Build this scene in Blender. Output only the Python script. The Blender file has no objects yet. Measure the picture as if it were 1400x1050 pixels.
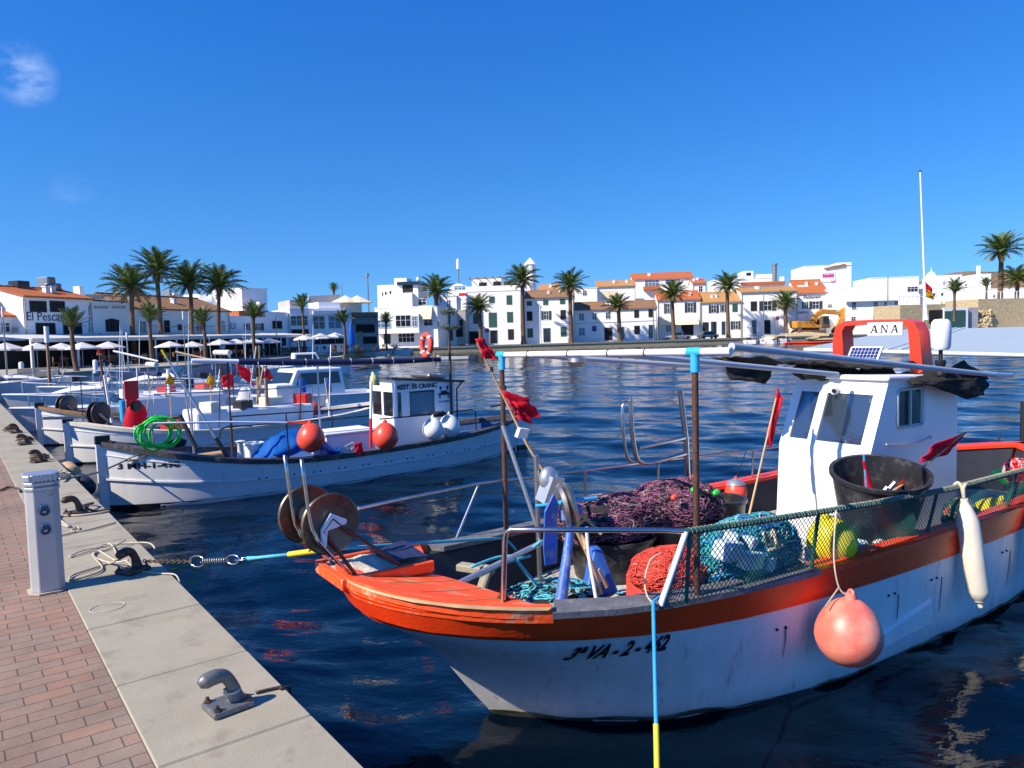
import bpy, bmesh, math, random
import numpy as np
from mathutils import Vector, Matrix, noise as mnoise
random.seed(7)
D = bpy.data
SC = bpy.context.scene
COL = SC.collection
R = math.radians
# ------------------------------------------------------------------ camera
F_PX, HC = 1010.0, 2.7
PITCH, ROLL = math.atan(67 / F_PX), R(1.5)
fw = np.array([0, math.cos(PITCH), -math.sin(PITCH)])
up0 = np.array([0, math.sin(PITCH), math.cos(PITCH)])
rt0 = np.array([1.0, 0, 0])
_c, _s = math.cos(ROLL), math.sin(ROLL)
RT = rt0 * _c - up0 * _s
UP = up0 * _c + rt0 * _s
CAMP = np.array([0, 0, HC])
cd = D.cameras.new('camera')
cam = D.objects.new('camera', cd)
COL.objects.link(cam)
M = Matrix(((RT[0], UP[0], -fw[0], 0), (RT[1], UP[1], -fw[1], 0), (RT[2], UP[2], -fw[2], HC), (0, 0, 0, 1)))
cam.matrix_world = M
cd.sensor_width = 36.0
cd.lens = 36.0 * F_PX / 1400.0
cd.clip_start, cd.clip_end = 0.1, 6000
SC.camera = cam
# ------------------------------------------------------------------ light
SUN_EL, SUN_AZ = R(40), R(30.5)          # shadows fall towards this azimuth from +x
tosun = Vector((-math.cos(SUN_AZ) * math.cos(SUN_EL), -math.sin(SUN_AZ) * math.cos(SUN_EL), math.sin(SUN_EL)))
W = D.worlds.new('World'); SC.world = W; W.use_nodes = True
nt = W.node_tree; nt.nodes.clear()
sky = nt.nodes.new('ShaderNodeTexSky'); sky.sky_type = 'NISHITA'; sky.sun_disc = False
sky.sun_elevation = SUN_EL
sky.sun_rotation = math.atan2(tosun.x, tosun.y)
sky.air_density = 1.0; sky.dust_density = 0.0; sky.ozone_density = 2.0; sky.altitude = 0
hsv = nt.nodes.new('ShaderNodeHueSaturation')
hsv.inputs['Saturation'].default_value = 1.3; hsv.inputs['Value'].default_value = 1.0
bg = nt.nodes.new('ShaderNodeBackground'); bg.inputs['Strength'].default_value = 0.113
wo = nt.nodes.new('ShaderNodeOutputWorld')
nt.links.new(sky.outputs[0], hsv.inputs['Color'])
# clear dry air: look a little higher into the sky model, and a polarised blue
tcs = nt.nodes.new('ShaderNodeTexCoord'); lift = nt.nodes.new('ShaderNodeVectorMath'); lift.operation = 'MULTIPLY_ADD'
lift.inputs[1].default_value = (1, 1, .9); lift.inputs[2].default_value = (0, 0, .13); nt.links.new(tcs.outputs['Generated'], lift.inputs[0]); nt.links.new(lift.outputs[0], sky.inputs['Vector'])
tint = nt.nodes.new('ShaderNodeMix'); tint.data_type = 'RGBA'; tint.blend_type = 'MULTIPLY'; tint.inputs[0].default_value = 1; 
sx = nt.nodes.new('ShaderNodeSeparateXYZ'); nt.links.new(tcs.outputs['Generated'], sx.inputs[0])
el = nt.nodes.new('ShaderNodeMapRange'); el.inputs['From Min'].default_value = .02; el.inputs['From Max'].default_value = .48; nt.links.new(sx.outputs['Z'], el.inputs['Value'])
tg = nt.nodes.new('ShaderNodeMix'); tg.data_type = 'RGBA'; tg.inputs[6].default_value = (.66, .90, 1.08, 1); tg.inputs[7].default_value = (.34, .86, 1.42, 1)
nt.links.new(el.outputs[0], tg.inputs[0]); nt.links.new(tg.outputs[2], tint.inputs[7])
nt.links.new(hsv.outputs[0], tint.inputs[6])
# thin wisps of cloud, laid on the sky by direction
tc = nt.nodes.new('ShaderNodeTexCoord')
def cloud_mask(px, py, rad, thr, scale):
    d = fw * F_PX + RT * (px - 700) - UP * (py - 525); d = d / np.linalg.norm(d)
    mp = nt.nodes.new('ShaderNodeVectorMath'); mp.operation = 'DISTANCE'
    nt.links.new(tc.outputs['Generated'], mp.inputs[0]); mp.inputs[1].default_value = tuple(d)
    mr = nt.nodes.new('ShaderNodeMapRange'); mr.inputs['From Min'].default_value = 0.0
    mr.inputs['From Max'].default_value = rad; mr.inputs['To Min'].default_value = 1; mr.inputs['To Max'].default_value = 0
    nt.links.new(mp.outputs['Value'], mr.inputs['Value'])
    sc = nt.nodes.new('ShaderNodeMapping'); sc.inputs['Scale'].default_value = (1, 1, 1.9)
    nt.links.new(tc.outputs['Generated'], sc.inputs['Vector'])
    nz = nt.nodes.new('ShaderNodeTexNoise'); nz.inputs['Scale'].default_value = scale; nz.inputs['Detail'].default_value = 7
    nz.inputs['Distortion'].default_value = .08; nz.inputs['Roughness'].default_value = .6
    nt.links.new(sc.outputs[0], nz.inputs['Vector'])
    m1 = nt.nodes.new('ShaderNodeMapRange'); m1.inputs['From Min'].default_value = .40; m1.inputs['From Max'].default_value = .76
    nt.links.new(nz.outputs[0], m1.inputs['Value'])
    mu = nt.nodes.new('ShaderNodeMath'); mu.operation = 'MULTIPLY'
    nt.links.new(mr.outputs[0], mu.inputs[0]); nt.links.new(m1.outputs[0], mu.inputs[1])
    m2 = nt.nodes.new('ShaderNodeMath'); m2.operation = 'MULTIPLY'; m2.inputs[1].default_value = thr
    nt.links.new(mu.outputs[0], m2.inputs[0])
    return m2.outputs[0]
prev = tint.outputs[2]
for a in ((32, 102, .036, 1.0, 20), (100, 268, .03, .16, 24)):
    mx = nt.nodes.new('ShaderNodeMix'); mx.data_type = 'RGBA'
    nt.links.new(cloud_mask(*a), mx.inputs[0]); nt.links.new(prev, mx.inputs[6])
    mx.inputs[7].default_value = (4.2, 5.4, 7.6, 1)
    prev = mx.outputs[2]
nt.links.new(prev, bg.inputs['Color'])
nt.links.new(bg.outputs[0], wo.inputs['Surface'])
ld = D.lights.new('sun', 'SUN'); ld.energy = 5.0; ld.angle = R(.5); ld.color = (1, .89, .74)
sun = D.objects.new('sun', ld); COL.objects.link(sun)
sun.rotation_euler = tosun.to_track_quat('Z', 'Y').to_euler()
sun.location = (-20, -10, 40)
vs = SC.view_settings
SC.display_settings.display_device = 'sRGB'
vs.view_transform = 'Standard'; vs.look = 'None'; vs.exposure = 0.52; vs.gamma = 1; vs.use_curve_mapping = False
SC.render.engine = 'CYCLES'
cy = SC.cycles
cy.use_denoising = True; cy.max_bounces = 7; cy.diffuse_bounces = 3; cy.glossy_bounces = 4
cy.transmission_bounces = 4; cy.transparent_max_bounces = 8
cy.sample_clamp_indirect = 4.0; cy.caustics_reflective = True; cy.caustics_refractive = False; cy.blur_glossy = 0.3
# ------------------------------------------------------------------ pixel -> world (real distances are chosen by hand)
def ray(x, y): return fw * F_PX + RT * (x - 700) - UP * (y - 525)
def atz(x, y, z):
    d = ray(x, y); return CAMP + d * ((z - HC) / d[2])
def atY(x, y, Y):
    d = ray(x, y); return CAMP + d * (Y / d[1])
class Frame:
    def __init__(s, ox, oy, deg, oz=0.0):
        s.o = np.array([ox, oy, oz]); a = R(deg); s.deg = deg
        s.u = np.array([math.cos(a), math.sin(a), 0]); s.n = np.array([-math.sin(a), math.cos(a), 0])
    def w(s, p): return s.o + s.u * p[0] + s.n * p[1] + np.array([0, 0, p[2]])
    def loc(s, p):
        d = np.asarray(p) - s.o; return np.array([d @ s.u, d @ s.n, d[2]])
    def V(s, x, y, v):
        d = ray(x, y); t = (v - (CAMP - s.o) @ s.n) / (d @ s.n); return s.loc(CAMP + d * t)
    def A(s, x, y, a):
        d = ray(x, y); t = (a - (CAMP - s.o) @ s.u) / (d @ s.u); return s.loc(CAMP + d * t)
    def Z(s, x, y, z): return s.loc(atz(x, y, z + s.o[2]))
# ------------------------------------------------------------------ mesh builder
BASE = {}
class MB:
    def __init__(s, F=None): s.v = []; s.f = []; s.F = F; s.mi = []; s.cm = 0
    def _p(s, p): return tuple(s.F.w(p)) if s.F else (float(p[0]), float(p[1]), float(p[2]))
    def add(s, vs, fs):
        k = len(s.v); s.v += [s._p(p) for p in vs]; s.f += [tuple(i + k for i in f) for f in fs]; s.mi += [s.cm] * len(fs); return s
    def box(s, lo, hi, taper=None):
        x0, y0, z0 = lo; x1, y1, z1 = hi
        t = taper or 0
        return s.add([(x0, y0, z0), (x1, y0, z0), (x1, y1, z0), (x0, y1, z0),
                      (x0 + t, y0 + t, z1), (x1 - t, y0 + t, z1), (x1 - t, y1 - t, z1), (x0 + t, y1 - t, z1)],
                     [(0, 3, 2, 1), (4, 5, 6, 7), (0, 1, 5, 4), (1, 2, 6, 5), (2, 3, 7, 6), (3, 0, 4, 7)])
    def cbox(s, c, sz, rz=0, tilt=None):
        vs = []
        m = Matrix.Rotation(rz, 3, 'Z')
        if tilt: m = m @ Matrix.Rotation(tilt[1], 3, 'Y') @ Matrix.Rotation(tilt[0], 3, 'X')
        for z in (-.5, .5):
            for x, y in ((-.5, -.5), (.5, -.5), (.5, .5), (-.5, .5)):
                q = m @ Vector((x * sz[0], y * sz[1], z * sz[2])); vs.append((c[0] + q.x, c[1] + q.y, c[2] + q.z))
        return s.add(vs, [(0, 3, 2, 1), (4, 5, 6, 7), (0, 1, 5, 4), (1, 2, 6, 5), (2, 3, 7, 6), (3, 0, 4, 7)])
    def prism(s, poly, vec):
        n = len(poly); v = [tuple(p) for p in poly] + [tuple(np.array(p) + np.array(vec)) for p in poly]
        return s.add(v, [tuple(range(n))[::-1], tuple(range(n, 2 * n))] + [(i, (i + 1) % n, n + (i + 1) % n, n + i) for i in range(n)])
    def tube(s, pts, r, n=8, sub=0, closed=False, cap=True):
        P = [np.array(p, float) for p in pts]
        if sub:
            Q = []; m = len(P)
            rng = range(m if closed else m - 1)
            for i in rng:
                p0 = P[(i - 1) % m] if (closed or i > 0) else P[i]; p1 = P[i]; p2 = P[(i + 1) % m]
                p3 = P[(i + 2) % m] if (closed or i + 2 < m) else p2
                for k in range(sub):
                    t = k / sub
                    Q.append(.5 * (2 * p1 + (p2 - p0) * t + (2 * p0 - 5 * p1 + 4 * p2 - p3) * t * t + (3 * p1 - p0 - 3 * p2 + p3) * t ** 3))
            if not closed: Q.append(P[-1])
            P = Q
        m = len(P); rr = r if hasattr(r, '__len__') else None
        if rr is not None and len(rr) != m: rr = np.interp(np.linspace(0, 1, m), np.linspace(0, 1, len(rr)), rr)
        ref = None; vs = []
        for i in range(m):
            if closed: t = P[(i + 1) % m] - P[i - 1]
            else: t = P[min(i + 1, m - 1)] - P[max(i - 1, 0)]
            t = t / (np.linalg.norm(t) + 1e-12)
            if ref is None:
                ref = np.array([0, 0, 1.]) if abs(t[2]) < .9 else np.array([1., 0, 0])
            x = ref - t * (ref @ t); x /= np.linalg.norm(x) + 1e-12; y = np.cross(t, x); ref = x
            q = rr[i] if rr is not None else r
            for k in range(n):
                a = 2 * math.pi * k / n; vs.append(P[i] + q * (math.cos(a) * x + math.sin(a) * y))
        fs = []
        for i in range(m if closed else m - 1):
            j = (i + 1) % m
            for k in range(n):
                l = (k + 1) % n; fs.append((i * n + k, i * n + l, j * n + l, j * n + k))
        if cap and not closed: fs += [tuple(range(n))[::-1], tuple((m - 1) * n + k for k in range(n))]
        return s.add(vs, fs)
    def lathe(s, c, prof, n=20, axis=(0, 0, 1)):
        # prof = [(radius, height)...] about an axis through c
        ax = Vector(axis).normalized(); q = ax.to_track_quat('Z', 'Y').to_matrix()
        vs = []; fs = []
        for r, h in prof:
            for k in range(n):
                a = 2 * math.pi * k / n; w = q @ Vector((r * math.cos(a), r * math.sin(a), h)); vs.append((c[0] + w.x, c[1] + w.y, c[2] + w.z))
        for i in range(len(prof) - 1):
            for k in range(n):
                l = (k + 1) % n; fs.append((i * n + k, i * n + l, (i + 1) * n + l, (i + 1) * n + k))
        if prof[0][0] > 1e-5: fs.append(tuple(range(n))[::-1])
        if prof[-1][0] > 1e-5: fs.append(tuple((len(prof) - 1) * n + k for k in range(n)))
        return s.add(vs, fs)
    def sphere(s, c, r, n=20, m=12, sq=(1, 1, 1), lump=0, seed=0):
        vs = [(c[0], c[1], c[2] + r * sq[2])]; fs = []
        for i in range(1, m):
            th = math.pi * i / m
            for k in range(n):
                ph = 2 * math.pi * k / n
                d = Vector((math.sin(th) * math.cos(ph), math.sin(th) * math.sin(ph), math.cos(th)))
                q = r * (1 + (lump * mnoise.noise(d * 2.2 + Vector((seed * 3.1, seed, 0))) if lump else 0))
                vs.append((c[0] + d.x * q * sq[0], c[1] + d.y * q * sq[1], c[2] + d.z * q * sq[2]))
        vs.append((c[0], c[1], c[2] - r * sq[2]))
        for k in range(n): fs.append((0, 1 + k, 1 + (k + 1) % n))
        for i in range(m - 2):
            for k in range(n):
                l = (k + 1) % n; a = 1 + i * n; b = a + n; fs.append((a + k, b + k, b + l, a + l))
        e = len(vs) - 1; a = 1 + (m - 2) * n
        for k in range(n): fs.append((e, a + (k + 1) % n, a + k))
        return s.add(vs, fs)
    def grid(s, P, close_u=False):
        # P[i][j] points
        nu, nv = len(P), len(P[0]); vs = [p for row in P for p in row]; fs = []
        for i in range(nu if close_u else nu - 1):
            for j in range(nv - 1):
                k = (i + 1) % nu; fs.append((i * nv + j, k * nv + j, k * nv + j + 1, i * nv + j + 1))
        return s.add(vs, fs)
    def slab(s, P, th):
        # a closed sheet of thickness th (grid of world/frame points, thickened along its normals)
        G = np.array(P, float); nu, nv = G.shape[:2]
        du = np.gradient(G, axis=0); dv = np.gradient(G, axis=1); N = np.cross(du, dv)
        N /= np.linalg.norm(N, axis=2, keepdims=True) + 1e-9
        vs = [tuple(p) for p in (G + N * th / 2).reshape(-1, 3)] + [tuple(p) for p in (G - N * th / 2).reshape(-1, 3)]
        o = nu * nv; fs = []; ix = lambda i, j: i * nv + j
        for i in range(nu - 1):
            for j in range(nv - 1):
                q = (ix(i, j), ix(i + 1, j), ix(i + 1, j + 1), ix(i, j + 1)); fs.append(q); fs.append(tuple(o + k for k in q[::-1]))
        rim = [ix(i, 0) for i in range(nu)] + [ix(nu - 1, j) for j in range(1, nv)] + [ix(i, nv - 1) for i in range(nu - 2, -1, -1)] + [ix(0, j) for j in range(nv - 2, 0, -1)]
        for a, b in zip(rim, rim[1:] + rim[:1]): fs.append((b, a, o + a, o + b))
        return s.add(vs, fs)
    def build(s, name, mat, parent=None, base=None, smooth=None, bevel=0, seg=1, disp=None):
        if parent is not None: base = BASE[parent.name]
        if base is None:
            a = np.array(s.v); base = np.array([a[:, 0].mean(), a[:, 1].mean(), a[:, 2].min()])
        base = np.array(base, float)
        me = D.meshes.new(name)
        me.from_pydata([(x - base[0], y - base[1], z - base[2]) for x, y, z in s.v], [], s.f)
        bm = bmesh.new(); bm.from_mesh(me)
        for f, m in zip(bm.faces, s.mi): f.material_index = m
        bmesh.ops.remove_doubles(bm, verts=bm.verts, dist=1e-5)
        bmesh.ops.recalc_face_normals(bm, faces=bm.faces)
        if bevel:
            ed = [e for e in bm.edges if len(e.link_faces) == 2 and e.calc_face_angle(0) > .6]
            bmesh.ops.bevel(bm, geom=ed, offset=bevel, segments=seg, affect='EDGES', profile=.5, clamp_overlap=True)
        bm.to_mesh(me); bm.free()
        for m in (mat if isinstance(mat, (list, tuple)) else [mat]): me.materials.append(m)
        if smooth is not None:
            me.shade_smooth()
            if smooth < 179: me.set_sharp_from_angle(angle=R(smooth))
        o = D.objects.new(name, me); COL.objects.link(o)
        if parent is not None: o.parent = parent
        else: o.location = base
        BASE[o.name] = base
        return o
def tag(o, label, cat, group=None):
    o['label'] = label; o['category'] = cat
    if group: o['group'] = group
    return o
def thing(name, label, cat, base, group=None):
    o = D.objects.new(name, None); COL.objects.link(o); o.location = tuple(base); o.empty_display_size = .1
    BASE[o.name] = np.array(base, float)
    return tag(o, label, cat, group)
def kids(o): return list(o.children)
def copy_tree(o, loc=None, rz=None, sc=None, label=None, parent=None):
    c = o.copy(); COL.objects.link(c)
    if parent is not None: c.parent = parent
    for ch in kids(o): copy_tree(ch, parent=c)
    if loc is not None: c.location = tuple(loc)
    if rz is not None: c.rotation_euler = (0, 0, rz)
    if sc is not None: c.scale = (sc, sc, sc) if not hasattr(sc, '__len__') else sc
    if label: c['label'] = label
    if parent is None: BASE[c.name] = np.array(c.location)
    return c
def struct(o, kind='structure'): o['kind'] = kind; return o
# ------------------------------------------------------------------ materials
def mat(name, col, rough=.6, metal=0, var=.12, scale=4, bump=0, col2=None, c2scale=None, c2thr=(.5, .62), stretch=(1, 1, 1), bscale=None, spec=.5, coat=0, sss=0, trans=0):
    m = D.materials.new(name); m.use_nodes = True; n = m.node_tree.nodes; l = m.node_tree.links
    b = n['Principled BSDF']; b.inputs['Roughness'].default_value = rough; b.inputs['Metallic'].default_value = metal
    b.inputs['Specular IOR Level'].default_value = spec
    if coat: b.inputs['Coat Weight'].default_value = coat; b.inputs['Coat Roughness'].default_value = .12
    t = n.new('ShaderNodeTexCoord'); mp = n.new('ShaderNodeMapping'); mp.inputs['Scale'].default_value = stretch
    l.new(t.outputs['Object'], mp.inputs['Vector'])
    nz = n.new('ShaderNodeTexNoise'); nz.inputs['Scale'].default_value = scale; nz.inputs['Detail'].default_value = 6; nz.inputs['Roughness'].default_value = .65
    l.new(mp.outputs[0], nz.inputs['Vector'])
    mr = n.new('ShaderNodeMapRange'); mr.inputs['From Min'].default_value = .25; mr.inputs['From Max'].default_value = .75
    mr.inputs['To Min'].default_value = 1 - var; mr.inputs['To Max'].default_value = 1 + var
    l.new(nz.outputs['Fac'], mr.inputs['Value'])
    src = None
    if col2 is not None:
        n2 = n.new('ShaderNodeTexNoise'); n2.inputs['Scale'].default_value = c2scale or scale * 2; n2.inputs['Detail'].default_value = 8; n2.inputs['Roughness'].default_value = .7
        l.new(mp.outputs[0], n2.inputs['Vector'])
        r2 = n.new('ShaderNodeMapRange'); r2.inputs['From Min'].default_value = c2thr[0]; r2.inputs['From Max'].default_value = c2thr[1]
        l.new(n2.outputs['Fac'], r2.inputs['Value'])
        mx = n.new('ShaderNodeMix'); mx.data_type = 'RGBA'; mx.inputs[6].default_value = (*col, 1); mx.inputs[7].default_value = (*col2, 1)
        l.new(r2.outputs[0], mx.inputs[0]); src = mx.outputs[2]
    mul = n.new('ShaderNodeMix'); mul.data_type = 'RGBA'; mul.blend_type = 'MULTIPLY'; mul.inputs[0].default_value = 1
    if src: l.new(src, mul.inputs[6])
    else: mul.inputs[6].default_value = (*col, 1)
    cmb = n.new('ShaderNodeCombineColor')
    for i in range(3): l.new(mr.outputs[0], cmb.inputs[i])
    l.new(cmb.outputs[0], mul.inputs[7]); l.new(mul.outputs[2], b.inputs['Base Color'])
    if bump:
        bn = n.new('ShaderNodeTexNoise'); bn.inputs['Scale'].default_value = bscale or scale * 4; bn.inputs['Detail'].default_value = 5
        l.new(mp.outputs[0], bn.inputs['Vector'])
        bp = n.new('ShaderNodeBump'); bp.inputs['Strength'].default_value = bump; bp.inputs['Distance'].default_value = .02
        l.new(bn.outputs['Fac'], bp.inputs['Height']); l.new(bp.outputs[0], b.inputs['Normal'])
    if sss: b.inputs['Subsurface Weight'].default_value = sss; b.inputs['Subsurface Radius'].default_value = (.05, .02, .01)
    if trans: b.inputs['Transmission Weight'].default_value = trans
    return m
MT = dict(
    white=mat('white_paint', (.82, .82, .80), .55, var=.06, scale=2),
    wall=mat('whitewash', (.88, .87, .84), .8, var=.04, scale=.25, bump=.15, bscale=3, col2=(.74, .71, .65), c2scale=.7, c2thr=(.6, .8), stretch=(1, 1, .35)),
    wallgrey=mat('grey_render', (.42, .41, .39), .85, var=.12, scale=.6, bump=.2, bscale=4),
    cream=mat('cream_render', (.72, .62, .42), .85, var=.08, scale=.6),
    hullwhite=mat('hull_white', (.78, .78, .77), .35, var=.07, scale=1.6, col2=(.55, .50, .42), c2scale=3.5, c2thr=(.62, .74), stretch=(2.2, 2.2, .35), coat=.2),
    hullold=mat('hull_white_scuffed', (.80, .80, .78), .45, var=.12, scale=2.2, col2=(.42, .37, .30), c2scale=5, c2thr=(.57, .74), stretch=(2.4, 2.4, .4), bump=.08, bscale=8),
    cabin=mat('cabin_white', (.85, .85, .84), .4, var=.04, scale=1.5, col2=(.62, .6, .55), c2scale=3, c2thr=(.66, .8), stretch=(2, 2, .4)),
    orange=mat('orange_paint', (1.0, .058, .006), .42, var=.12, scale=5, col2=(.72, .22, .10), c2scale=14, c2thr=(.62, .7), bump=.12, bscale=30),
    orangeworn=mat('orange_paint_worn', (1.0, .095, .010), .55, var=.18, scale=6, col2=(.62, .36, .2), c2scale=5, c2thr=(.54, .66), stretch=(.7, 3, 1), bump=.25, bscale=25),
    red=mat('red_paint', (.62, .02, .02), .4, var=.12, scale=5),
    redorange=mat('arch_red_paint', (.72, .05, .02), .4, var=.12, scale=4, coat=.2),
    flagred=mat('red_cloth', (.85, .010, .045), .75, var=.18, scale=9),
    flagyellow=mat('yellow_cloth', (.85, .55, .02), .75, var=.12, scale=9),
    deck=mat('deck_grey', (.50, .49, .46), .7, var=.2, scale=5, col2=(.28, .26, .24), c2scale=9, bump=.15),
    darkwood=mat('dark_gunwale', (.055, .05, .05), .6, var=.35, scale=8, col2=(.16, .13, .11), c2scale=12, bump=.2),
    bulwark=mat('dark_bulwark', (.022, .025, .035), .6, var=.3, scale=6),
    greywood=mat('grey_cap', (.14, .14, .15), .65, var=.35, scale=9, col2=(.26, .25, .24), c2scale=14, c2thr=(.55, .7), bump=.2),
    wood=mat('varnished_wood', (.33, .19, .09), .5, var=.3, scale=8, stretch=(1, 1, .2)),
    bamboo=mat('bamboo_pole', (.52, .34, .16), .55, var=.25, scale=7),
    rust=mat('rusty_post', (.085, .038, .02), .6, var=.4, scale=14, bump=.3, bscale=60),
    black=mat('black_rubber', (.016, .016, .017), .5, var=.25, scale=6),
    tubblack=mat('black_tub', (.02, .02, .022), .38, var=.3, scale=5, col2=(.06, .06, .06), c2scale=9),
    steel=mat('stainless_steel', (.55, .54, .52), .25, 1.0, var=.15, scale=6),
    drumsteel=mat('brown_steel', (.20, .155, .11), .4, .85, var=.3, scale=6, col2=(.10, .075, .055), c2scale=4),
    steeldull=mat('dull_steel', (.38, .36, .33), .42, .9, var=.25, scale=8),
    alu=mat('aluminium_tube', (.50, .53, .56), .4, .7, var=.12, scale=5),
    pvc=mat('white_pvc', (.82, .83, .84), .35, var=.05, scale=4),
    greypvc=mat('grey_pvc', (.42, .47, .54), .4, var=.08, scale=4),
    cyan=mat('cyan_pvc', (.04, .42, .75), .4, var=.08, scale=5),
    bluerope=mat('blue_rope', (.03, .33, .65), .7, var=.2, scale=40),
    cyanrope=mat('cyan_rope', (.08, .45, .55), .7, var=.25, scale=30),
    yellow=mat('yellow_sleeve', (.75, .58, .02), .45, var=.1, scale=9),
    buoyorange=mat('orange_buoy', (.86, .085, .045), .38, var=.08, scale=3, sss=.15),
    buoypink=mat('faded_pink_buoy', (.85, .17, .12), .42, var=.08, scale=4, col2=(.78, .34, .25), c2scale=3.5, c2thr=(.42, .66), sss=.15),
    buoywhite=mat('white_buoy', (.78, .79, .76), .35, var=.06, scale=3),
    buoyyellow=mat('yellow_buoy', (.80, .70, .015), .45, var=.12, scale=5),
    fender=mat('old_fender', (.76, .70, .56), .5, var=.1, scale=4, col2=(.55, .42, .24), c2scale=5, c2thr=(.6, .75)),
    netpurple=mat('purple_net', (.27, .10, .17), .8, var=.45, scale=25),
    netblack=mat('black_net', (.018, .014, .018), .85, var=.4, scale=25),
    netred=mat('red_net', (.55, .055, .035), .8, var=.35, scale=25),
    netcyan=mat('turquoise_net', (.05, .38, .38), .8, var=.4, scale=25),
    netblue=mat('blue_net', (.03, .16, .42), .8, var=.4, scale=25),
    netgreen=mat('green_net_strand', (.012, .11, .085), .7, var=.3, scale=30),
    netwhite=mat('cream_rope', (.55, .48, .36), .8, var=.25, scale=30),
    foam=mat('foam_block', (.62, .76, .82), .8, var=.12, scale=12, bump=.3, bscale=60),
    bluepaint=mat('worn_blue_paint', (.04, .14, .52), .5, var=.2, scale=6, col2=(.28, .32, .42), c2scale=5, c2thr=(.56, .66)),
    tarp=mat('blue_tarp', (.015, .19, .66), .4, var=.15, scale=6),
    navy=mat('navy_canvas', (.012, .022, .075), .7, var=.2, scale=4),
    bluedeck=mat('blue_painted_deck', (.05, .11, .27), .5, var=.15, scale=5),
    green=mat('green_hose', (.02, .65, .06), .4, var=.1, scale=9),
    glass=mat('window_glass', (.015, .02, .028), .06, var=.2, scale=1.5, spec=.8),
    glassblue=mat('curtained_glass', (.10, .19, .28), .15, var=.12, scale=2),
    shutter=mat('green_shutter', (.035, .11, .085), .6, var=.15, scale=3),
    darkshutter=mat('dark_shutter', (.03, .04, .045), .6, var=.15, scale=3),
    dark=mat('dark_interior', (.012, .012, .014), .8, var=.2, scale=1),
    shade=mat('shade_net', (.018, .018, .018), .9, var=.4, scale=20, bump=.5, bscale=40),
    concrete=mat('coping_concrete', (.335, .305, .225), .85, var=.16, scale=1.6, col2=(.22, .19, .135), c2scale=3.6, c2thr=(.52, .74), bump=.12, bscale=90),
    concretepale=mat('chalk_mark', (.50, .48, .40), .9, var=.2, scale=30),
    rustrun=mat('rust_run', (.20, .11, .06), .8, var=.5, scale=20),
    weed=mat('waterline_weed', (.17, .15, .10), .8, var=.5, scale=9, col2=(.05, .055, .03), c2scale=7, c2thr=(.45, .6)),
    paving=mat('promenade_paving', (.36, .33, .29), .85, var=.15, scale=.5, bump=.1),
    quaystone=mat('quay_wall_stone', (.34, .28, .20), .9, var=.35, scale=1.2, bump=.4, bscale=3),
    beigestone=mat('beige_stone', (.50, .40, .23), .9, var=.25, scale=3, col2=(.33, .25, .14), c2scale=5, bump=.8, bscale=6),
    awning=mat('awning_canvas', (.60, .585, .54), .8, var=.06, scale=1),
    creamawning=mat('cream_awning', (.80, .70, .46), .8, var=.06, scale=1),
    bronze=mat('rusty_cleat', (.06, .045, .035), .55, .3, var=.4, scale=14, col2=(.16, .08, .035), c2scale=20, bump=.4, bscale=60),
    greycleat=mat('grey_cleat', (.17, .175, .17), .45, .4, var=.25, scale=12, col2=(.09, .05, .03), c2scale=16, c2thr=(.58, .68), bump=.2, bscale=70),
    rope=mat('grey_rope', (.42, .37, .29), .85, var=.3, scale=50),
    pedestal=mat('grey_pedestal', (.46, .46, .45), .45, .15, var=.1, scale=3, col2=(.28, .28, .28), c2scale=8, c2thr=(.62, .7)),
    bollardblue=mat('socket_blue', (.02, .07, .16), .4, var=.1, scale=8),
    excav=mat('excavator_orange', (.72, .29, .03), .5, var=.18, scale=2, col2=(.3, .14, .04), c2scale=4, c2thr=(.58, .7)),
    mud=mat('muddy_steel', (.16, .085, .05), .8, var=.35, scale=4),
    canopy=mat('grey_canopy', (.38, .46, .50), .55, var=.05, scale=1),
    skin=mat('skin', (.45, .26, .18), .6, var=.05), cloth=mat('shirt', (.5, .55, .6), .8, var=.1),
    umber=mat('brown_cloth', (.12, .07, .05), .8, var=.1), furniture=mat('cafe_wood', (.16, .08, .04), .6, var=.3, scale=3),
    trunk=mat('palm_trunk', (.125, .08, .05), .9, var=.4, scale=3, bump=.8, bscale=7, stretch=(1, 1, 3)),
    frond=mat('palm_frond', (.085, .14, .025), .5, var=.35, scale=1.2, col2=(.17, .18, .04), c2scale=2, c2thr=(.5, .7)),
    frondold=mat('palm_frond_dry', (.17, .14, .06), .7, var=.3, scale=1.2),
    leaf=mat('tree_leaf', (.05, .09, .025), .6, var=.4, scale=1),
    hill=mat('dry_hillside', (.20, .135, .07), .95, var=.3, scale=.05, col2=(.07, .075, .03), c2scale=.12, c2thr=(.52, .6)),
    gratewhite=mat('woven_mat', (.48, .44, .36), .85, var=.35, scale=30, bump=.6, bscale=40),
    pink=mat('pink_sign', (.60, .05, .22), .6, var=.05), signblue=mat('sign_blue', (.02, .05, .25), .5, var=.05),
    solar=mat('solar_cell', (.012, .03, .16), .2, var=.15, scale=6), letter=mat('black_lettering', (.012, .012, .014), .5, var=.1),
    letterblue=mat('slate_lettering', (.03, .05, .11), .6, var=.1),
    whitecloth=mat('white_cloth', (.8, .8, .78), .8, var=.06, scale=6), palegreen=mat('pale_green_cloth', (.55, .6, .25), .8, var=.15, scale=8),
)
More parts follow.
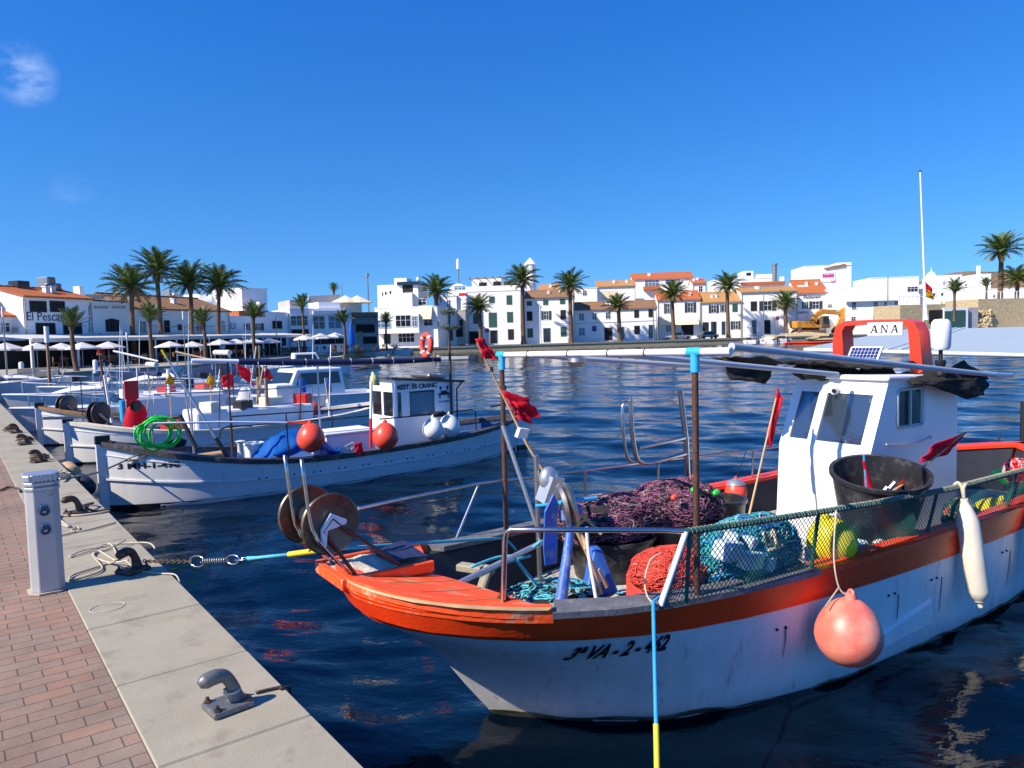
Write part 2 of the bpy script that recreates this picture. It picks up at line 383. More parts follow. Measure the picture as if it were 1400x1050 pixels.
def thin_glass(name, tint=(.8, .88, .92)):
    m = D.materials.new(name); m.use_nodes = True; n = m.node_tree.nodes; l = m.node_tree.links; n.remove(n['Principled BSDF'])
    o = n['Material Output']; tr = n.new('ShaderNodeBsdfTransparent'); tr.inputs[0].default_value = (*tint, 1)
    gl = n.new('ShaderNodeBsdfGlossy'); gl.inputs['Roughness'].default_value = .05
    df = n.new('ShaderNodeBsdfDiffuse'); df.inputs[0].default_value = (.45, .5, .55, 1)
    fr = n.new('ShaderNodeFresnel'); fr.inputs['IOR'].default_value = 1.6
    m0 = n.new('ShaderNodeMixShader'); m0.inputs[0].default_value = .03; l.new(tr.outputs[0], m0.inputs[1]); l.new(df.outputs[0], m0.inputs[2])
    mx = n.new('ShaderNodeMixShader'); l.new(fr.outputs[0], mx.inputs[0]); l.new(m0.outputs[0], mx.inputs[1]); l.new(gl.outputs[0], mx.inputs[2]); l.new(mx.outputs[0], o.inputs['Surface'])
    return m
MT['wglass'] = thin_glass('windscreen_glass')
# thin cloth lets sunlight through
for k_ in ('flagred', 'flagyellow', 'whitecloth', 'tarp'):
    n_, l_ = MT[k_].node_tree.nodes, MT[k_].node_tree.links; pb = n_['Principled BSDF']; tl = n_.new('ShaderNodeBsdfTranslucent'); ms = n_.new('ShaderNodeMixShader'); ms.inputs[0].default_value = .5
    l_.new(pb.inputs['Base Color'].links[0].from_socket, tl.inputs[0]); l_.new(pb.outputs[0], ms.inputs[1]); l_.new(tl.outputs[0], ms.inputs[2]); l_.new(ms.outputs[0], n_['Material Output'].inputs['Surface'])
# roof tiles: rows of round tiles as bump and colour, running down the slope
def tilemat(name, c1, c2):
    m = D.materials.new(name); m.use_nodes = True; n = m.node_tree.nodes; l = m.node_tree.links; b = n['Principled BSDF']; b.inputs['Roughness'].default_value = .85
    t = n.new('ShaderNodeTexCoord')
    nz = n.new('ShaderNodeTexNoise'); nz.inputs['Scale'].default_value = 1.6; nz.inputs['Detail'].default_value = 8; nz.inputs['Roughness'].default_value = .75
    l.new(t.outputs['Object'], nz.inputs['Vector'])
    rmp = n.new('ShaderNodeMapRange'); rmp.inputs['From Min'].default_value = .35; rmp.inputs['From Max'].default_value = .65
    l.new(nz.outputs['Fac'], rmp.inputs['Value'])
    mx = n.new('ShaderNodeMix'); mx.data_type = 'RGBA'; mx.inputs[6].default_value = (*c1, 1); mx.inputs[7].default_value = (*c2, 1)
    l.new(rmp.outputs[0], mx.inputs[0]); l.new(mx.outputs[2], b.inputs['Base Color'])
    wv = n.new('ShaderNodeTexWave'); wv.inputs['Scale'].default_value = 1.6; wv.bands_direction = 'X'; wv.inputs['Distortion'].default_value = .4
    l.new(t.outputs['Object'], wv.inputs['Vector'])
    bp = n.new('ShaderNodeBump'); bp.inputs['Strength'].default_value = .8; bp.inputs['Distance'].default_value = .1
    l.new(wv.outputs['Fac'], bp.inputs['Height']); l.new(bp.outputs[0], b.inputs['Normal'])
    return m
MT['tileorange'] = tilemat('orange_roof_tiles', (.62, .14, .03), (.50, .17, .06))
MT['tilebrown'] = tilemat('weathered_roof_tiles', (.40, .19, .08), (.24, .16, .09))
MT['tileyellow'] = tilemat('pale_roof_tiles', (.62, .34, .11), (.50, .24, .09))
# a text as a mesh with a little thickness
def text(body, size, mat_, name, parent, origin, xdir, ydir, shear=0, ext=.004, bold=.0, width=None, align='LEFT', spacing=1.0):
    cu = D.curves.new(name, 'FONT'); cu.body = body; cu.size = size; cu.extrude = ext; cu.shear = shear; cu.offset = bold; cu.align_x = align
    cu.space_character = spacing; cu.resolution_u = 3
    o = D.objects.new(name + '_tmp', cu); COL.objects.link(o)
    dg = bpy.context.evaluated_depsgraph_get(); me = D.meshes.new_from_object(o.evaluated_get(dg))
    D.objects.remove(o); D.curves.remove(cu)
    x = Vector(xdir).normalized(); y = Vector(ydir); y = (y - x * x.dot(y)).normalized(); z = x.cross(y)
    sx = 1.0
    if width:
        xs = [v.co.x for v in me.vertices]; sx = width / (max(xs) - min(xs))
    b = Vector(BASE[parent.name]) if parent is not None else Vector(origin)
    for v in me.vertices:
        v.co = Vector(origin) + x * v.co.x * sx + y * v.co.y + z * v.co.z - b
    me.name = name; me.materials.clear(); me.materials.append(mat_)
    q = D.objects.new(name, me); COL.objects.link(q); q.parent = parent
    BASE[q.name] = np.array(b)
    return q
# ------------------------------------------------------------------ water
def water_mat():
    m = D.materials.new('harbour_water'); m.use_nodes = True; n = m.node_tree.nodes; l = m.node_tree.links; b = n['Principled BSDF']
    b.inputs['Base Color'].default_value = (.0005, .004, .010, 1); b.inputs['Roughness'].default_value = .035; b.inputs['IOR'].default_value = 1.333
    t = n.new('ShaderNodeTexCoord')
    hs = None
    # (scale, weight, stretch across the wind, rotation)
    for sc, wt, st, rot in ((6.0, 1.0, 1.8, .3), (17, .25, 1.5, .1)):
        mp = n.new('ShaderNodeMapping'); mp.inputs['Rotation'].default_value = (0, 0, rot); mp.inputs['Scale'].default_value = (1 / st, 1, 1)
        l.new(t.outputs['Object'], mp.inputs['Vector'])
        z = n.new('ShaderNodeTexNoise'); z.inputs['Scale'].default_value = sc; z.inputs['Detail'].default_value = 3; z.inputs['Distortion'].default_value = .5
        l.new(mp.outputs[0], z.inputs['Vector'])
        k = n.new('ShaderNodeMath'); k.operation = 'MULTIPLY'; k.inputs[1].default_value = wt; l.new(z.outputs['Fac'], k.inputs[0])
        if hs is None: hs = k.outputs[0]
        else:
            a = n.new('ShaderNodeMath'); a.operation = 'ADD'; l.new(hs, a.inputs[0]); l.new(k.outputs[0], a.inputs[1]); hs = a.outputs[0]
    # gusts: calmer and rougher patches
    gz = n.new('ShaderNodeTexNoise'); gz.inputs['Scale'].default_value = .09; gz.inputs['Detail'].default_value = 3; l.new(t.outputs['Object'], gz.inputs['Vector'])
    gr = n.new('ShaderNodeMapRange'); gr.inputs['From Min'].default_value = .3; gr.inputs['From Max'].default_value = .7; gr.inputs['To Min'].default_value = .45; gr.inputs['To Max'].default_value = 1.0
    l.new(gz.outputs['Fac'], gr.inputs['Value'])
    bp = n.new('ShaderNodeBump'); bp.inputs['Distance'].default_value = WATER_D
    l.new(gr.outputs[0], bp.inputs['Strength'])
    l.new(hs, bp.inputs['Height']); l.new(bp.outputs[0], b.inputs['Normal'])
    return m
WATER_D = .014
def wave_sheet():
    # real wind ripples: a sheet that is finer near the quay, with an open flat skirt round it
    ys = [-3.0]
    while ys[-1] < 175: ys.append(ys[-1] + max(.045, .0036 * (ys[-1] + 4)))
    ys = np.array(ys); ts = np.arange(-1.02, 1.02001, .0042); Y, T = np.meshgrid(ys, ts, indexing='ij'); X = (Y + 5.5) * T
    dx = np.maximum(.05, .0042 * (Y + 5.5)); Z = np.zeros_like(X); rg = np.random.default_rng(11); n = 64
    gust = .75 + .25 * np.sin(X * .11 + .8 * np.sin(Y * .07)) * np.sin(Y * .09 + 1.3 * np.sin(X * .05 + 1))
    for i in range(n):
        lam = .20 * (22 ** (i / (n - 1))) * rg.uniform(.93, 1.07); th = R(250) + rg.normal(0, .62); k = 6.2832 / lam
        fade = np.clip((lam / dx - 3.0) / 3.5, 0, 1)
        Z += WAVE_S * 1.414 / math.sqrt(n) / k * (1.2 if lam > .6 else .9) * fade * np.sin(k * (X * math.cos(th) + Y * math.sin(th)) + rg.uniform(0, 6.283))
    Z *= gust
    nr, nc = X.shape; co = np.stack([X, Y, Z], -1).reshape(-1, 3)
    idx = np.arange(nr * nc).reshape(nr, nc); q = np.stack([idx[:-1, :-1], idx[:-1, 1:], idx[1:, 1:], idx[1:, :-1]], -1).reshape(-1, 4)
    sk = np.array([(-420, -70, -.14), (520, -70, -.14), (520, 500, -.14), (-420, 500, -.14)], float); o = len(co)
    co = np.concatenate([co, sk]); q = np.concatenate([q, [[o, o + 1, o + 2, o + 3]]])
    me = D.meshes.new('water'); me.vertices.add(len(co)); me.vertices.foreach_set('co', co.astype(np.float32).ravel())
    me.loops.add(len(q) * 4); me.loops.foreach_set('vertex_index', q.astype(np.int32).ravel()); me.polygons.add(len(q)); me.polygons.foreach_set('loop_start', np.arange(0, len(q) * 4, 4, dtype=np.int32))
    me.update(calc_edges=True); me.shade_smooth(); me.materials.append(water_mat()); ob = D.objects.new('water', me); COL.objects.link(ob); return struct(ob)
WAVE_S = .105
wave_sheet()
# ------------------------------------------------------------------ near quay
QZ = .95
Q = Frame(-.64, 2.91, 127.3, QZ)
def brick_mat():
    m = D.materials.new('clay_pavers'); m.use_nodes = True; n = m.node_tree.nodes; l = m.node_tree.links; b = n['Principled BSDF']; b.inputs['Roughness'].default_value = .85
    t = n.new('ShaderNodeTexCoord'); mp = n.new('ShaderNodeMapping'); mp.inputs['Rotation'].default_value = (0, 0, R(90)); l.new(t.outputs['Object'], mp.inputs['Vector'])
    dz = n.new('ShaderNodeTexNoise'); dz.inputs['Scale'].default_value = 3; l.new(mp.outputs[0], dz.inputs['Vector'])
    wob = n.new('ShaderNodeVectorMath'); wob.operation = 'MULTIPLY_ADD'; wob.inputs[1].default_value = (.012, .012, 0); l.new(dz.outputs['Color'], wob.inputs[0]); l.new(mp.outputs[0], wob.inputs[2])
    br = n.new('ShaderNodeTexBrick'); br.inputs['Scale'].default_value = 1; br.inputs['Brick Width'].default_value = .21; br.inputs['Row Height'].default_value = .105
    br.inputs['Mortar Size'].default_value = .0035; br.inputs['Mortar Smooth'].default_value = .3; br.inputs['Bias'].default_value = 0; br.offset = .5
    br.inputs['Color1'].default_value = (.31, .18, .118, 1); br.inputs['Color2'].default_value = (.26, .195, .145, 1); br.inputs['Mortar'].default_value = (.10, .075, .06, 1)
    l.new(wob.outputs[0], br.inputs['Vector'])
    nz = n.new('ShaderNodeTexNoise'); nz.inputs['Scale'].default_value = 1.1; nz.inputs['Detail'].default_value = 9; nz.inputs['Roughness'].default_value = .7; l.new(t.outputs['Object'], nz.inputs['Vector'])
    mr = n.new('ShaderNodeMapRange'); mr.inputs['From Min'].default_value = .3; mr.inputs['From Max'].default_value = .7; mr.inputs['To Min'].default_value = .62; mr.inputs['To Max'].default_value = 1.25; l.new(nz.outputs['Fac'], mr.inputs['Value'])
    cc = n.new('ShaderNodeCombineColor'); [l.new(mr.outputs[0], cc.inputs[i]) for i in range(3)]
    mu = n.new('ShaderNodeMix'); mu.data_type = 'RGBA'; mu.blend_type = 'MULTIPLY'; mu.inputs[0].default_value = 1
    l.new(br.outputs['Color'], mu.inputs[6]); l.new(cc.outputs[0], mu.inputs[7]); l.new(mu.outputs[2], b.inputs['Base Color'])
    fz = n.new('ShaderNodeTexNoise'); fz.inputs['Scale'].default_value = 60; l.new(t.outputs['Object'], fz.inputs['Vector'])
    sb = n.new('ShaderNodeMath'); sb.operation = 'MULTIPLY_ADD'; sb.inputs[1].default_value = -1.0; l.new(br.outputs['Fac'], sb.inputs[0])
    fk = n.new('ShaderNodeMath'); fk.operation = 'MULTIPLY'; fk.inputs[1].default_value = .35; l.new(fz.outputs['Fac'], fk.inputs[0]); l.new(fk.outputs[0], sb.inputs[2])
    bp = n.new('ShaderNodeBump'); bp.inputs['Strength'].default_value = .7; bp.inputs['Distance'].default_value = .006; l.new(sb.outputs[0], bp.inputs['Height']); l.new(bp.outputs[0], b.inputs['Normal'])
    return m
def qlocal(name, mb, m, **k):
    o = mb.build(name, m, base=(0, 0, 0), **k); o.location = tuple(Q.o); o.rotation_euler = (0, 0, R(Q.deg)); return o
STRIP = .67
mb = MB(); mb.box((-8, STRIP + .004, -1.6), (60, 14, -.004)); struct(qlocal('pavement', mb, brick_mat()))
mb = MB(); rr = random.Random(3); x = -8.0
joints = [-8.0]
while x < 60:
    L = rr.uniform(.82, .98) if rr.random() < .8 else rr.uniform(1.05, 1.3)
    mb.box((x + .004, 0, -.20), (x + L - .004, STRIP, rr.uniform(-.002, .002))); x += L
struct(qlocal('quay', mb, MT['concrete'], bevel=.008))
mb = MB(); mb.box((-8, .02, -1.9), (60, STRIP, -.202)); struct(qlocal('quay_wall', mb, MT['quaystone']))
mb = MB(); mb.box((-8, .004, -.2), (60, STRIP - .004, -.012)); struct(qlocal('quay_joint', mb, MT['rope']))
# ------------------------------------------------------------------ power pedestal
def qw(p): return Q.w(p)
pq = Q.loc(atz(66, 806, QZ))
g = thing('power_pedestal', 'grey metal shore power pedestal with two blue sockets on the quay', 'power pedestal', Q.w(pq))
def octo(w, c):
    h = w / 2; return [(-h, -h + c), (-h + c, -h), (h - c, -h), (h, -h + c), (h, h - c), (h - c, h), (-h + c, h), (-h, h - c)]
def octprism(mb, w, c, z0, z1, w2=None):
    a = octo(w, c); b2 = octo(w2 or w, c * ((w2 or w) / w))
    vs = [(pq[0] + p[0], pq[1] + p[1], pq[2] + z0) for p in a] + [(pq[0] + p[0], pq[1] + p[1], pq[2] + z1) for p in b2]
    mb.add(vs, [tuple(range(8))[::-1], tuple(range(8, 16))] + [(i, (i + 1) % 8, 8 + (i + 1) % 8, 8 + i) for i in range(8)])
b = MB(Q); octprism(b, .205, .045, .012, .74); b.build('post', MT['pedestal'], g, bevel=.004)
b = MB(Q); octprism(b, .25, .06, .0, .012); b.build('base_plate', MT['rope'], g)
b = MB(Q)
for z0, z1, w in ((.74, .765, .218), (.765, .775, .20), (.775, .80, .222), (.80, .81, .20), (.81, .845, .226)): octprism(b, w, .048, z0, z1)
octprism(b, .226, .048, .845, .855, .21)
cap = b.build('cap', MT['alu'], g, bevel=.004)
b = MB(Q)
for k in range(7):
    b.cbox((pq[0] - .113, pq[1] - .075 + k * .025, pq[2] + .83), (.01, .014, .05))
b.build('cap_ribs', MT['alu'], cap)
for zz in (.595, .46):
    b = MB(Q); b.lathe((pq[0] - .1026, pq[1], pq[2] + zz), [(.034, 0), (.034, .018), (.026, .022), (.024, .012), (.0, .012)], 18, (-1, 0, 0)); s_ = b.build('socket', MT['bollardblue'], g, smooth=40)
    b = MB(Q); b.cbox((pq[0] - .122, pq[1], pq[2] + zz - .004), (.004, .022, .014)); b.build('socket_face', MT['steeldull'], s_)
    b = MB(Q); b.cbox((pq[0] - .112, pq[1], pq[2] + zz + .033), (.03, .05, .014)); b.build('socket_lid', MT['bollardblue'], s_, bevel=.004)
# ------------------------------------------------------------------ mooring cleats
def cleat(q, label, m, rot=0.0, lean=1):
    g = thing('mooring_cleat', label, 'mooring cleat', Q.w(q), 'hooked mooring cleats along the quay edge')
    c, s = math.cos(rot), math.sin(rot)
    K = .86
    def L(x, y, z): return (q[0] + K * (c * x - s * y), q[1] + K * (s * x + c * y), q[2] + K * z)
    b = MB(Q); b.prism([L(-.10, -.115, 0), L(.10, -.115, 0), L(.10, .115, 0), L(-.10, .115, 0)], (0, 0, .034)); b.build('base_plate', m, g, bevel=.012, seg=2)
    b = MB(Q); b.tube([L(0, -.045, .02), L(0, -.04, .07), L(0, -.025, .13), L(0, .01, .185), L(0, .06, .20), L(0, .12, .192), L(0, .15, .18)], [.047, .036, .029, .03, .036, .036, .017], 14, 5)
    b.build('horn', m, g, smooth=60)
    for x in (-.07, .07):
        for y in (-.085, .085):
            b = MB(Q); b.lathe(L(x, y, .034), [(.018, 0), (.018, .012), (.009, .013), (.009, .03), (0, .03)], 8); b.build('bolt', MT['bronze'], g)
    return g
CL = [(312, 968, 'bare grey mooring cleat nearest the camera with a twist of rope', 'greycleat', .1),
      (182, 782, 'rusty mooring cleat holding the rusty chain of the orange boat', 'bronze', .5),
      (104, 703, 'rusty mooring cleat with white paint marks opposite the white bow', 'bronze', .2),
      (53, 632, 'dark mooring cleat heaped with black rope beside the boats behind', 'bronze', .35),
      (34, 608, 'dark mooring cleat farther along the quay next to a slab joint', 'bronze', .2),
      (22, 592, 'small dark mooring cleat farthest along the visible quay', 'bronze', .2)]
CW = []
for x, y, lb, mm, ro in CL:
    q = Q.loc(atz(x, y, QZ)); q[1] = min(max(q[1], .14), .5); CW.append(q); cleat(q, lb, MT[mm], ro)
def rope(pts, r, m, name, label, cat='rope', group=None, sub=6, F=None, n=6):
    b = MB(F); b.tube(pts, r, n, sub); o = b.build(name, m, smooth=180); return tag(o, label, cat, group)
def qp(x, y, dz=.012):
    p = atz(x, y, QZ); p[2] += dz; return p
# rope tied round the near cleat's horn, trailing over the edge
q = CW[0]
pts = []
for k in range(10):
    a = k * .9; pts.append(Q.w((q[0] + .036 * math.cos(a), q[1] - .022 + .036 * math.sin(a), .075 + .002 * k)))
rope(pts, .006, MT['netwhite'], 'rope_lashing', 'short pale cord knotted round the bare grey cleat', 'rope', sub=3)
ue = Q.loc(qp(404, 938))[0]
rope([qp(350, 950), qp(385, 942), Q.w((ue, .03, .012)), Q.w((ue + .004, -.012, .004)), Q.w((ue + .01, -.022, -.05)), Q.w((ue + .02, -.025, -.5))], .008, MT['bronze'], 'mooring_rope', 'dark rope running off the quay edge beside the near cleat', 'rope')
# loose ropes on the quay
rope([qp(158, 785, .10), qp(150, 772), qp(130, 778), qp(100, 788), qp(96, 796), qp(112, 792), qp(140, 780), qp(128, 760), qp(150, 752), qp(172, 746, .05)], .008, MT['rope'], 'mooring_rope', 'grey rope looping from the pedestal foot to the chained cleat', 'rope')
rope([qp(176, 776, .06), qp(150, 771), qp(128, 762), qp(135, 755), qp(160, 768), qp(150, 745), qp(120, 756), qp(95, 763), qp(118, 753), qp(165, 745), qp(202, 744), qp(212, 747, -.02)], .007, MT['netwhite'], 'mooring_rope', 'pale rope coiled loosely behind the chained cleat', 'rope')
rope([qp(172, 776, .06), qp(190, 782), qp(220, 786), qp(240, 788), Q.w(Q.loc(qp(247, 792)) * np.array([1, 0, 1]) + np.array([0, -.02, -.05]))], .006, MT['netwhite'], 'mooring_rope', 'thin white rope crossing the quay edge before the rusty chain', 'rope')
rope([qp(78, 716), qp(95, 722), qp(82, 712), qp(84, 707), qp(110, 706), qp(135, 703), qp(150, 700)], .012, MT['rope'], 'mooring_rope', 'grey rope lying folded in front of the white marked cleat', 'rope')
rope([qp(108, 700, .05), qp(118, 692, .02), qp(128, 694, .05), qp(116, 700, .06), qp(130, 700), qp(152, 697)], .012, MT['bronze'], 'mooring_rope', 'brown rope bunched on the white marked cleat', 'rope')
rope([qp(77, 735), qp(95, 731), qp(108, 726), qp(105, 722), qp(98, 728), qp(120, 726), qp(158, 716)], .008, MT['rope'], 'mooring_rope', 'pale line with a small eye loop beside the pole shadow', 'rope')
rope([qp(0, 672), qp(12, 667), qp(24, 669), qp(28, 674)], .012, MT['bronze'], 'mooring_rope', 'short brown rope end lying on the brick paving', 'rope')
for k, (x, y, lb) in enumerate([(80, 655, 'tangle of dark rope on the quay opposite the white bow'), (54, 629, 'tangle of black rope heaped on a cleat by the second bow'), (34, 604, 'small tangle of rope on the farther coping slab'), (14, 590, 'loose brown rope heap near the far end of the quay')]):
    rr = random.Random(k); c = qp(x, y); pts = []
    for i in range(40):
        a = i * .95; r0 = .10 * (1 - i / 70) * rr.uniform(.6, 1.2)
        pts.append((c[0] + r0 * 1.8 * math.cos(a), c[1] + r0 * math.sin(a), c[2] + .002 * i + rr.uniform(0, .03)))
    rope(pts, .009, MT['bronze' if k != 0 else 'rope'], 'rope_heap', lb, 'rope', sub=3)
c = Q.loc(atz(147, 831, QZ)); b = MB(Q); b.tube([(c[0] + .085 * math.cos(a) + .006 * math.sin(3 * a), c[1] + .105 * math.sin(a), .0035) for a in np.linspace(0, 6.283, 29)[:-1]], .003, 4, closed=True)
tag(b.build('chalk_ring', MT['concretepale'], smooth=180), 'faint pale ring marked on the coping slab before the pedestal', 'marking')
# quay fenders
def qfender(x, y, m, label):
    c = Q.loc(atz(x, y, .80)); c = (c[0], -.13, -.16)
    b = MB(Q); b.lathe((c[0] - .3, c[1], c[2]), [(.0, -.02), (.10, 0), (.125, .03), (.125, .55), (.10, .58), (.05, .6), (0, .6)], 16, (1, 0, 0)); o = b.build('quay_fender', m, smooth=40)
    tag(o, label, 'fender')
qfender(106, 642, MT['bamboo'], 'tan cylindrical fender hanging on the quay edge by the white bow')
qfender(126, 660, MT['black'], 'black cylindrical fender hanging on the quay edge by the white bow')
# ------------------------------------------------------------------ low lamp post whose shadow crosses the quay is out of frame; not built
# ------------------------------------------------------------------ hulls
class Hull:
    def __init__(s, F, top0, top1, wl0, wl1, sheer, beam, wlbeam, ptop, pwl, stem_pow=1.0, stern_pow=1.0, p2top=None, p2wl=None, bluff=None):
        s.F = F; s.t0, s.t1, s.w0, s.w1 = top0, top1, wl0, wl1; s.sheer = sheer; s.B, s.WB = beam, wlbeam; s.pt, s.pw = ptop, pwl
        s.sp, s.ep = stem_pow, stern_pow; s.q2t, s.q2w = p2top or ptop, p2wl or pwl
        s.bluff = bluff
        s.zt0, s.zt1 = sheer(0.), sheer(1.)
    stem_tab = None
    def ends(s, z):
        f0 = min(1.3, max(-.5, z / s.zt0)); f1 = min(1.3, max(-.5, z / s.zt1))
        g = lambda f, p: (abs(f) ** p) * (1 if f > 0 else -1)
        if s.stem_tab: return float(np.interp(z, *s.stem_tab)), s.w1 + (s.t1 - s.w1) * g(f1, s.ep)
        return s.w0 + (s.t0 - s.w0) * g(f0, s.sp), s.w1 + (s.t1 - s.w1) * g(f1, s.ep)
    def half(s, u, z, zt):
        f = max(0., min(1., z / zt)); f2 = f * f * (3 - 2 * f)
        h = s.WB + (s.B - s.WB) * f ** .8
        x = min(u, 1 - u) * 2
        p = (s.pw + (s.pt - s.pw) * f2) if u < .5 else (s.q2w + (s.q2t - s.q2w) * f2)
        if s.bluff and u < .5:
            k = max(0., min(1., (f - .22) / .62)); k = k * k * (3 - 2 * k); p = s.pw + (s.bluff[0] - s.pw) * k; x = x ** (1 - (1 - s.bluff[1]) * k)
        r = h * (1 - (1 - x) ** p)
        if z < 0: r *= max(.25, 1 + z * 1.2)
        return r
    def P(s, u, z, side, off=0.0):
        zt = s.sheer(u); a0, a1 = s.ends(z)
        return (a0 - off + (a1 - a0 + 2 * off) * u, side * (s.half(u, z, zt) + (off if 0 < u < 1 else 0)), z)
    US = [0, .001, .003, .007, .014, .025, .045, .07, .1, .14, .18, .23, .28, .34, .4, .45, .5, .55, .6, .66, .72, .77, .82, .86, .9, .93, .955, .975, .988, .996, 1]
    def shell(s, mb, z0f, z1f, n, off=0.0, us=None):
        us = us or s.US
        for side in (-1, 1):
            G = []
            for u in us:
                zt = s.sheer(u); lo, hi = z0f(u, zt), z1f(u, zt)
                G.append([s.P(u, lo + (hi - lo) * k / n, side, off) for k in range(n + 1)])
            mb.grid(G)
        return mb
    def band(s, mb, z0f, z1f, o0, o1, us=None, sides=(-1, 1)):
        # a solid strip between offsets o0 (inner) and o1 (outer)
        us = us or s.US
        for side in sides:
            G = []
            for u in us:
                zt = s.sheer(u); lo, hi = z0f(u, zt), z1f(u, zt)
                G.append([s.P(u, lo, side, o0)[:2] + (lo,), s.P(u, lo, side, o1)[:2] + (lo,), s.P(u, min(hi, zt), side, o1)[:2] + (hi,), s.P(u, min(hi, zt), side, o0)[:2] + (hi,), s.P(u, lo, side, o0)[:2] + (lo,)])
            mb.grid(G); mb.add(G[0][:4], [(0, 1, 2, 3)]); mb.add(G[-1][:4], [(3, 2, 1, 0)])
        return mb
    def flat(s, mb, z, inset=.05, u0=0.0, u1=1.0, n=26, th=.03, rise=0.0):
        G = []
        for i in range(n + 1):
            u = u0 + (u1 - u0) * i / n; zz = z(u) if callable(z) else z
            row = []
            a0, a1 = s.ends(zz)
            for k in range(-4, 5):
                h = max(.0, s.half(u, min(zz, s.sheer(u)), s.sheer(u)) - inset)
                row.append((a0 + inset + (a1 - a0 - 2 * inset) * u, h * k / 4, zz + rise * (1 - (k / 4) ** 2)))
            G.append(row)
        return mb.slab(G, th)
# ------------------------------------------------------------------ the orange and white boat
A = Frame(-.2, 5.13, 33)
def sheerA(u): return .93 + .22 * max(0, (.3 - u) / .3) ** 3 + .16 * max(0, (u - .55) / .45) ** 2
HA = Hull(A, -1.03, 8.2, 0.0, 7.55, sheerA, 1.26, 1.20, 4.4, 3.6, 1.05, 1.0, bluff=(2.0, .5))
HA.stem_tab = ([-.5, 0, .24, .56, .79, .95, 1.15], [.5, 0, -.19, -.42, -.70, -.93, -1.035])
ana = thing('fishing_boat', 'orange and white wooden fishing boat in front, loaded with nets, white wheelhouse and red arch', 'fishing boat', A.w((3.5, 0, 0)))
ST = lambda u, zt: zt - .15
b = MB(A); HA.shell(b, lambda u, zt: -.45, ST, 12); hull = b.build('hull', MT['hullold'], ana, smooth=60)
b = MB(A); HA.band(b, ST, lambda u, zt: zt, -.03, .033); b.build('rubbing_strake', MT['orange'], ana, smooth=40)
b = MB(A); HA.band(b, lambda u, zt: zt - .20, lambda u, zt: zt - .152, -.01, .014); b.build('lower_strake', MT['orange'], ana, smooth=40)
b = MB(A); HA.band(b, lambda u, zt: -.08, lambda u, zt: .03 + .014 * math.sin(u * 90) + .01 * math.sin(u * 41 + 1), -.01, .006, us=[i / 160 for i in range(161)]); b.build('waterline_stain', MT['weed'], ana, smooth=40)
us_cap = [.097] + [u for u in HA.US if u > .1]
b = MB(A); HA.band(b, lambda u, zt: zt + .001, lambda u, zt: zt + .04, -.13, .045, us=[u for u in us_cap if u < .31] + [.325]); b.build('gunwale_cap', MT['greywood'], ana, smooth=40)
us_red = [.3252] + [u for u in HA.US if u >= .34]
b = MB(A); HA.band(b, lambda u, zt: zt + .001, lambda u, zt: zt + .04, -.13, .043, us=us_red); b.build('stern_cap', MT['orange'], ana, smooth=40)
b = MB(A); HA.band(b, lambda u, zt: .5, lambda u, zt: zt - .002, -.11, -.045, us=[u for u in HA.US if .03 < u < .99]); b.build('bulwark', MT['bulwark'], ana, smooth=40)
b = MB(A); HA.flat(b, .55, .06, .03, .97); b.build('deck', MT['deck'], ana)
# rubbing plate and rivets on the near side
b = MB(A)
p0 = A.V(1225, 838, -1.26); p1 = A.V(1289, 800, -1.26); p2_ = A.V(1289, 870, -1.26); p3_ = A.V(1225, 880, -1.26)
b.prism([(2.75, -1.10, .16), (3.55, -1.10, .20), (3.55, -1.10, .42), (2.75, -1.10, .30)], (0, -.155, 0)); b.build('chafing_plate', MT['hullold'], ana, bevel=.02)
rivet_me = None
def rivet(F, g, q, r=.011):
    global rivet_me
    if rivet_me is None: b = MB(); b.sphere((0, 0, 0), .011, 8, 5); o = b.build('rivet', MT['black'], base=(0, 0, 0)); rivet_me = o.data
    else: o = D.objects.new('rivet', rivet_me); COL.objects.link(o)
    o.parent = g; o.location = tuple(F.w(q) - BASE[g.name]); o.scale = (r / .011,) * 3
for k in range(9):
    aa = 1.7 + k * .62; u = (aa + .4) / 8.3
    for d in (0, .09):
        q = HA.P(u + d / 9, .58, -1); rivet(A, ana, (q[0], q[1] - .004, q[2]))
# foredeck: rounded slab with a concave after edge
def deckA(v): return -.47 + .34 * min(1, abs(v) / .84) ** .9
b = MB(A); G = []
for i in range(26):
    t = i / 25; v = -.86 + 1.72 * t
    row = []
    # leading edge: where the sheer line has this half-breadth
    lo, hi = 0.0, .2
    for _ in range(30):
        mdl = (lo + hi) / 2
        if HA.P(mdl, sheerA(mdl), 1, .035)[1] < abs(v): lo = mdl
        else: hi = mdl
    af = HA.P(lo, sheerA(lo), 1, .035)[0]; aa = deckA(v)
    for k in range(9):
        a = af + (aa - af) * k / 8; u = (a + 1.03) / 9.2
        row.append((a, v, sheerA(max(0, u)) + .03 + .02 * (1 - (v / .86) ** 2)))
    G.append(row)
b.slab(G, .06); fd = b.build('foredeck', MT['orangeworn'], ana, smooth=40)
us_f = [0, .001, .003, .007, .014, .025, .045, .06, .08, .0965]
b = MB(A); HA.band(b, lambda u, zt: zt - .03, lambda u, zt: zt + .066, -.02, .036, us=us_f); b.build('foredeck_rim', MT['orangeworn'], fd, smooth=40)
b = MB(A); HA.band(b, lambda u, zt: zt + .058, lambda u, zt: zt + .068, .03, .0375, us=us_f); b.build('worn_edge', MT['bamboo'], fd, smooth=40)
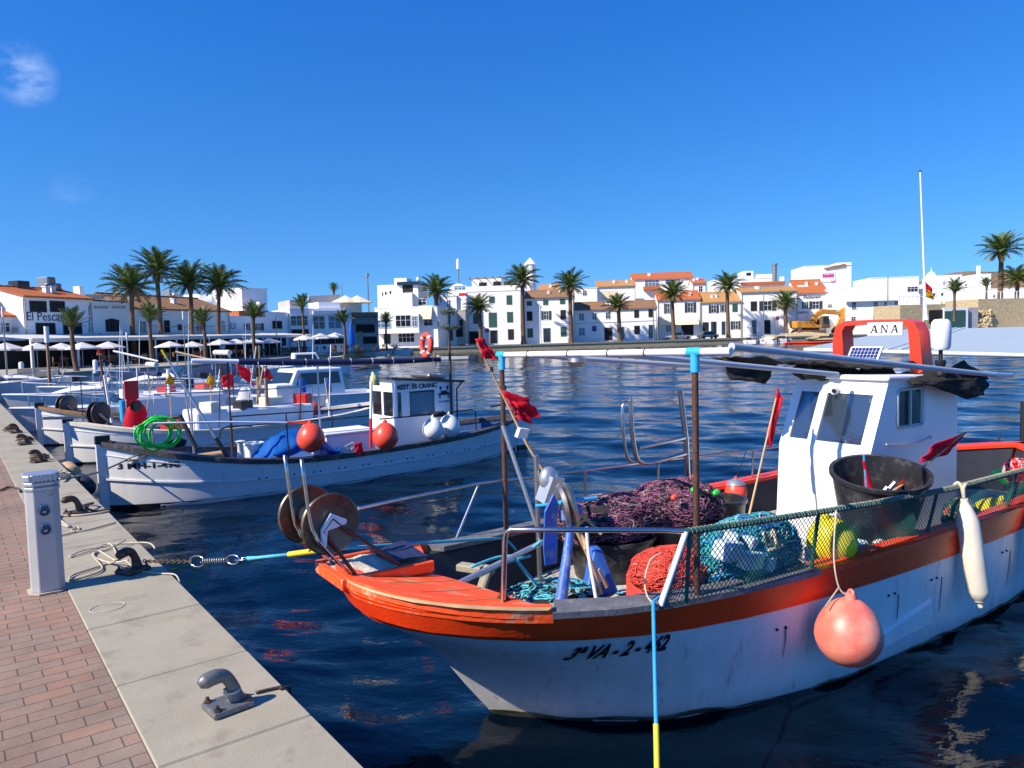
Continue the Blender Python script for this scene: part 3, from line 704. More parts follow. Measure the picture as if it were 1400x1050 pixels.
for k in range(7):
    v = -.62 + k * .2; a1_ = deckA(v) - .02; a0_ = max(-.98 + .9 * abs(v) ** 1.9 + .07, -.95)
    zz = lambda a: sheerA(max(0, (a + 1.03) / 9.2)) + .06 + .02 * (1 - (v / .86) ** 2) + .0015
    if a1_ > a0_ + .05: b = MB(A); b.tube([(a0_ + (a1_ - a0_) * i / 6, v, zz(a0_ + (a1_ - a0_) * i / 6)) for i in range(7)], .0035, 4); b.build('plank_seam', MT['wood'], fd)
# bow platform that carries the line drum
pl = [A.V(430, 782, -.14), A.V(575, 752, -.14)]
pa0, pa1, pz = -1.10, -.46, 1.20
b = MB(A); b.box((pa0, -.075, pz - .055), (pa1, -.03, pz + .02)); b.box((pa0, .40, pz - .055), (pa1, .44, pz + .02)); b.box((pa0, -.029, pz - .055), (pa0 + .04, .40, pz + .02))
b.build('bow_platform_frame', MT['orangeworn'], ana, bevel=.006)
b = MB(A); b.box((pa0 + .04, -.029, pz - .05), (pa1, .40, pz - .012)); b.build('bow_platform', MT['gratewhite'], ana)
b = MB(A); b.box((-.85, .0, pz - .12), (-.6, .35, pz - .056)); b.build('platform_bracket', MT['orange'], ana)
b = MB(A); b.slab([[(pa0 + .06 + .36 * i / 6, -.02 + .40 * j / 6, pz + .004 + .008 * math.sin(i * 2 + j)) for j in range(7)] for i in range(7)], .012); b.build('woven_mat', MT['gratewhite'], ana)
b = MB(A); b.slab([[(-.72 + .27 * i / 4, .02 + .40 * j / 4, pz + .03 + .01 * math.sin(i + j)) for j in range(5)] for i in range(5)], .01); b.build('rubber_mat', MT['navy'], ana)
# line drum
dc = A.V(447, 703, .02); dax = A.loc(A.o + np.array([-.30, .95, 0]) * 1)
dc = A.V(452, 716, -.02)
ax = np.array([-.10, .97, .10]); ax /= np.linalg.norm(ax)
wax = A.u * ax[0] + A.n * ax[1]
def dl(mb, prof, n=28): return mb.lathe(tuple(A.w(dc)), prof, n, tuple(wax))
drum = dl(MB(), [(.0, 0), (.075, 0), (.075, .36), (.0, .36)]).build('line_drum', MT['steel'], ana, smooth=40)
for h in (0, .36):
    dl(MB(), [(.0, h), (.15, h - .004), (.184, h - .012), (.193, h - .004), (.193, h + .004), (.184, h + .0), (.15, h + .006), (.0, h + .01)], 36).build('drum_flange', MT['drumsteel'], drum, smooth=50)
b = MB(A)
hub = dc + ax * -.03
for da, foot in ((-.10, (-.98, -.02, pz)), (.12, (-.66, -.02, pz))):
    b.tube([(hub[0] - .0, hub[1], hub[2] + .04), (hub[0] + da * .6, hub[1], hub[2] - .03), foot], .012, 8)
b.build('drum_bracket', MT['rust'], drum)
b = MB(A); b.prism([(hub[0] - .075, hub[1] - .01, hub[2] - .02), (hub[0] - .01, hub[1] - .01, hub[2] + .075), (hub[0] + .09, hub[1] - .01, hub[2] + .02), (hub[0] + .085, hub[1] - .01, hub[2] - .005), (hub[0] - .035, hub[1] - .01, hub[2] - .03), (hub[0] - .045, hub[1] - .01, hub[2] - .13), (hub[0] - .075, hub[1] - .01, hub[2] - .13)], (0, .03, 0)); b.build('drum_plate', MT['pvc'], drum, bevel=.004)
b = MB(A)
for px_, py_, vv in ((389, 622, .30), (412, 628, -.06)):
    t = A.V(px_, py_, vv); f = A.V(px_ + 12, py_ + 85, vv); e = A.V(px_ + 28, py_ + 118, vv)
    b.tube([t, f, (f[0] + .03, vv, f[2] - .09), e, (pa0 + .10, max(.0, vv + .02), pz)], .011, 8, 3)
b.build('line_guide', MT['steel'], drum, smooth=180)
# goalpost frame: two rusty posts, white pipe across the boat, blue tees
zb = 2.555
b = MB(A)
npb, npt = A.V(948, 800, -1.1), A.V(950, 492, -1.1); fpb, fpt = A.V(684, 730, 1.03), A.V(686, 500, 1.03)
gf = None
for nm, t0, t1 in (('post', (npt[0], -1.1, .95), npt), ('post', (fpt[0], 1.03, .93), fpt)):
    b = MB(A); b.tube([t0, t1], .022, 12); o = b.build(nm, MT['rust'], ana, smooth=60); gf = gf or o
te1 = A.V(950, 481, -1.1); te2 = A.V(686, 485, 1.03)
ndir = (te1 - te2) / np.linalg.norm(te1 - te2)
b = MB(A); b.tube([te2 - ndir * .04, te1 + ndir * .28], .024, 12); b.build('cross_pipe', MT['pvc'], ana, smooth=60)
for te, pt in ((te1, npt), (te2, fpt)):
    b = MB(A); b.tube([te - ndir * .055, te + ndir * .055], .03, 14); b.tube([te, (te[0], te[1], te[2] - .13)], .029, 14); b.build('pipe_tee', MT['cyan'], ana, smooth=60)
b = MB(A)
for f in (.18, .42, .63, .8):
    c = te2 + (te1 - te2) * f; b.tube([c - ndir * .006, c + ndir * .006], .026, 12)
b.build('pipe_clip', MT['black'], ana)
# three long tubes running aft from the frame over the wheelhouse
tubes = []
for (x0, y0, v0), (x1, y1, v1), r in (((835, 483, -.12), (1145, 512, -.15), .024), ((712, 485, .88), (1000, 503, .55), .021), ((1000, 474, -1.28), (1360, 513, -.66), .026)):
    e0, e1 = A.V(x0, y0, v0), A.V(x1, y1, v1); tubes.append((e0, e1))
    b = MB(A); b.tube([e0, e1], r, 12); b.build('canopy_pole', MT['greypvc'], ana, smooth=60)
b = MB(A); e0, e1 = A.V(1335, 511, -.5), A.V(1384, 513, -.5); b.tube([e0, e1], .022, 10); b.build('canopy_pole', MT['pvc'], ana, smooth=60)
b = MB(A); c = A.V(789, 489, -.1); b.lathe(tuple(c - np.array([0, 0, .02])), [(0, -.05), (.05, -.045), (.075, -.01), (.07, .02), (.03, .035), (0, .035)], 14); b.build('work_lamp', MT['steeldull'], ana, smooth=40)
# brace: leaning grey pole from the far post to the far deck, and pole lying across the bow
b = MB(A); b.tube([A.V(687, 582, 1.0), A.V(735, 722, .8)], .018, 10); b.build('brace', MT['alu'], ana, smooth=60)
b = MB(A); b.tube([A.V(610, 806, -.25), A.V(748, 738, .35)], .02, 10); b.build('brace', MT['alu'], ana, smooth=60)
# near bow rail
b = MB(A)
r0 = A.V(688, 828, -.66); r1 = A.V(690, 740, -.66); r2 = A.V(698, 724, -.70); r3 = A.V(905, 725, -1.1); nf = A.V(938, 727, -1.2)
b.tube([r0, r1, A.V(692, 728, -.67), r2, A.V(800, 724.5, -.95), r3, nf], .017, 10); b.build('bow_rail', MT['steel'], ana, smooth=60)
b = MB(A)
for sg in (0, 2.1, 4.2):
    b.prism([(r0[0], r0[1], r0[2] + .1), (r0[0] + .075 * math.cos(sg), r0[1] + .075 * math.sin(sg), r0[2]), (r0[0], r0[1], r0[2])], (.004, .004, 0))
b.build('rail_foot', MT['rust'], ana)
# far rail
b = MB(A); fr = [A.V(490, 695, .5), A.V(560, 680, .8), A.V(655, 661, 1.02), A.V(800, 643, 1.15), A.V(900, 630, 1.2), A.V(1030, 615, 1.22), A.V(1070, 610, 1.22)]
b.tube(fr, .013, 8); 
for i, (x, y) in ((2, (648, 735)), (3, (797, 690)), (4, (905, 690)), (5, (1045, 660))):
    b.tube([fr[i], (fr[i][0] - (.25 if i == 2 else 0), fr[i][1] + .02, .95)], .012, 8)
b.build('far_rail', MT['steel'], ana, smooth=60)
# net guard on the near side: rail, posts, raked end bar, diamond netting
nr = [nf, A.V(1000, 718, -1.23), A.V(1100, 703, -1.25), A.V(1200, 687, -1.27), A.V(1300, 668, -1.28), A.V(1400, 642, -1.28), A.V(1480, 615, -1.26)]
def nbase(a): return (a, -1.2 * min(1, .955 + .02 * a), sheerA((a + 1.03) / 9.2) + .045)
b = MB(A); b.tube(nr, .022, 10, 3); b.build('guard_rail', MT['netgreen'], ana, smooth=60)
b = MB(A); eb = A.V(903, 828, -1.17); b.tube([nf, eb], .019, 10); b.build('guard_end_bar', MT['pvc'], ana, smooth=60)
def railpt(a):
    for p, q in zip(nr, nr[1:]):
        if p[0] <= a <= q[0]: return p + (q - p) * ((a - p[0]) / (q[0] - p[0]))
    return nr[-1] if a > nr[-1][0] else nr[0]
for x in (949, 1117, 1275, 1383):
    p = A.V(x, 700, -1.24); t = railpt(p[0]); b = MB(A); b.tube([t, nbase(p[0])], .014, 8); b.build('guard_post', MT['netgreen'], ana, smooth=60)
b = MB(A); cell = .040; a0n = eb[0] - .02; a1n = nr[-1][0]
def npnt(s_, t_):  # s along in metres, t up 0..1
    a = a0n + s_; bt = np.array(nbase(a)); tp = railpt(a) if a > nf[0] else eb + (nf - eb) * max(.02, (a - eb[0]) / (nf[0] - eb[0]))
    sag = .012 * math.sin(s_ * 7) * math.sin(t_ * 3.1)
    q = bt + (tp - bt) * t_; return (q[0], q[1] - .012 + sag, q[2])
nrow = 10; ncol = int((a1n - a0n) / cell)
for k in range(-nrow, ncol + nrow):
    for d in (1, -1):
        pts = []
        for j in range(nrow * 2 + 1):
            s_ = (k + d * j / 2) * cell
            if 0 <= s_ <= a1n - a0n: pts.append(npnt(s_, j / (nrow * 2)))
        if len(pts) > 1: b.tube(pts[::2] if len(pts) > 4 else pts, .0030, 3, cap=False)
b.build('netting', MT['netgreen'], ana)
b = MB(A); rr = random.Random(5)
for k in range(150):
    a = nf[0] + .03 + k * .033 + rr.uniform(-.006, .006)
    if a > nr[-1][0]: break
    p = railpt(a); b.tube([(p[0], p[1] + .024 * math.cos(t), p[2] + .024 * math.sin(t)) for t in (0, 1.05, 2.1, 3.1, 4.2, 5.2)], .0025, 3, closed=True)
b.build('net_lashing', MT['rope'], ana)
# name on the bow
def hp(a, z):
    lo, hi = 0., 1.
    for _ in range(40):
        m_ = (lo + hi) / 2
        if HA.P(m_, z, -1)[0] < a: lo = m_
        else: hi = m_
    return np.array(HA.P(lo, z, -1))
def hull_text(body, H, a0, z0, a1, size, m, parent, F, lift=.006, shear=.25, name='registration_number'):
    # each glyph follows the planking
    n = len(body); o = None
    cu = D.curves.new('t', 'FONT'); cu.body = body; cu.size = size; cu.shear = shear; cu.offset = .006 * size / .15; cu.extrude = .0; cu.resolution_u = 3
    ob = D.objects.new('t', cu); COL.objects.link(ob); dg = bpy.context.evaluated_depsgraph_get()
    me = D.meshes.new_from_object(ob.evaluated_get(dg)); D.objects.remove(ob); D.curves.remove(cu)
    bm = bmesh.new(); bm.from_mesh(me); bmesh.ops.triangulate(bm, faces=bm.faces)
    for _ in range(4):
        lg = [e for e in bm.edges if e.calc_length() > size * .22]
        if not lg: break
        bmesh.ops.subdivide_edges(bm, edges=lg, cuts=1); bmesh.ops.triangulate(bm, faces=[f for f in bm.faces if len(f.verts) > 3])
    xs = [v.co.x for v in bm.verts]; x0, x1 = min(xs), max(xs)
    base = BASE[parent.name]
    for v in bm.verts:
        a = a0 + (a1 - a0) * (v.co.x - x0) / (x1 - x0); z = z0 + v.co.y
        p = np.array(H(a, z)); p2 = np.array(H(a + .02, z)); p3 = np.array(H(a, z + .02))
        nn = np.cross(p2 - p, p3 - p); nn /= np.linalg.norm(nn); 
        if nn[1] > 0: nn = -nn
        v.co = Vector(F.w(p + nn * lift) - base)
    bm.to_mesh(me); bm.free(); me.name = name; me.materials.clear(); me.materials.append(m)
    q = D.objects.new(name, me); COL.objects.link(q); q.parent = parent; BASE[q.name] = base; return q
ta = A.V(768, 905, -.9); tb = A.V(918, 886, -1.08)
hull_text('3ª VA - 2 - 462', hp, ta[0] + .16, .615, tb[0] + .06, .165, MT['letter'], ana, A)
rr = random.Random(17)
for a, z, l_ in ((1.75, .57, .22), (2.4, .57, .13), (3.05, .56, .26), (3.7, .57, .30), (4.35, .56, .2), (4.95, .56, .33), (5.5, .56, .25)):
    b = MB(A); row = []
    for i in range(6):
        p = hp(a + .004 * math.sin(i), z - l_ * i / 5); w = .006 * (1 - .75 * i / 5) * rr.uniform(.8, 1.2); row.append([(p[0] - w, p[1] - .004, p[2]), (p[0] + w, p[1] - .004, p[2])])
    b.slab(row, .002); b.build('rust_run', MT['rustrun'], ana)
# ------------------------------------------------------------------ wheelhouse
CW_ = .5
def cv(x, y, v): return A.V(x, y, v)
kn = cv(1190, 622, -CW_)[0]; kz = 1.50
tpz = 2.17; ta_ = cv(1215, 530, -CW_)[0]; ba = kn - .06; ca1 = cv(1308, 620, -CW_)[0]
prof = [(ba, .55), (kn, kz), (ta_, tpz), (ca1 - .02, tpz - .04), (ca1, .55)]
# side wall outline is extruded across; openings are cut by building panels round them
def front(a_lo, a_hi, z_lo, z_hi, v0, v1): pass
b = MB(A)
th = .035
# side walls with a window opening each
sw0, sw1 = cv(1222, 540, -CW_)[0] + .08, cv(1262, 540, -CW_)[0] - .02; wz0, wz1 = 1.72, 2.06
for sgn in (-1, 1):
    y0 = sgn * CW_; dy = -sgn * th
    def pan(poly): b.prism([(p[0], y0, p[1]) for p in poly], (0, dy, 0))
    fa = lambda z: kn + (ta_ - kn) * (z - kz) / (tpz - kz)
    pan([(ba, .55), (kn, kz), (fa(wz0), wz0), (ca1, wz0), (ca1, .55)])
    pan([(fa(wz0), wz0), (fa(wz1), wz1), (sw0, wz1), (sw0, wz0)])
    pan([(sw1, wz0), (sw1, wz1), (ca1 - .01, wz1), (ca1, wz0)])
    pan([(fa(wz1), wz1), (ta_, tpz), (ca1 - .02, tpz - .04), (ca1 - .01, wz1)])
# front lower panel
b.prism([(ba, -CW_ + th, .55), (ba, CW_ - th, .55), (kn, CW_ - th, kz), (kn, -CW_ + th, kz)], (th, 0, 0))
# raked windscreen with two openings
def fp(v, t): return (kn + (ta_ - kn) * t, v, kz + (tpz - kz) * t)
def fpan(v0, v1, t0, t1): b.prism([fp(v0, t0), fp(v1, t0), fp(v1, t1), fp(v0, t1)], (th, 0, 0))
e = CW_ - th; w0, w1, wm0, wm1 = -e + .08, e - .06, .10, .19; t0, t1 = .10, .80
fpan(-e, e, 0, t0); fpan(-e, e, t1, 1); fpan(-e, w0, t0, t1); fpan(w1, e, t0, t1); fpan(wm0, wm1, t0, t1)
# back wall
b.prism([(ca1, -e, .55), (ca1, e, .55), (ca1 - .01, e, 1.45), (ca1 - .01, -e, 1.45)], (-th, 0, 0)); b.prism([(ca1 - .015, -e, 2.0), (ca1 - .015, e, 2.0), (ca1 - .02, e, tpz - .04), (ca1 - .02, -e, tpz - .04)], (-th, 0, 0))
wh = b.build('wheelhouse', MT['cabin'], ana)
b = MB(A); b.prism([(ta_ - .05, -CW_ - .03, tpz + .002), (ca1 + .06, -CW_ - .03, tpz - .038), (ca1 + .06, CW_ + .03, tpz - .038), (ta_ - .05, CW_ + .03, tpz + .002)], (0, 0, .05)); b.build('roof', MT['cabin'], wh, bevel=.02, seg=2)
for v0, v1 in ((w0, wm0), (wm1, w1)):
    b = MB(A); b.prism([tuple(np.array(fp(v, t)) + np.array([.014, 0, 0])) for v, t in ((v0, t0), (v1, t0), (v1, t1), (v0, t1))], (.006, 0, 0))
    b.build('windscreen_pane', MT['wglass'] if 'wglass' in MT else MT['glass'], wh)
for sgn in (-1, 1):
    b = MB(A); y = sgn * (CW_ + .006)
    c = [(sw0 - .02, wz0 - .02), (sw1 + .02, wz0 - .02), (sw1 + .02, wz1 + .02), (sw0 - .02, wz1 + .02)]
    rad = .05; pts = []
    for (cx, cz), a0 in zip(((c[0][0] + rad, c[0][1] + rad), (c[1][0] - rad, c[1][1] + rad), (c[2][0] - rad, c[2][1] - rad), (c[3][0] + rad, c[3][1] - rad)), (180, 270, 0, 90)):
        for k in range(5):
            an = R(a0 + k * 22.5); pts.append((cx + rad * math.cos(an), y, cz + rad * math.sin(an)))
    b.tube(pts, .014, 8, closed=True); fr_ = b.build('side_window', MT['alu'], wh, smooth=60)
    b = MB(A); b.box((sw0, y - .004 - sgn * .02, wz0), (sw1, y + .004 - sgn * .02, wz1)); b.build('pane', MT['wglass'] if 'wglass' in MT else MT['glass'], fr_)
    b = MB(A); mx = (sw0 + sw1) / 2 - .03; b.box((mx, y - .014, wz0), (mx + .02, y + .008, wz1)); b.build('frame_bar', MT['alu'], fr_)
# things seen through the windscreen
b = MB(A); b.cbox((kn + .35, 0, kz - .06), (.5, .8, .03)); b.build('dashboard', MT['steeldull'], wh)
b = MB(A)
for q, sz in (((kn + .25, -.25, kz + .03), (.12, .15, .12)), ((kn + .28, .0, kz + .0), (.14, .2, .09)), ((kn + .25, .3, kz + .04), (.1, .1, .16))): b.cbox(q, sz, .3)
b.build('instrument_box', MT['black'], wh, bevel=.01)
b = MB(A); b.cbox((kn + .24, -.36, kz + .06), (.05, .08, .17), .2); b.build('paper_roll', MT['bamboo'], wh)
# floodlight, grab wire and brackets on the wheelhouse
lp = A.V(1141, 532, -.12); lp = np.array([fp(0, .85)[0] - .05, lp[1], lp[2]])
lp = A.A(1141, 534, fp(0, .85)[0] - .06)
b = MB(A); b.lathe(tuple(A.w(lp)) if False else tuple(lp), [(0, -.04), (.03, -.035), (.035, .0), (.035, .03), (.0, .045)], 14); b.build('deck_lamp', MT['cabin'], wh, smooth=40)
b = MB(A); b.sphere((lp[0] - .03, lp[1] - .012, lp[2]), .022, 12, 8); b.build('lamp_lens', MT['dark'], wh, smooth=180)
b = MB(A); g0 = A.V(1212, 608, -CW_ - .01); g1 = A.V(1272, 598, -CW_ - .01); b.tube([g0, (g0 + g1) / 2 + np.array([0, -.02, -.03]), g1], .007, 6, 4); b.sphere(tuple(g1), .018, 8, 6); b.sphere(tuple(g0), .014, 8, 6); b.build('grab_rail', MT['alu'], wh, smooth=60)
# red arch over the wheelhouse
aa0 = cv(1263, 440, -CW_)[0] - .03; at = A.V(1275, 437, -CW_)[2]
W2 = CW_ - .03
b = MB(A); G = []
def archsec(p, w, d): pass
ap = [(-W2, tpz - .25), (-W2, tpz + .15), (-W2 + .02, at - .12), (-W2 + .06, at - .03), (-W2 + .14, at), (0, at + .006), (W2 - .14, at), (W2 - .04, at - .05), (W2, at - .2), (W2 + .02, tpz + .12), (W2 + .03, tpz - .2)]
wd = [.16, .19, .17, .14, .075, .05, .075, .15, .2, .22, .22]
tk = .09
rows = []
for i, (v, z) in enumerate(ap):
    p0_ = np.array(ap[max(0, i - 1)]); p1_ = np.array(ap[min(len(ap) - 1, i + 1)]); d = p1_ - p0_; d /= np.linalg.norm(d); nn = np.array([d[1], -d[0]])
    h = min(tk, wd[i])
    o_ = np.array([v, z]) - nn * .012; i_ = np.array([v, z]) + nn * (wd[i] * .55)
    sh = .10 * (tpz + .55 - z)
    rows.append([(aa0 + sh, o_[0], o_[1]), (aa0 + .2 + sh, o_[0], o_[1]), (aa0 + .2 + sh, i_[0], i_[1]), (aa0 + sh, i_[0], i_[1]), (aa0 + sh, o_[0], o_[1])])
b.grid(rows); arch = b.build('arch', MT['redorange'], ana, smooth=35)
# name board ANA
s0 = A.V(1188, 459, -W2 + .24); n0 = A.A(1187, 459, aa0 - .03); n1 = A.A(1235, 457, aa0 - .03); n2 = A.A(1187, 443, aa0 - .03)
b = MB(A); b.box((aa0 - .05, n1[1], n0[2]), (aa0 - .03, n0[1], n0[2] + .135)); nb = b.build('name_board', MT['white'], ana, bevel=.003)
wbd = n0[1] - n1[1]
def letter(mb, ch, v, w, z, h):
    # slab-serif capitals; +v is to the left seen from the bow
    X = aa0 - .052; S = .2
    def st(x0, z0, x1, z1, t):
        f = lambda x, zz: (X, v - (x + S * (zz - .0) * .3 * h / w) * w, z + zz * h)
        mb.prism([f(x0 - t, z0), f(x0 + t, z0), f(x1 + t, z1), f(x1 - t, z1)], (-.004, 0, 0))
    def bar(x0, x1, z0, z1):
        f = lambda x, zz: (X, v - (x + S * zz * .3 * h / w) * w, z + zz * h)
        mb.prism([f(x0, z0), f(x1, z0), f(x1, z1), f(x0, z1)], (-.0035, 0, 0))
    if ch == 'A':
        st(.12, 0, .48, 1, .045); st(.84, 0, .54, 1, .10); bar(.28, .72, .30, .38); bar(-.04, .28, 0, .06); bar(.66, 1.04, 0, .06)
    else:
        st(.14, 0, .14, 1, .045); st(.16, 1, .82, 0, .10); st(.86, 0, .86, 1, .045); bar(-.02, .30, 0, .06); bar(-.02, .28, .94, 1); bar(.70, 1.0, .94, 1)
b = MB(A); lw = wbd * .215
for i, ch in enumerate('ANA'): letter(b, ch, n0[1] - wbd * (.10 + .29 * i), lw, n0[2] + .03, .078)
b.build('name_lettering', MT['letter'], nb)
# solar panel in front of the arch
m0 = A.A(1160, 490, aa0 - .12); m1 = A.A(1203, 492, aa0 - .12)
b = MB(A); b.prism([(aa0 - .16, m0[1], 2.31), (aa0 - .16, m1[1], 2.31), (aa0 - .05, m1[1], 2.47), (aa0 - .05, m0[1], 2.47)], (-.018, 0, .012)); sp = b.build('solar_panel', MT['white'], ana)
b = MB(A); nx, nz_ = 8, 4
for i in range(nx):
    for j in range(nz_):
        u0, u1 = (i + .08) / nx, (i + .92) / nx; q0, q1 = (j + .06) / nz_, (j + .94) / nz_
        f = lambda u, q: (aa0 - .16 + .11 * (.07 + .86 * q) - .0195, m0[1] + (m1[1] - m0[1]) * (.05 + .9 * u), 2.31 + .16 * (.07 + .86 * q) + .013)
        b.prism([f(u0, q0), f(u1, q0), f(u1, q1), f(u0, q1)], (-.002, 0, .0015))
b.build('solar_cells', MT['solar'], sp)
# white canister, lamp and whip antenna on the near leg
k0 = A.V(1285, 456, -W2 - .12)
b = MB(A); b.lathe((aa0 + .18, -W2 - .12, k0[2] - .16), [(0, 0), (.07, .0), (.088, .03), (.092, .2), (.085, .27), (.06, .3), (0, .305)], 16); b.build('raft_canister', MT['white'], ana, smooth=50)
b = MB(A); b.lathe((aa0 + .18, -W2 - .12, tpz + .02), [(0, 0), (.05, 0), (.05, .05), (.042, .06), (.042, .1), (.05, .11), (.05, .15), (0, .15)], 14); b.tube([(aa0 + .18, -W2 - .12, tpz + .17), (aa0 + .18, -W2 - .12, k0[2] - .16)], .02, 8); b.build('navigation_lamp', MT['black'], ana, smooth=40)
w0_ = A.V(1266, 440, -W2 + .02); wt = A.V(1258, 234, -W2 + .02)
w0_ = np.array([aa0 + .1, -W2 + .02, at]); 
dd = A.A(1266, 438, aa0 + .1); w0_ = np.array([aa0 + .1, dd[1], at]); wt = A.A(1258, 234, aa0 + .1)
b = MB(A); b.tube([w0_, w0_ + np.array([0, 0, .06]), w0_ + (wt - w0_) * .15, wt], [.026, .014, .011, .007], 8); b.build('whip_antenna', MT['pvc'], ana, smooth=60)
b = MB(A); b.sphere(tuple(wt), .012, 8, 6); b.build('antenna_tip', MT['black'], ana)
# ------------------------------------------------------------------ black shade net rolled on the poles
def cloth(F, corners, nu, nv, amp, th, seed, name, m, parent=None, freq=3.0, base=None, sag=0):
    c = [np.array(p, float) for p in corners]; G = []
    nrm = np.cross(c[1] - c[0], c[3] - c[0]); nrm /= np.linalg.norm(nrm) + 1e-9
    for i in range(nu + 1):
        row = []
        for j in range(nv + 1):
            u, v = i / nu, j / nv
            p = c[0] * (1 - u) * (1 - v) + c[1] * u * (1 - v) + c[2] * u * v + c[3] * (1 - u) * v
            k = mnoise.noise(Vector((u * freq + seed * 7.3, v * freq * .8, seed))) + .5 * mnoise.noise(Vector((u * freq * 2.7, v * freq * 2 + seed, seed * 2)))
            p = p + nrm * amp * k; p = p - np.array([0, 0, sag * 4 * u * (1 - u)])
            if F is None: pass
            row.append(tuple(p))
        G.append(row)
    b = MB(F); b.slab(G, th); return b.build(name, m, parent, base=base, smooth=180)
t1, t3 = tubes[1], tubes[2]
f0 = A.V(996, 505, .55); f1 = A.V(1150, 506, .5); f2 = A.V(1345, 514, -.62)
sn = thing('shade_net', 'bunched black shade net draped over the wheelhouse roof and poles of the orange boat', 'shade net', A.w((4.6, 0, tpz + .05)))
sz = tpz + .06
cloth(A, [(3.0, .62, 2.42), (3.95, .62, sz + .12), (3.95, .15, sz + .12), (3.2, .42, 2.42)], 14, 8, .06, .012, 3, 'front_fold', MT['shade'], sn)
cloth(A, [(3.05, .55, 2.42), (3.85, .5, 2.33), (3.6, .45, 2.14), (3.15, .5, 2.2)], 10, 6, .07, .012, 9, 'hanging_tatter', MT['shade'], sn)
b = MB(A); rr = random.Random(6); e0, e1 = A.V(1085, 503, .35), A.V(1340, 516, -.66); n = 26
b.tube([e0 + (e1 - e0) * i / n + np.array([rr.uniform(-.03, .03), rr.uniform(-.05, .05), -.03 + rr.uniform(-.035, .03)]) for i in range(n + 1)], [.03] + [rr.uniform(.045, .11) for i in range(n - 1)] + [.05], 9, 3); b.build('bunched_roll', MT['shade'], sn)
cloth(A, [(3.85, .55, sz + .14), (aa0 + .05, .5, sz + .05), (aa0 + .05, -.5, sz + .06), (3.9, -.0, sz + .09)], 16, 14, .07, .012, 4, 'roof_fold', MT['shade'], sn, freq=4)
q0, q1, q2, q3 = A.V(1240, 515, -.45), A.V(1318, 495, -.62), A.V(1350, 530, -.75), A.V(1262, 525, -.55)
cloth(A, [q0, q1, A.V(1352, 518, -.7), A.V(1250, 527, -.62)], 14, 8, .05, .012, 5, 'side_fold', MT['shade'], sn, freq=4)
cloth(A, [A.V(1255, 520, -.6), A.V(1352, 516, -.72), A.V(1345, 540, -.74), A.V(1322, 546, -.68)], 14, 8, .05, .012, 6, 'hanging_tatter', MT['shade'], sn, freq=4)
# ------------------------------------------------------------------ what the orange boat carries
def curls(F, c, rad, n, r, seed, ln=(4, 9), step=.09, up=.6, flat=.0):
    rr = random.Random(seed); b = MB(F)
    for _ in range(n):
        # a wandering strand on the upper shell of an ellipsoid
        th = math.acos(rr.uniform(-.25, 1)); ph = rr.uniform(0, 6.283); d = np.array([math.sin(th) * math.cos(ph), math.sin(th) * math.sin(ph), math.cos(th)])
        h = np.array([rr.gauss(0, 1), rr.gauss(0, 1), rr.gauss(0, 1) * .6]); pts = []
        for k in range(rr.randint(*ln)):
            d = d / np.linalg.norm(d); q = 1 + .10 * mnoise.noise(Vector(d * 2.2)) + rr.uniform(-.03, .09)
            pts.append((c[0] + d[0] * rad[0] * q, c[1] + d[1] * rad[1] * q, c[2] + max(-.6, d[2]) * rad[2] * q))
            h = h + np.array([rr.gauss(0, .9), rr.gauss(0, .9), rr.gauss(0, .7)]); h /= np.linalg.norm(h) + 1e-6
            d = d + h * step / max(rad)
        b.tube(pts, r * rr.uniform(.7, 1.3), 4, 2, cap=False)
    return b
def pile(F, c, rad, name, label, core, layers, seed, cat='fishing net'):
    g = thing(name, label, cat, F.w((c[0], c[1], c[2] - rad[2])))
    b = MB(F); b.sphere(c, 1.0, 22, 14, tuple(x * .97 for x in rad), .22, seed); b.build('net_heap', core, g, smooth=180)
    for i, (m, n, r) in enumerate(layers): curls(F, c, rad, n, r, seed + i * 11).build('strands', m, g, smooth=180)
    return g
def tub(F, c, r0, r1, h, name, label, m, cat='tub', lip=.02, fill=None, tilt=None):
    ax = tuple(F.w(np.array(tilt)) - F.o) if tilt else (0, 0, 1)
    g = thing(name, label, cat, F.w(c)); b = MB()
    b.lathe(tuple(F.w(c)), [(0, 0), (r0, 0), (r1, h - .03), (r1 + lip, h - .03), (r1 + lip, h), (r1 - .012, h), (r0 - .012, .03), (0, .03)], 32, ax)
    b.build('tub_wall', m, g, smooth=40); return g
def at_v(x, y, v): return A.V(x, y, v)
DZ = .567
# big black bucket by the wheelhouse, on the near side deck
bc = A.V(1202, 660, -.86)
g = tub(A, (bc[0] - .05, -.86, .93), .27, .375, .56, 'bucket', 'large open black bucket with red marker flags beside the wheelhouse', MT['tubblack'], 'bucket', tilt=(-.16, -.16, 1))
b = MB(A); b.box((bc[0] - .4, -1.12, DZ), (bc[0] + .35, -.62, .925)); tag(b.build('fish_crate', MT['black'], bevel=.02), 'dark crate under the large black bucket behind the netting', 'crate')
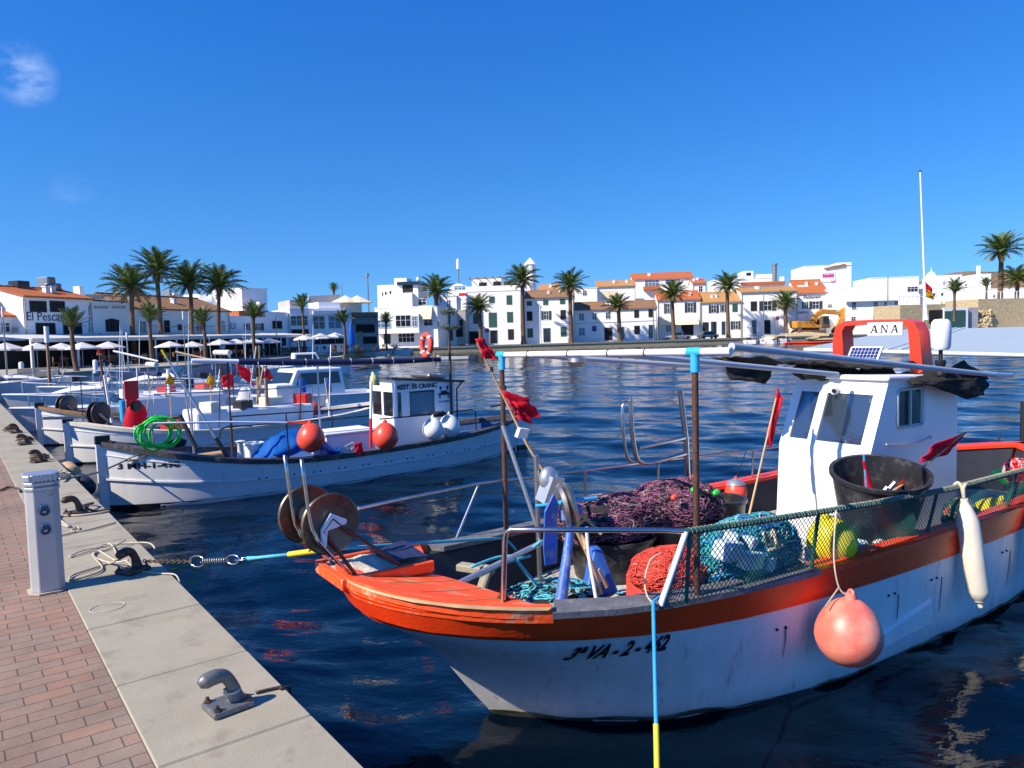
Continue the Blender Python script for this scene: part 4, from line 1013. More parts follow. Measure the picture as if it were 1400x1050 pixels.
# nets in the middle of the boat
pile(A, (2.35, .50, 1.04), (.46, .38, .26), 'fishing_net', 'heap of purple and brown fishing net on the black tub by the rusty post', MT['netblack'], [(MT['netpurple'], 420, .0038), (MT['netpurple'], 260, .003), (MT['netblack'], 160, .005), (MT['rope'], 40, .0035)], 11)
pile(A, (1.60, .55, 1.03), (.55, .36, .22), 'fishing_net', 'lower heap of purple net spilling forward beside the blue hauler', MT['netblack'], [(MT['netpurple'], 420, .0038), (MT['netblack'], 200, .005), (MT['rope'], 50, .0035)], 12)
tub(A, (2.35, .48, DZ), .33, .40, .40, 'tub', 'black plastic tub under the higher purple net heap', MT['tubblack'])
tub(A, (1.58, .53, DZ), .32, .38, .36, 'tub', 'black plastic tub under the lower purple net heap', MT['tubblack'])
tc_ = A.V(985, 682, .45)
tub(A, (tc_[0], .45, DZ), .20, .235, .5, 'tub', 'empty round black tub between the rusty post and the wheelhouse', MT['tubblack'])
for k, (dx, dy, dz, col) in enumerate([(.05, -.25, .22, 'green'), (.30, -.28, .16, 'green'), (-.25, -.3, .20, 'buoyorange'), (.33, .0, .27, 'buoyorange'), (-.55, -.2, .1, 'buoyorange')]):
    b = MB(A); b.lathe((2.27 + dx, .48 + dy, 1.05 + dz), [(0, -.05), (.022, -.035), (.028, 0), (.022, .035), (0, .05)], 10, (1, .3, .2))
    tag(b.build('net_float', MT[col], smooth=60), ['green net float on the front of the purple heap', 'green net float nearest the rusty post on the purple heap', 'red net float low on the purple heap', 'red net float on top of the purple heap', 'red net float on the forward purple heap'][k], 'net float', 'floats on the purple nets')
# stainless davit standing on the far side
dv = [A.V(938, 533, .72), A.V(950, 700, .72)]
b = MB(A)
P = lambda x, y: A.V(x, y, .72)
b.tube([P(930, 533), P(938, 600), P(942, 690), (P(943, 700)[0], .72, .95)], .028, 10)
b.tube([P(862, 542), P(864, 585), P(869, 622), P(876, 632), P(890, 633), P(938, 620)], .022, 10, 2)
b.tube([P(860, 549), P(851, 556), P(853, 600), P(858, 626), P(866, 632)], .016, 8, 3)
b.tube([P(873, 612), P(938, 598)], .022, 10)
tag(b.build('net_davit', MT['steel'], smooth=60), 'stainless steel tube frame standing on the far rail beside the rusty post', 'davit')
# blue line hauler and its gear
g = thing('line_hauler', 'worn blue hydraulic line hauler amid ropes near the bow', 'line hauler', A.w((.95, -.05, DZ)))
hv = -.05
H = lambda x, y, v=hv: A.V(x, y, v)
b = MB(A); b.prism([H(757, 675), H(763, 688), H(762, 770), H(745, 774), H(743, 750), H(745, 700)], (.03, .05, 0)); b.build('guide_plate', MT['bluepaint'], g, bevel=.004)
b = MB(A); b.lathe(tuple(H(775, 690)), [(0, -.05), (.15, -.045), (.17, -.02), (.13, 0), (.17, .02), (.15, .05), (0, .055)], 24, tuple(A.w(np.array([.5, -.8, .2])) - A.o)); b.build('sheave', MT['steeldull'], g, smooth=40)
b = MB(A); b.cbox(H(776, 703), (.12, .1, .09), .4); b.cbox(H(788, 697), (.07, .08, .08), .2); b.build('motor', MT['bluepaint'], g, bevel=.012)
b = MB(A); b.prism([(.83, -.02, DZ), (1.15, -.12, DZ), (1.08, .05, DZ + .42), (1.0, .05, DZ + .42)], (.05, .12, 0)); b.build('pedestal', MT['bluepaint'], g, bevel=.01)
b = MB(A); b.tube([H(765, 838, -.25), H(775, 760, -.15), H(782, 700, -.05)], [.05, .035, .025], 10); b.build('hauler_leg', MT['bluepaint'], g, smooth=60)
b = MB(A); b.tube([H(765, 687, -.1), H(816, 681, -.12)], .016, 10); b.tube([H(732, 692, .1), H(765, 688, 0)], .014, 8); b.build('handle', MT['cyan'], g, smooth=60)
b = MB(A); b.tube([H(786, 703), H(785, 722), H(781, 745), H(776, 780), H(785, 815), H(800, 838)], .011, 8, 5); b.build('hose', MT['bluerope'], g, smooth=180)
b = MB(A); b.tube([H(786, 702), H(785, 730)], .013, 8); b.tube([H(790, 706), H(790, 718)], .012, 8); b.build('hose_sleeve', MT['yellow'], g, smooth=180)
b = MB(A); b.tube([H(733, 622, .35), H(735, 700, .35), H(738, 790, .35)], .02, 10); tag(b.build('steel_post', MT['steeldull'], smooth=60), 'upright steel post behind the blue line hauler', 'post')
b = MB(A); b.cbox(H(752, 668, .3), (.16, .1, .22), .3, (.3, .2)); b.sphere(H(750, 655, .3), .085, 12, 8, (1, .8, 1.2)); tag(b.build('winch_cover', MT['alu'], smooth=40), 'silver grey winch cover leaning behind the blue hauler', 'winch')
# long bamboo marker pole with two red flags
def flag(F, corners, label, m=None, seed=1, amp=.035, group=None, cat='flag', nu=10, nv=8, freq=2.6):
    o = cloth(F, corners, nu, nv, amp, .004, seed, 'flag', m or MT['flagred'], freq=freq); return tag(o, label, cat, group)
mp0, mp1 = A.V(652, 468, .75), A.V(822, 730, .2)
g = thing('marker_pole', 'long bamboo marker pole with two ragged red flags leaning from the bow', 'marker pole', A.w(mp1), 'red flag marker poles on the orange boat')
b = MB(A); b.tube([mp0, A.V(690, 545, .68), A.V(740, 640, .5), mp1], [.008, .010, .012, .014], 8, 3); b.build('pole', MT['bamboo'], g, smooth=60)
def P2(x, y): # plane through the pole
    return A.V(x, y, .75 - .55 * (y - 468) / 262)
cloth(A, [P2(650, 463), P2(660, 488), P2(684, 495), P2(661, 462)], 10, 8, .04, .004, 2, 'flag', MT['flagred'], g)
cloth(A, [P2(686, 533), P2(703, 566), P2(738, 571), P2(722, 544)], 12, 10, .06, .004, 3, 'flag', MT['flagred'], g)
cloth(A, [P2(700, 545), P2(708, 575), P2(728, 580), P2(716, 550)], 10, 8, .05, .004, 8, 'flag', MT['flagred'], g)
b = MB(A); c = P2(714, 592); b.cbox(c, (.13, .03, .08), .35, (.3, .2)); b.build('paper_tag', MT['white'], g)
b = MB(A); 
for x, y in ((672, 505), (690, 530), (703, 560)): c = P2(x, y); b.tube([c - np.array([0, 0, .02]), c + np.array([0, 0, .02])], .015, 6)
b.build('tape_wrap', MT['black'], g)
# red flag on bamboo in front of the wheelhouse
fp0, fp1 = A.V(1064, 532, .18), A.V(1022, 714, -.05)
g = thing('marker_pole', 'bamboo marker pole with one furled red flag in front of the wheelhouse', 'marker pole', A.w(fp1), 'red flag marker poles on the orange boat')
b = MB(A); b.tube([fp1, fp0], [.012, .008], 8); b.build('pole', MT['bamboo'], g, smooth=60)
cloth(A, [A.V(1063, 530, .18), A.V(1046, 605, .12), A.V(1054, 612, .09), A.V(1070, 545, .13)], 14, 6, .025, .006, 5, 'flag', MT['flagred'], g)
# marker poles standing in the bucket
B0 = lambda x, y: A.V(x, y, -.9)
g = thing('marker_pole', 'blue and white marker pole with a small red flag in the bucket', 'marker pole', A.w(B0(1188, 712)), 'red flag marker poles on the orange boat')
b = MB(A); b.tube([B0(1188, 712), B0(1181, 622)], .009, 8); b.build('pole', MT['bluerope'], g, smooth=60)
b = MB(A); c0, c1 = B0(1181, 630), B0(1188, 668); b.tube([c0, c0 * .6 + c1 * .4, c1, c1 - np.array([0, 0, .006])], [.012, .016, .04, .01], 8); b.build('flag', MT['flagred'], g, smooth=60)
g = thing('marker_pole', 'wooden marker pole with two long red flags leaning out of the bucket', 'marker pole', A.w(B0(1188, 694)), 'red flag marker poles on the orange boat')
P3 = lambda x, y, v=-.95: A.V(x, y, v)
b = MB(A); b.tube([P3(1190, 692), P3(1232, 664), P3(1318, 592)], [.014, .012, .008], 8); b.build('pole', MT['bamboo'], g, smooth=60)
cloth(A, [P3(1257, 633), P3(1276, 607), P3(1323, 590), P3(1295, 622)], 12, 8, .03, .004, 6, 'flag', MT['flagred'], g)
cloth(A, [P3(1226, 666), P3(1242, 646), P3(1267, 634), P3(1252, 664)], 10, 8, .03, .004, 7, 'flag', MT['flagred'], g)
b = MB(A); b.cbox(P3(1212, 672, -.97), (.16, .02, .07), .3, (.5, .35)); b.cbox(P3(1217, 668, -.99), (.05, .02, .13), .3, (.5, .6)); b.build('paper_tag', MT['white'], g)
# red and grey buoy tied to the far rail
def buoy(c, r, m, name, label, group=None, F=None, up=(0, 0, 1), eye=None, sq=1.12):
    g = thing(name, label, 'buoy', F.w(c) if F else c, group)
    cw = F.w(c) if F else np.array(c); u = np.array(up, float); u /= np.linalg.norm(u)
    prof = [(0, -r)]
    for k in range(1, 13):
        t = math.pi * k / 13; rr_ = r * math.sin(t); h = -r * math.cos(t)
        if h > 0: h *= sq; 
        prof.append((rr_ * (1 - .10 * max(0, h / r)), h))
    prof += [(r * .17, r * 1.08), (r * .15, r * 1.25), (0, r * 1.27)]
    b = MB(); b.lathe(tuple(cw), prof, 28, tuple(u)); b.build('float', m, g, smooth=50)
    b = MB(); e = cw + u * r * 1.24; s_ = np.cross(u, [1, .3, 0]); s_ /= np.linalg.norm(s_)
    b.tube([e + r * .11 * (math.cos(t) * s_ + math.sin(t) * u) for t in np.linspace(0, 6.28, 9)[:-1]], r * .05, 6, closed=True); b.build('eye', eye or m, g, smooth=180)
    return g
c = A.V(1006, 672, 1.05)
g = buoy(c, .125, MT['buoyorange'], 'buoy', 'red buoy with grey top tied to the far rail of the orange boat', F=A)
b = MB(A); b.lathe((c[0], c[1], c[2]), [(.105, .085), (.08, .115), (.03, .145), (0, .15)], 18); b.build('grey_top', MT['alu'], g, smooth=60)
rope([A.w(c + np.array([0, 0, .15])), A.w(A.V(1020, 617, 1.2))], .005, MT['black'], 'rope', 'thin dark line from the far rail to the grey topped buoy')
# buoys in the netting and over the side
buoy((A.V(1137, 740, -1.05)), .185, MT['buoyyellow'], 'buoy', 'large yellow buoy held behind the netting near the pink buoy', 'buoys on the orange boat', F=A, up=(-.3, -.2, 1))
buoy((A.V(1352, 706, -1.0)), .17, MT['buoyyellow'], 'buoy', 'yellow buoy behind the netting beside the long cream fender', 'buoys on the orange boat', F=A, up=(.5, -.2, 1))
pk = A.V(1160, 866, -1.46)
buoy(pk, .225, MT['buoypink'], 'buoy', 'faded pink buoy hanging over the side against the white hull', 'buoys on the orange boat', F=A, up=(A.u * .1 + np.array([0, 0, 1])))
kk = A.V(1147, 803, -1.40)
rope([A.w(railpt(A.V(1135, 700, -1.24)[0]) + np.array([0, -.03, 0])), A.w(A.V(1140, 760, -1.36)), A.w(kk), A.w((pk[0] + .04, pk[1] + .02, pk[2] + .25))], .006, MT['netwhite'], 'rope', 'cream cord from the guard rail down to the pink buoy')
rope([A.w(kk), A.w(A.V(1128, 830, -1.4))], .006, MT['rope'], 'rope', 'short frayed cord tail beside the pink buoy')
def fender(top, bot, r, label, F=A):
    t, b_ = np.array(top, float), np.array(bot, float); L = np.linalg.norm(t - b_); ax_ = F.w(t) - F.w(b_)
    g = thing('fender', label, 'fender', F.w(b_), 'cream fenders along the orange boat')
    b = MB(); b.lathe(tuple(F.w(b_)), [(0, 0), (.02, 0), (.028, .05), (.045, .055), (.05, .075), (r * .85, .10), (r, .15), (r, L - .2), (r * .85, L - .15), (.045, L - .06), (.03, L - .03), (.03, L), (0, L)], 22, tuple(ax_)); b.build('fender_body', MT['fender'], g, smooth=40)
    return g
ft, fb = A.V(1318, 682, -1.33), A.V(1341, 830, -1.42)
fender(ft, fb, .088, 'long cream fender hanging from the green guard rail over the orange strake')
b = MB(A); q = railpt(ft[0]); b.tube([ft, q + np.array([0, -.03, 0]), q + np.array([0, .0, .035]), q + np.array([0, .03, 0]), q + np.array([.05, -.0, -.03]), q + np.array([.06, -.04, .02]), q + np.array([.0, -.045, .0]), ft], .014, 8, 4)
tag(b.build('rope_knot', MT['netwhite'], smooth=180), 'thick cream rope knot tying the long fender to the guard rail', 'rope')
fender(A.V(1413, 690, -1.36), A.V(1424, 800, -1.44), .085, 'second cream fender cut off by the right edge of the photo')
# red crate of nets, foam, turquoise nets inside the guard
g = thing('fish_crate', 'red mesh crate heaped with red net behind the netting', 'crate', A.w((.95, -.85, DZ)))
b = MB(A); b.box((.86, -.88, DZ), (1.38, -.45, DZ + .42)); b.build('crate', MT['netred'], g, bevel=.03)
pile(A, (1.10, -.68, 1.0), (.30, .24, .15), 'fishing_net', 'heap of orange red net in the red crate at the guard end', MT['netred'], [(MT['netred'], 380, .0042), (MT['buoyorange'], 160, .004), (MT['netwhite'], 10, .004)], 21)
pile(A, (1.12, -.84, .82), (.30, .08, .22), 'fishing_net', 'red net sagging down the front of the red crate', MT['netred'], [(MT['netred'], 220, .006), (MT['buoyorange'], 60, .005)], 22)
pile(A, (1.72, -.86, 1.05), (.50, .22, .27), 'fishing_net', 'turquoise and blue tangle of net behind the guard netting', MT['netcyan'], [(MT['netcyan'], 420, .0045), (MT['netblue'], 160, .006), (MT['netwhite'], 26, .007), (MT['bluerope'], 40, .008)], 23)
pile(A, (1.75, -.97, .84), (.45, .10, .18), 'fishing_net', 'dark green net lying low under the turquoise tangle', MT['netblack'], [(MT['netcyan'], 120, .006), (MT['netgreen'], 160, .006), (MT['netwhite'], 12, .006)], 24)
fg = [((995, 752, -1.04), (.22, .14, .13), .3, 'pale blue foam block lowest in the turquoise nets'), ((1025, 765, -1.06), (.20, .12, .12), .1, 'pale blue foam block next to the green net'), ((1000, 735, -.98), (.12, .1, .08), .6, 'small white foam block on top by the red net'), ((1025, 741, -1.02), (.10, .1, .08), .2, 'small white foam block beside the blue net'), ((1050, 770, -1.06), (.12, .1, .1), .5, 'pale turquoise foam block nearest the yellow buoy')]
for (x, y, v), szz, rz_, lb in fg:
    b = MB(A); b.cbox(A.V(x, y, v), szz, rz_, (.2, .15)); tag(b.build('foam_block', MT['foam'], bevel=.02, seg=2), lb, 'foam block', 'foam blocks in the nets')
for k, (x, y, lb) in enumerate([(1060, 745, 'cream rope looped over the turquoise net tangle'), (1010, 808, 'knotted cream rope end at the foot of the guard netting')]):
    c = A.V(x, y, -1.1); rr = random.Random(k); pts = [(c[0] + rr.uniform(-.14, .14), c[1] + rr.uniform(-.03, .05), c[2] + rr.uniform(-.12, .1)) for _ in range(12)]
    b = MB(A); b.tube(pts, .011, 6, 5); tag(b.build('rope_coil', MT['netwhite'], smooth=180), lb, 'rope')
b = MB(A); b.box((2.45, -1.05, .84), (2.95, -.8, .97)); tag(b.build('foam_box', MT['foam'], bevel=.015), 'pale foam box behind the netting right of the yellow buoy', 'foam box')
b = MB(A); b.box((1.35, -1.02, DZ), (2.95, -.55, .70)); tag(b.build('net_bin', MT['black'], bevel=.02), 'low dark bin along the near bulwark under the nets', 'bin')
pile(A, (3.15, -1.03, .84), (.16, .06, .1), 'fishing_net', 'small white rope bundle behind the netting under the bucket', MT['netblack'], [(MT['white'], 30, .005)], 27)
# ropes on deck near the bow
pile(A, (.55, .05, .68), (.42, .32, .12), 'rope_heap', 'heap of turquoise and cream rope on the dark bow deck', MT['netblack'], [(MT['cyanrope'], 130, .008), (MT['netwhite'], 60, .007), (MT['netcyan'], 110, .006), (MT['netblack'], 100, .008)], 31, 'rope')
pile(A, (1.15, -.25, .62), (.35, .25, .05), 'rope_heap', 'loops of pale rope and hose on the grey deck by the hauler', MT['deck'], [(MT['cyanrope'], 14, .008), (MT['pvc'], 14, .008), (MT['black'], 20, .007)], 32, 'rope')
b = MB(A); b.tube([A.V(645, 775, .2), A.V(680, 762, .3), A.V(712, 758, .25), A.V(740, 740, .2)], .012, 8, 4); b.tube([A.V(655, 788, .1), A.V(690, 770, .15), A.V(725, 760, .2)], .012, 8, 4); b.tube([A.V(705, 765, .1), A.V(725, 790, .1), A.V(742, 812, .05)], .014, 8, 4)
tag(b.build('rope_coil', MT['cyanrope'], smooth=180), 'turquoise rope laid over a grey bar inside the bow', 'rope')
b = MB(A); b.cbox(A.V(650, 778, .3), (.09, .3, .06), .5); b.cbox(A.V(660, 800, .2), (.05, .08, .3), .2, (.2, .3)); tag(b.build('anchor_block', MT['concrete'], bevel=.012), 'grey wooden block and strut inside the dark bow', 'block')
b = MB(A)
for (x0, y0, x1, y1) in ((789, 727, 822, 812), (793, 730, 800, 752)): b.tube([A.V(x0, y0, -.15), A.V((x0 + x1) / 2 + 3, (y0 + y1) / 2, -.18), A.V(x1, y1, -.2)], [.014, .017, .012], 8, 3)
b.tube([A.V(829, 802, -.2), A.V(818, 778, -.2)], [.02, .012], 8); tag(b.build('gaff', MT['bamboo'], smooth=60), 'bamboo gaff handles standing on deck by the blue hauler', 'gaff')
b = MB(A); b.tube([A.V(802, 720, -.2), A.V(805, 760, -.22), A.V(818, 836, -.35)], .013, 8, 3); tag(b.build('pole', MT['pvc'], smooth=60), 'thin white pole leaning on deck beside the bamboo gaffs', 'pole')
rope([A.w(A.V(893, 826, -1.14)), A.w(A.V(884, 812, -1.0)), A.w(A.V(882, 790, -.95)), A.w(A.V(890, 765, -.95)), A.w(A.V(905, 756, -.95))], .006, MT['netwhite'], 'rope', 'white cord from the red crate to the near gunwale')
# blue rope in a yellow sleeve hanging over the near side
e0 = A.w(A.V(893, 824, -1.17)); e1 = A.w(A.V(897, 990, -1.6)); e2 = A.w(A.V(899, 1085, -1.75))
g = thing('mooring_rope', 'blue rope ending in a yellow sleeve hanging over the near gunwale', 'rope', e2)
b = MB(); b.tube([A.w(A.V(905, 815, -1.05)), e0 + np.array([0, 0, .01]), e1], .0115, 8); b.build('rope', MT['bluerope'], g, smooth=60)
b = MB(); b.tube([e1, e2], .0165, 10); b.build('sleeve', MT['yellow'], g, smooth=60)
# mooring line: rusty chain, spring, blue rope, yellow sleeve, turquoise tail over the platform
c0 = atz(196, 767, 1.06); c1 = A.w(A.V(440, 752, .25))
def ml(t): return c0 * (1 - t) + c1 * t - np.array([0, 0, .10 * 4 * t * (1 - t) * .3])
def tpx(x):  # parameter along the line at photo column x
    lo, hi = 0., 1.
    for _ in range(40):
        m_ = (lo + hi) / 2; d = ml(m_) - CAMP; px = 700 + F_PX * (d @ RT) / (d @ fw)
        if px < x: lo = m_
        else: hi = m_
    return lo
g = thing('mooring_line', 'mooring line of rusty chain, steel spring and blue rope to the orange bow', 'mooring line', c0)
ta, tb_, tc1, td, te = tpx(262), tpx(277), tpx(312), tpx(395), 1.0
def links(mb, t0, t1, n, r=.0048):
    p0, p1 = ml(t0), ml(t1); L = np.linalg.norm(p1 - p0) / n; d = (p1 - p0) / np.linalg.norm(p1 - p0)
    s1 = np.cross(d, [0, 0, 1]); s1 /= np.linalg.norm(s1); s2 = np.cross(d, s1)
    for i in range(n):
        c = ml(t0 + (t1 - t0) * (i + .5) / n); s_ = s1 if i % 2 else s2
        mb.tube([c + d * L * .68 * math.cos(a) + s_ * L * .36 * math.sin(a) for a in np.linspace(0, 6.283, 11)[:-1]], r, 6, closed=True)
b = MB(); links(b, 0, ta, 17); b.build('chain', MT['bronze'], g, smooth=180)
b = MB(); links(b, ta, tb_, 1, .005); links(b, tc1, tpx(338), 2, .006); b.build('shackle', MT['steel'], g, smooth=180)
b = MB(); n = 140; pts = []
p0, p1 = ml(tb_), ml(tc1); d = (p1 - p0); d /= np.linalg.norm(d); s1 = np.cross(d, [0, 0, 1]); s1 /= np.linalg.norm(s1); s2 = np.cross(d, s1)
for i in range(n): a = i / n * 2 * math.pi * 11; pts.append(p0 + (p1 - p0) * i / n + .018 * (math.cos(a) * s1 + math.sin(a) * s2))
b.tube(pts, .0045, 6); b.build('spring', MT['steeldull'], g, smooth=180)
b = MB(); b.tube([ml(tpx(338)), ml(tpx(352)), ml(td)], [.016, .012, .012], 8); b.build('rope', MT['cyanrope'], g, smooth=180)
b = MB(); b.tube([ml(td), ml(1)], .019, 10); b.build('sleeve', MT['yellow'], g, smooth=60)
b = MB(A); b.tube([A.V(440, 752, .25), A.V(520, 746, .42), A.V(600, 741, .6), A.V(680, 736, .85), A.V(692, 738, .9), A.V(706, 752, .85)], .012, 8, 4); b.build('rope_tail', MT['cyanrope'], g, smooth=180)
# stern clutter on the far right
c = A.V(1392, 690, -.95)
b = MB(A); b.lathe((c[0] + .25, -.85, 1.0), [(0, 0), (.16, 0), (.24, .1), (.25, .1), (.17, -.0), (0, .02)], 20); tag(b.build('basin', MT['green'], smooth=50), 'bright green plastic basin by the guard rail at the right edge', 'basin')
pile(A, (5.75, -.95, 1.16), (.13, .12, .14), 'rope_heap', 'bundle of red cloth and white cord at the far end of the guard', MT['flagred'], [(MT['whitecloth'], 40, .008), (MT['flagred'], 30, .01)], 41, 'rope')
pile(A, (4.6, -.95, .90), (.2, .12, .16), 'fishing_net', 'dark green net with orange trim behind the cream fender', MT['netblack'], [(MT['netgreen'], 120, .006), (MT['buoyorange'], 20, .006), (MT['rope'], 30, .005)], 42)
for k, (x, v) in enumerate(((1350, 1.1), (1372, 1.12))):
    b = MB(A); b.cbox(A.V(x, 640, v), (.3, .03, .14)); tag(b.build('pvc_plate', MT['foam'], bevel=.01), ['pale grey plate on the far stern bulwark, left one', 'pale grey plate on the far stern bulwark, right one'][k], 'plate')
b = MB(A); q = A.V(1365, 612, 1.15); b.lathe((q[0], q[1], q[2] - .02), [(0, 0), (.05, 0), (.03, .03), (.025, .1), (.05, .12), (0, .13)], 12); b.tube([(q[0], q[1], q[2] + .1), (q[0] + .05, q[1], q[2] + .2)], .012, 6); tag(b.build('mooring_bitt', MT['black'], smooth=40), 'black bitt on the red stern gunwale of the orange boat', 'bitt')
b = MB(A); q = A.V(1398, 640, 1.0); b.tube([(q[0], q[1], .6), (q[0], q[1], 1.42)], .045, 10); tag(b.build('stern_post', MT['black'], smooth=60), 'dark upright post at the stern by the right edge', 'post')
# ------------------------------------------------------------------ the white llaut beside it
Mf = Frame(-6.78, 12.13, 38)
def llaut(F, L, H0, Hm, H1, B, name_label, hullmat, capmat, inner, deckz, rail_u=None, top_lead=-.03):
    sh = lambda u: Hm + (H0 - Hm) * max(0, (.42 - u) / .42) ** 2 + (H1 - Hm) * max(0, (u - .42) / .58) ** 2.2
    H = Hull(F, top_lead, L + .05, 0, L - .1, sh, B, B * .9, 3.6, 3.2)
    g = thing('fishing_boat', name_label, 'fishing boat', F.w((L * .45, 0, 0)), 'white wooden fishing boats')
    b = MB(F); H.shell(b, lambda u, zt: -.45, lambda u, zt: zt, 20, us=sorted(set(H.US + [i / 90 for i in range(91)]))); b.build('hull', hullmat, g, smooth=60)
    b = MB(F); H.band(b, lambda u, zt: zt - .055, lambda u, zt: zt + .03, -.12, .03); b.build('gunwale', capmat, g, smooth=40)
    b = MB(F); H.band(b, lambda u, zt: zt * .42 + .02, lambda u, zt: zt * .42 + .05, -.01, .02); b.build('rubbing_strake', hullmat, g, smooth=40)
    b = MB(F); H.band(b, lambda u, zt: zt * .8 + .02, lambda u, zt: zt * .8 + .035, -.01, .008); b.build('plank_seam', hullmat, g, smooth=40)
    b = MB(F); H.band(b, lambda u, zt: -.1, lambda u, zt: .05, -.01, .006); b.build('boot_stripe', MT['black'], g, smooth=40)
    b = MB(F); H.band(b, lambda u, zt: deckz - .05, lambda u, zt: zt - .002, -.10, -.04, us=[u for u in H.US if .02 < u < .985]); b.build('bulwark', inner, g, smooth=40)
    b = MB(F); H.flat(b, lambda u: deckz + .5 * max(0, sh(u) - Hm - .05) , .06, .02, .98); b.build('deck', MT['bluedeck'], g)
    # stem post and rudder
    b = MB(F); b.prism([(-.10, -.035, -.4), (.05, -.035, -.4), (.05, -.035, H0 + .08), (-.12, -.035, H0 + .08)], (0, .07, 0)); b.build('stem_post', hullmat, g, bevel=.008)
    b = MB(F); b.prism([(-.125, -.042, H0 - .02), (.1, -.042, H0 - .02), (.1, -.042, H0 + .12), (-.125, -.042, H0 + .12)], (0, .084, 0)); b.build('stem_cap', capmat if inner is MT['bluedeck'] and H0 > 1.15 else MT['black'], g, bevel=.01)
    return g, H, sh
mh, HM, shM = llaut(Mf, 8.75, 1.10, .56, .80, 1.15, 'white double-ended fishing boat with small cabin, orange and white buoys and a blue tarp', MT['hullwhite'], MT['darkwood'], MT['bluedeck'], .42)
b = MB(Mf); b.prism([(8.72, -.03, -.4), (9.02, -.03, -.4), (8.98, -.03, 1.02), (8.66, -.03, 1.05)], (0, .06, 0)); b.build('rudder', MT['hullwhite'], mh, bevel=.01)
b = MB(Mf); b.prism([(8.7, -.034, -.05), (9.03, -.034, -.05), (9.03, -.034, .07), (8.7, -.034, .07)], (0, .068, 0)); b.build('rudder_stripe', MT['black'], mh)
b = MB(Mf); b.tube([(8.85, 0, 1.0), (8.3, -.1, 1.10), (7.8, -.2, 1.08)], .02, 8); b.build('tiller', MT['darkwood'], mh, smooth=60)
def hpM(a, z):
    lo, hi = 0., 1.
    for _ in range(40):
        m_ = (lo + hi) / 2
        if HM.P(m_, z, -1)[0] < a: lo = m_
        else: hi = m_
    return np.array(HM.P(lo, z, -1))
hull_text('3 MH-1-498', hpM, .16, .66, 1.0, .125, MT['letter'], mh, Mf, lift=.0045, shear=0)
for k in range(13):
    for d in (0, .12):
        q = hpM(2.2 + k * .48 + d, .33); rivet(Mf, mh, (q[0], q[1] - .01, q[2]), .016)
V = lambda x, y, v: Mf.V(x, y, v)
# cabin
cw = .55; c0a, c1a = V(541, 560, -cw)[0], V(622, 560, -cw)[0]; zr0, zr1 = 1.86, 1.72; cb = .42
th = .03; b = MB(Mf)
wx = V(561, 560, -cw)[0], V(594, 560, -cw)[0]
wins = [(c0a + .05, c0a + .14, 1.12, 1.60), (wx[0], wx[1], 1.10, 1.58)]
zt = lambda a: zr0 + (zr1 - zr0) * (a - c0a) / (c1a - c0a)
for sg in (-1, 1):
    y = sg * cw; dy = -sg * th
    def pan(x0, x1, z0, z1): b.prism([(x0, y, z0), (x1, y, z0), (x1, y, z1 if z1 else zt(x1)), (x0, y, z1 if z1 else zt(x0))], (0, dy, 0))
    pan(c0a, c1a, cb, 1.10); pan(c0a, c1a, 1.60, None)
    pan(c0a, wins[0][0], 1.10, 1.60); pan(wins[0][1], wins[1][0], 1.10, 1.60); pan(wins[1][1], c1a, 1.10, 1.60)
e = cw - th
b.prism([(c0a, -e, cb), (c0a, e, cb), (c0a, e, 1.1), (c0a, -e, 1.1)], (th, 0, 0)); b.prism([(c0a, -e, 1.6), (c0a, e, 1.6), (c0a, e, zr0), (c0a, -e, zr0)], (th, 0, 0))
for v0, v1 in ((-e, -e + .08), (-.04, .04), (e - .08, e)): b.prism([(c0a, v0, 1.1), (c0a, v1, 1.1), (c0a, v1, 1.6), (c0a, v0, 1.6)], (th, 0, 0))
b.prism([(c1a, -e, cb), (c1a, e, cb), (c1a, e, zr1), (c1a, -e, zr1)], (-th, 0, 0))
cab = b.build('cabin', MT['cabin'], mh)
b = MB(Mf); b.prism([(c0a - .1, -cw - .05, zr0 + .003), (c1a + .25, -cw - .05, zr1 - .012), (c1a + .25, cw + .05, zr1 - .012), (c0a - .1, cw + .05, zr0 + .003)], (0, 0, .05)); b.build('roof', MT['darkwood'], cab, bevel=.01)
b = MB(Mf); b.prism([(c0a + .9, -.4, zr1 + .12), (c1a - .1, -.4, zr1 + .06), (c1a - .2, .4, zr1 + .06), (c0a + .9, .4, zr1 + .12)], (0, 0, .10)); b.build('roof_hatch', MT['steeldull'], cab, bevel=.05, seg=2)
for sg in (-1, 1):
    for k, (x0, x1, z0, z1) in enumerate(wins):
        b = MB(Mf); b.box((x0, sg * (cw - .018) - .003, z0), (x1, sg * (cw - .018) + .003, z1)); b.build('window_pane', MT['wglass'] if k == 0 else MT['glassblue'], cab)
    b = MB(Mf); x0, x1, z0, z1 = wins[1]; b.tube([(x0, sg * (cw + .004), z0), (x1, sg * (cw + .004), z0), (x1, sg * (cw + .004), z1), (x0, sg * (cw + .004), z1)], .012, 6, closed=True); b.build('window_seal', MT['black'], cab)
for v0, v1 in ((-e + .08, -.04), (.04, e - .08)):
    b = MB(Mf); b.box((c0a + .012, v0, 1.1), (c0a + .018, v1, 1.6)); b.build('windscreen_pane', MT['wglass'], cab)
b = MB(Mf); b.tube([(c1a + .2, -cw, zr1), (c1a + .06, -cw - .0, zr1 - .14), (c1a + .05, -cw, cb + .1)], .018, 6); b.build('awning_strut', MT['black'], cab)
xd = Mf.u; yd = np.array([0, 0, 1.])
t0 = V(543, 534, -cw - .004); t1 = V(597, 530, -cw - .004)
text('REST. ES CRANC', .125, MT['letter'], 'cabin_lettering', cab, Mf.w((t0[0], -cw - .006, 1.655)), xd, yd, width=t1[0] - t0[0], bold=.004)
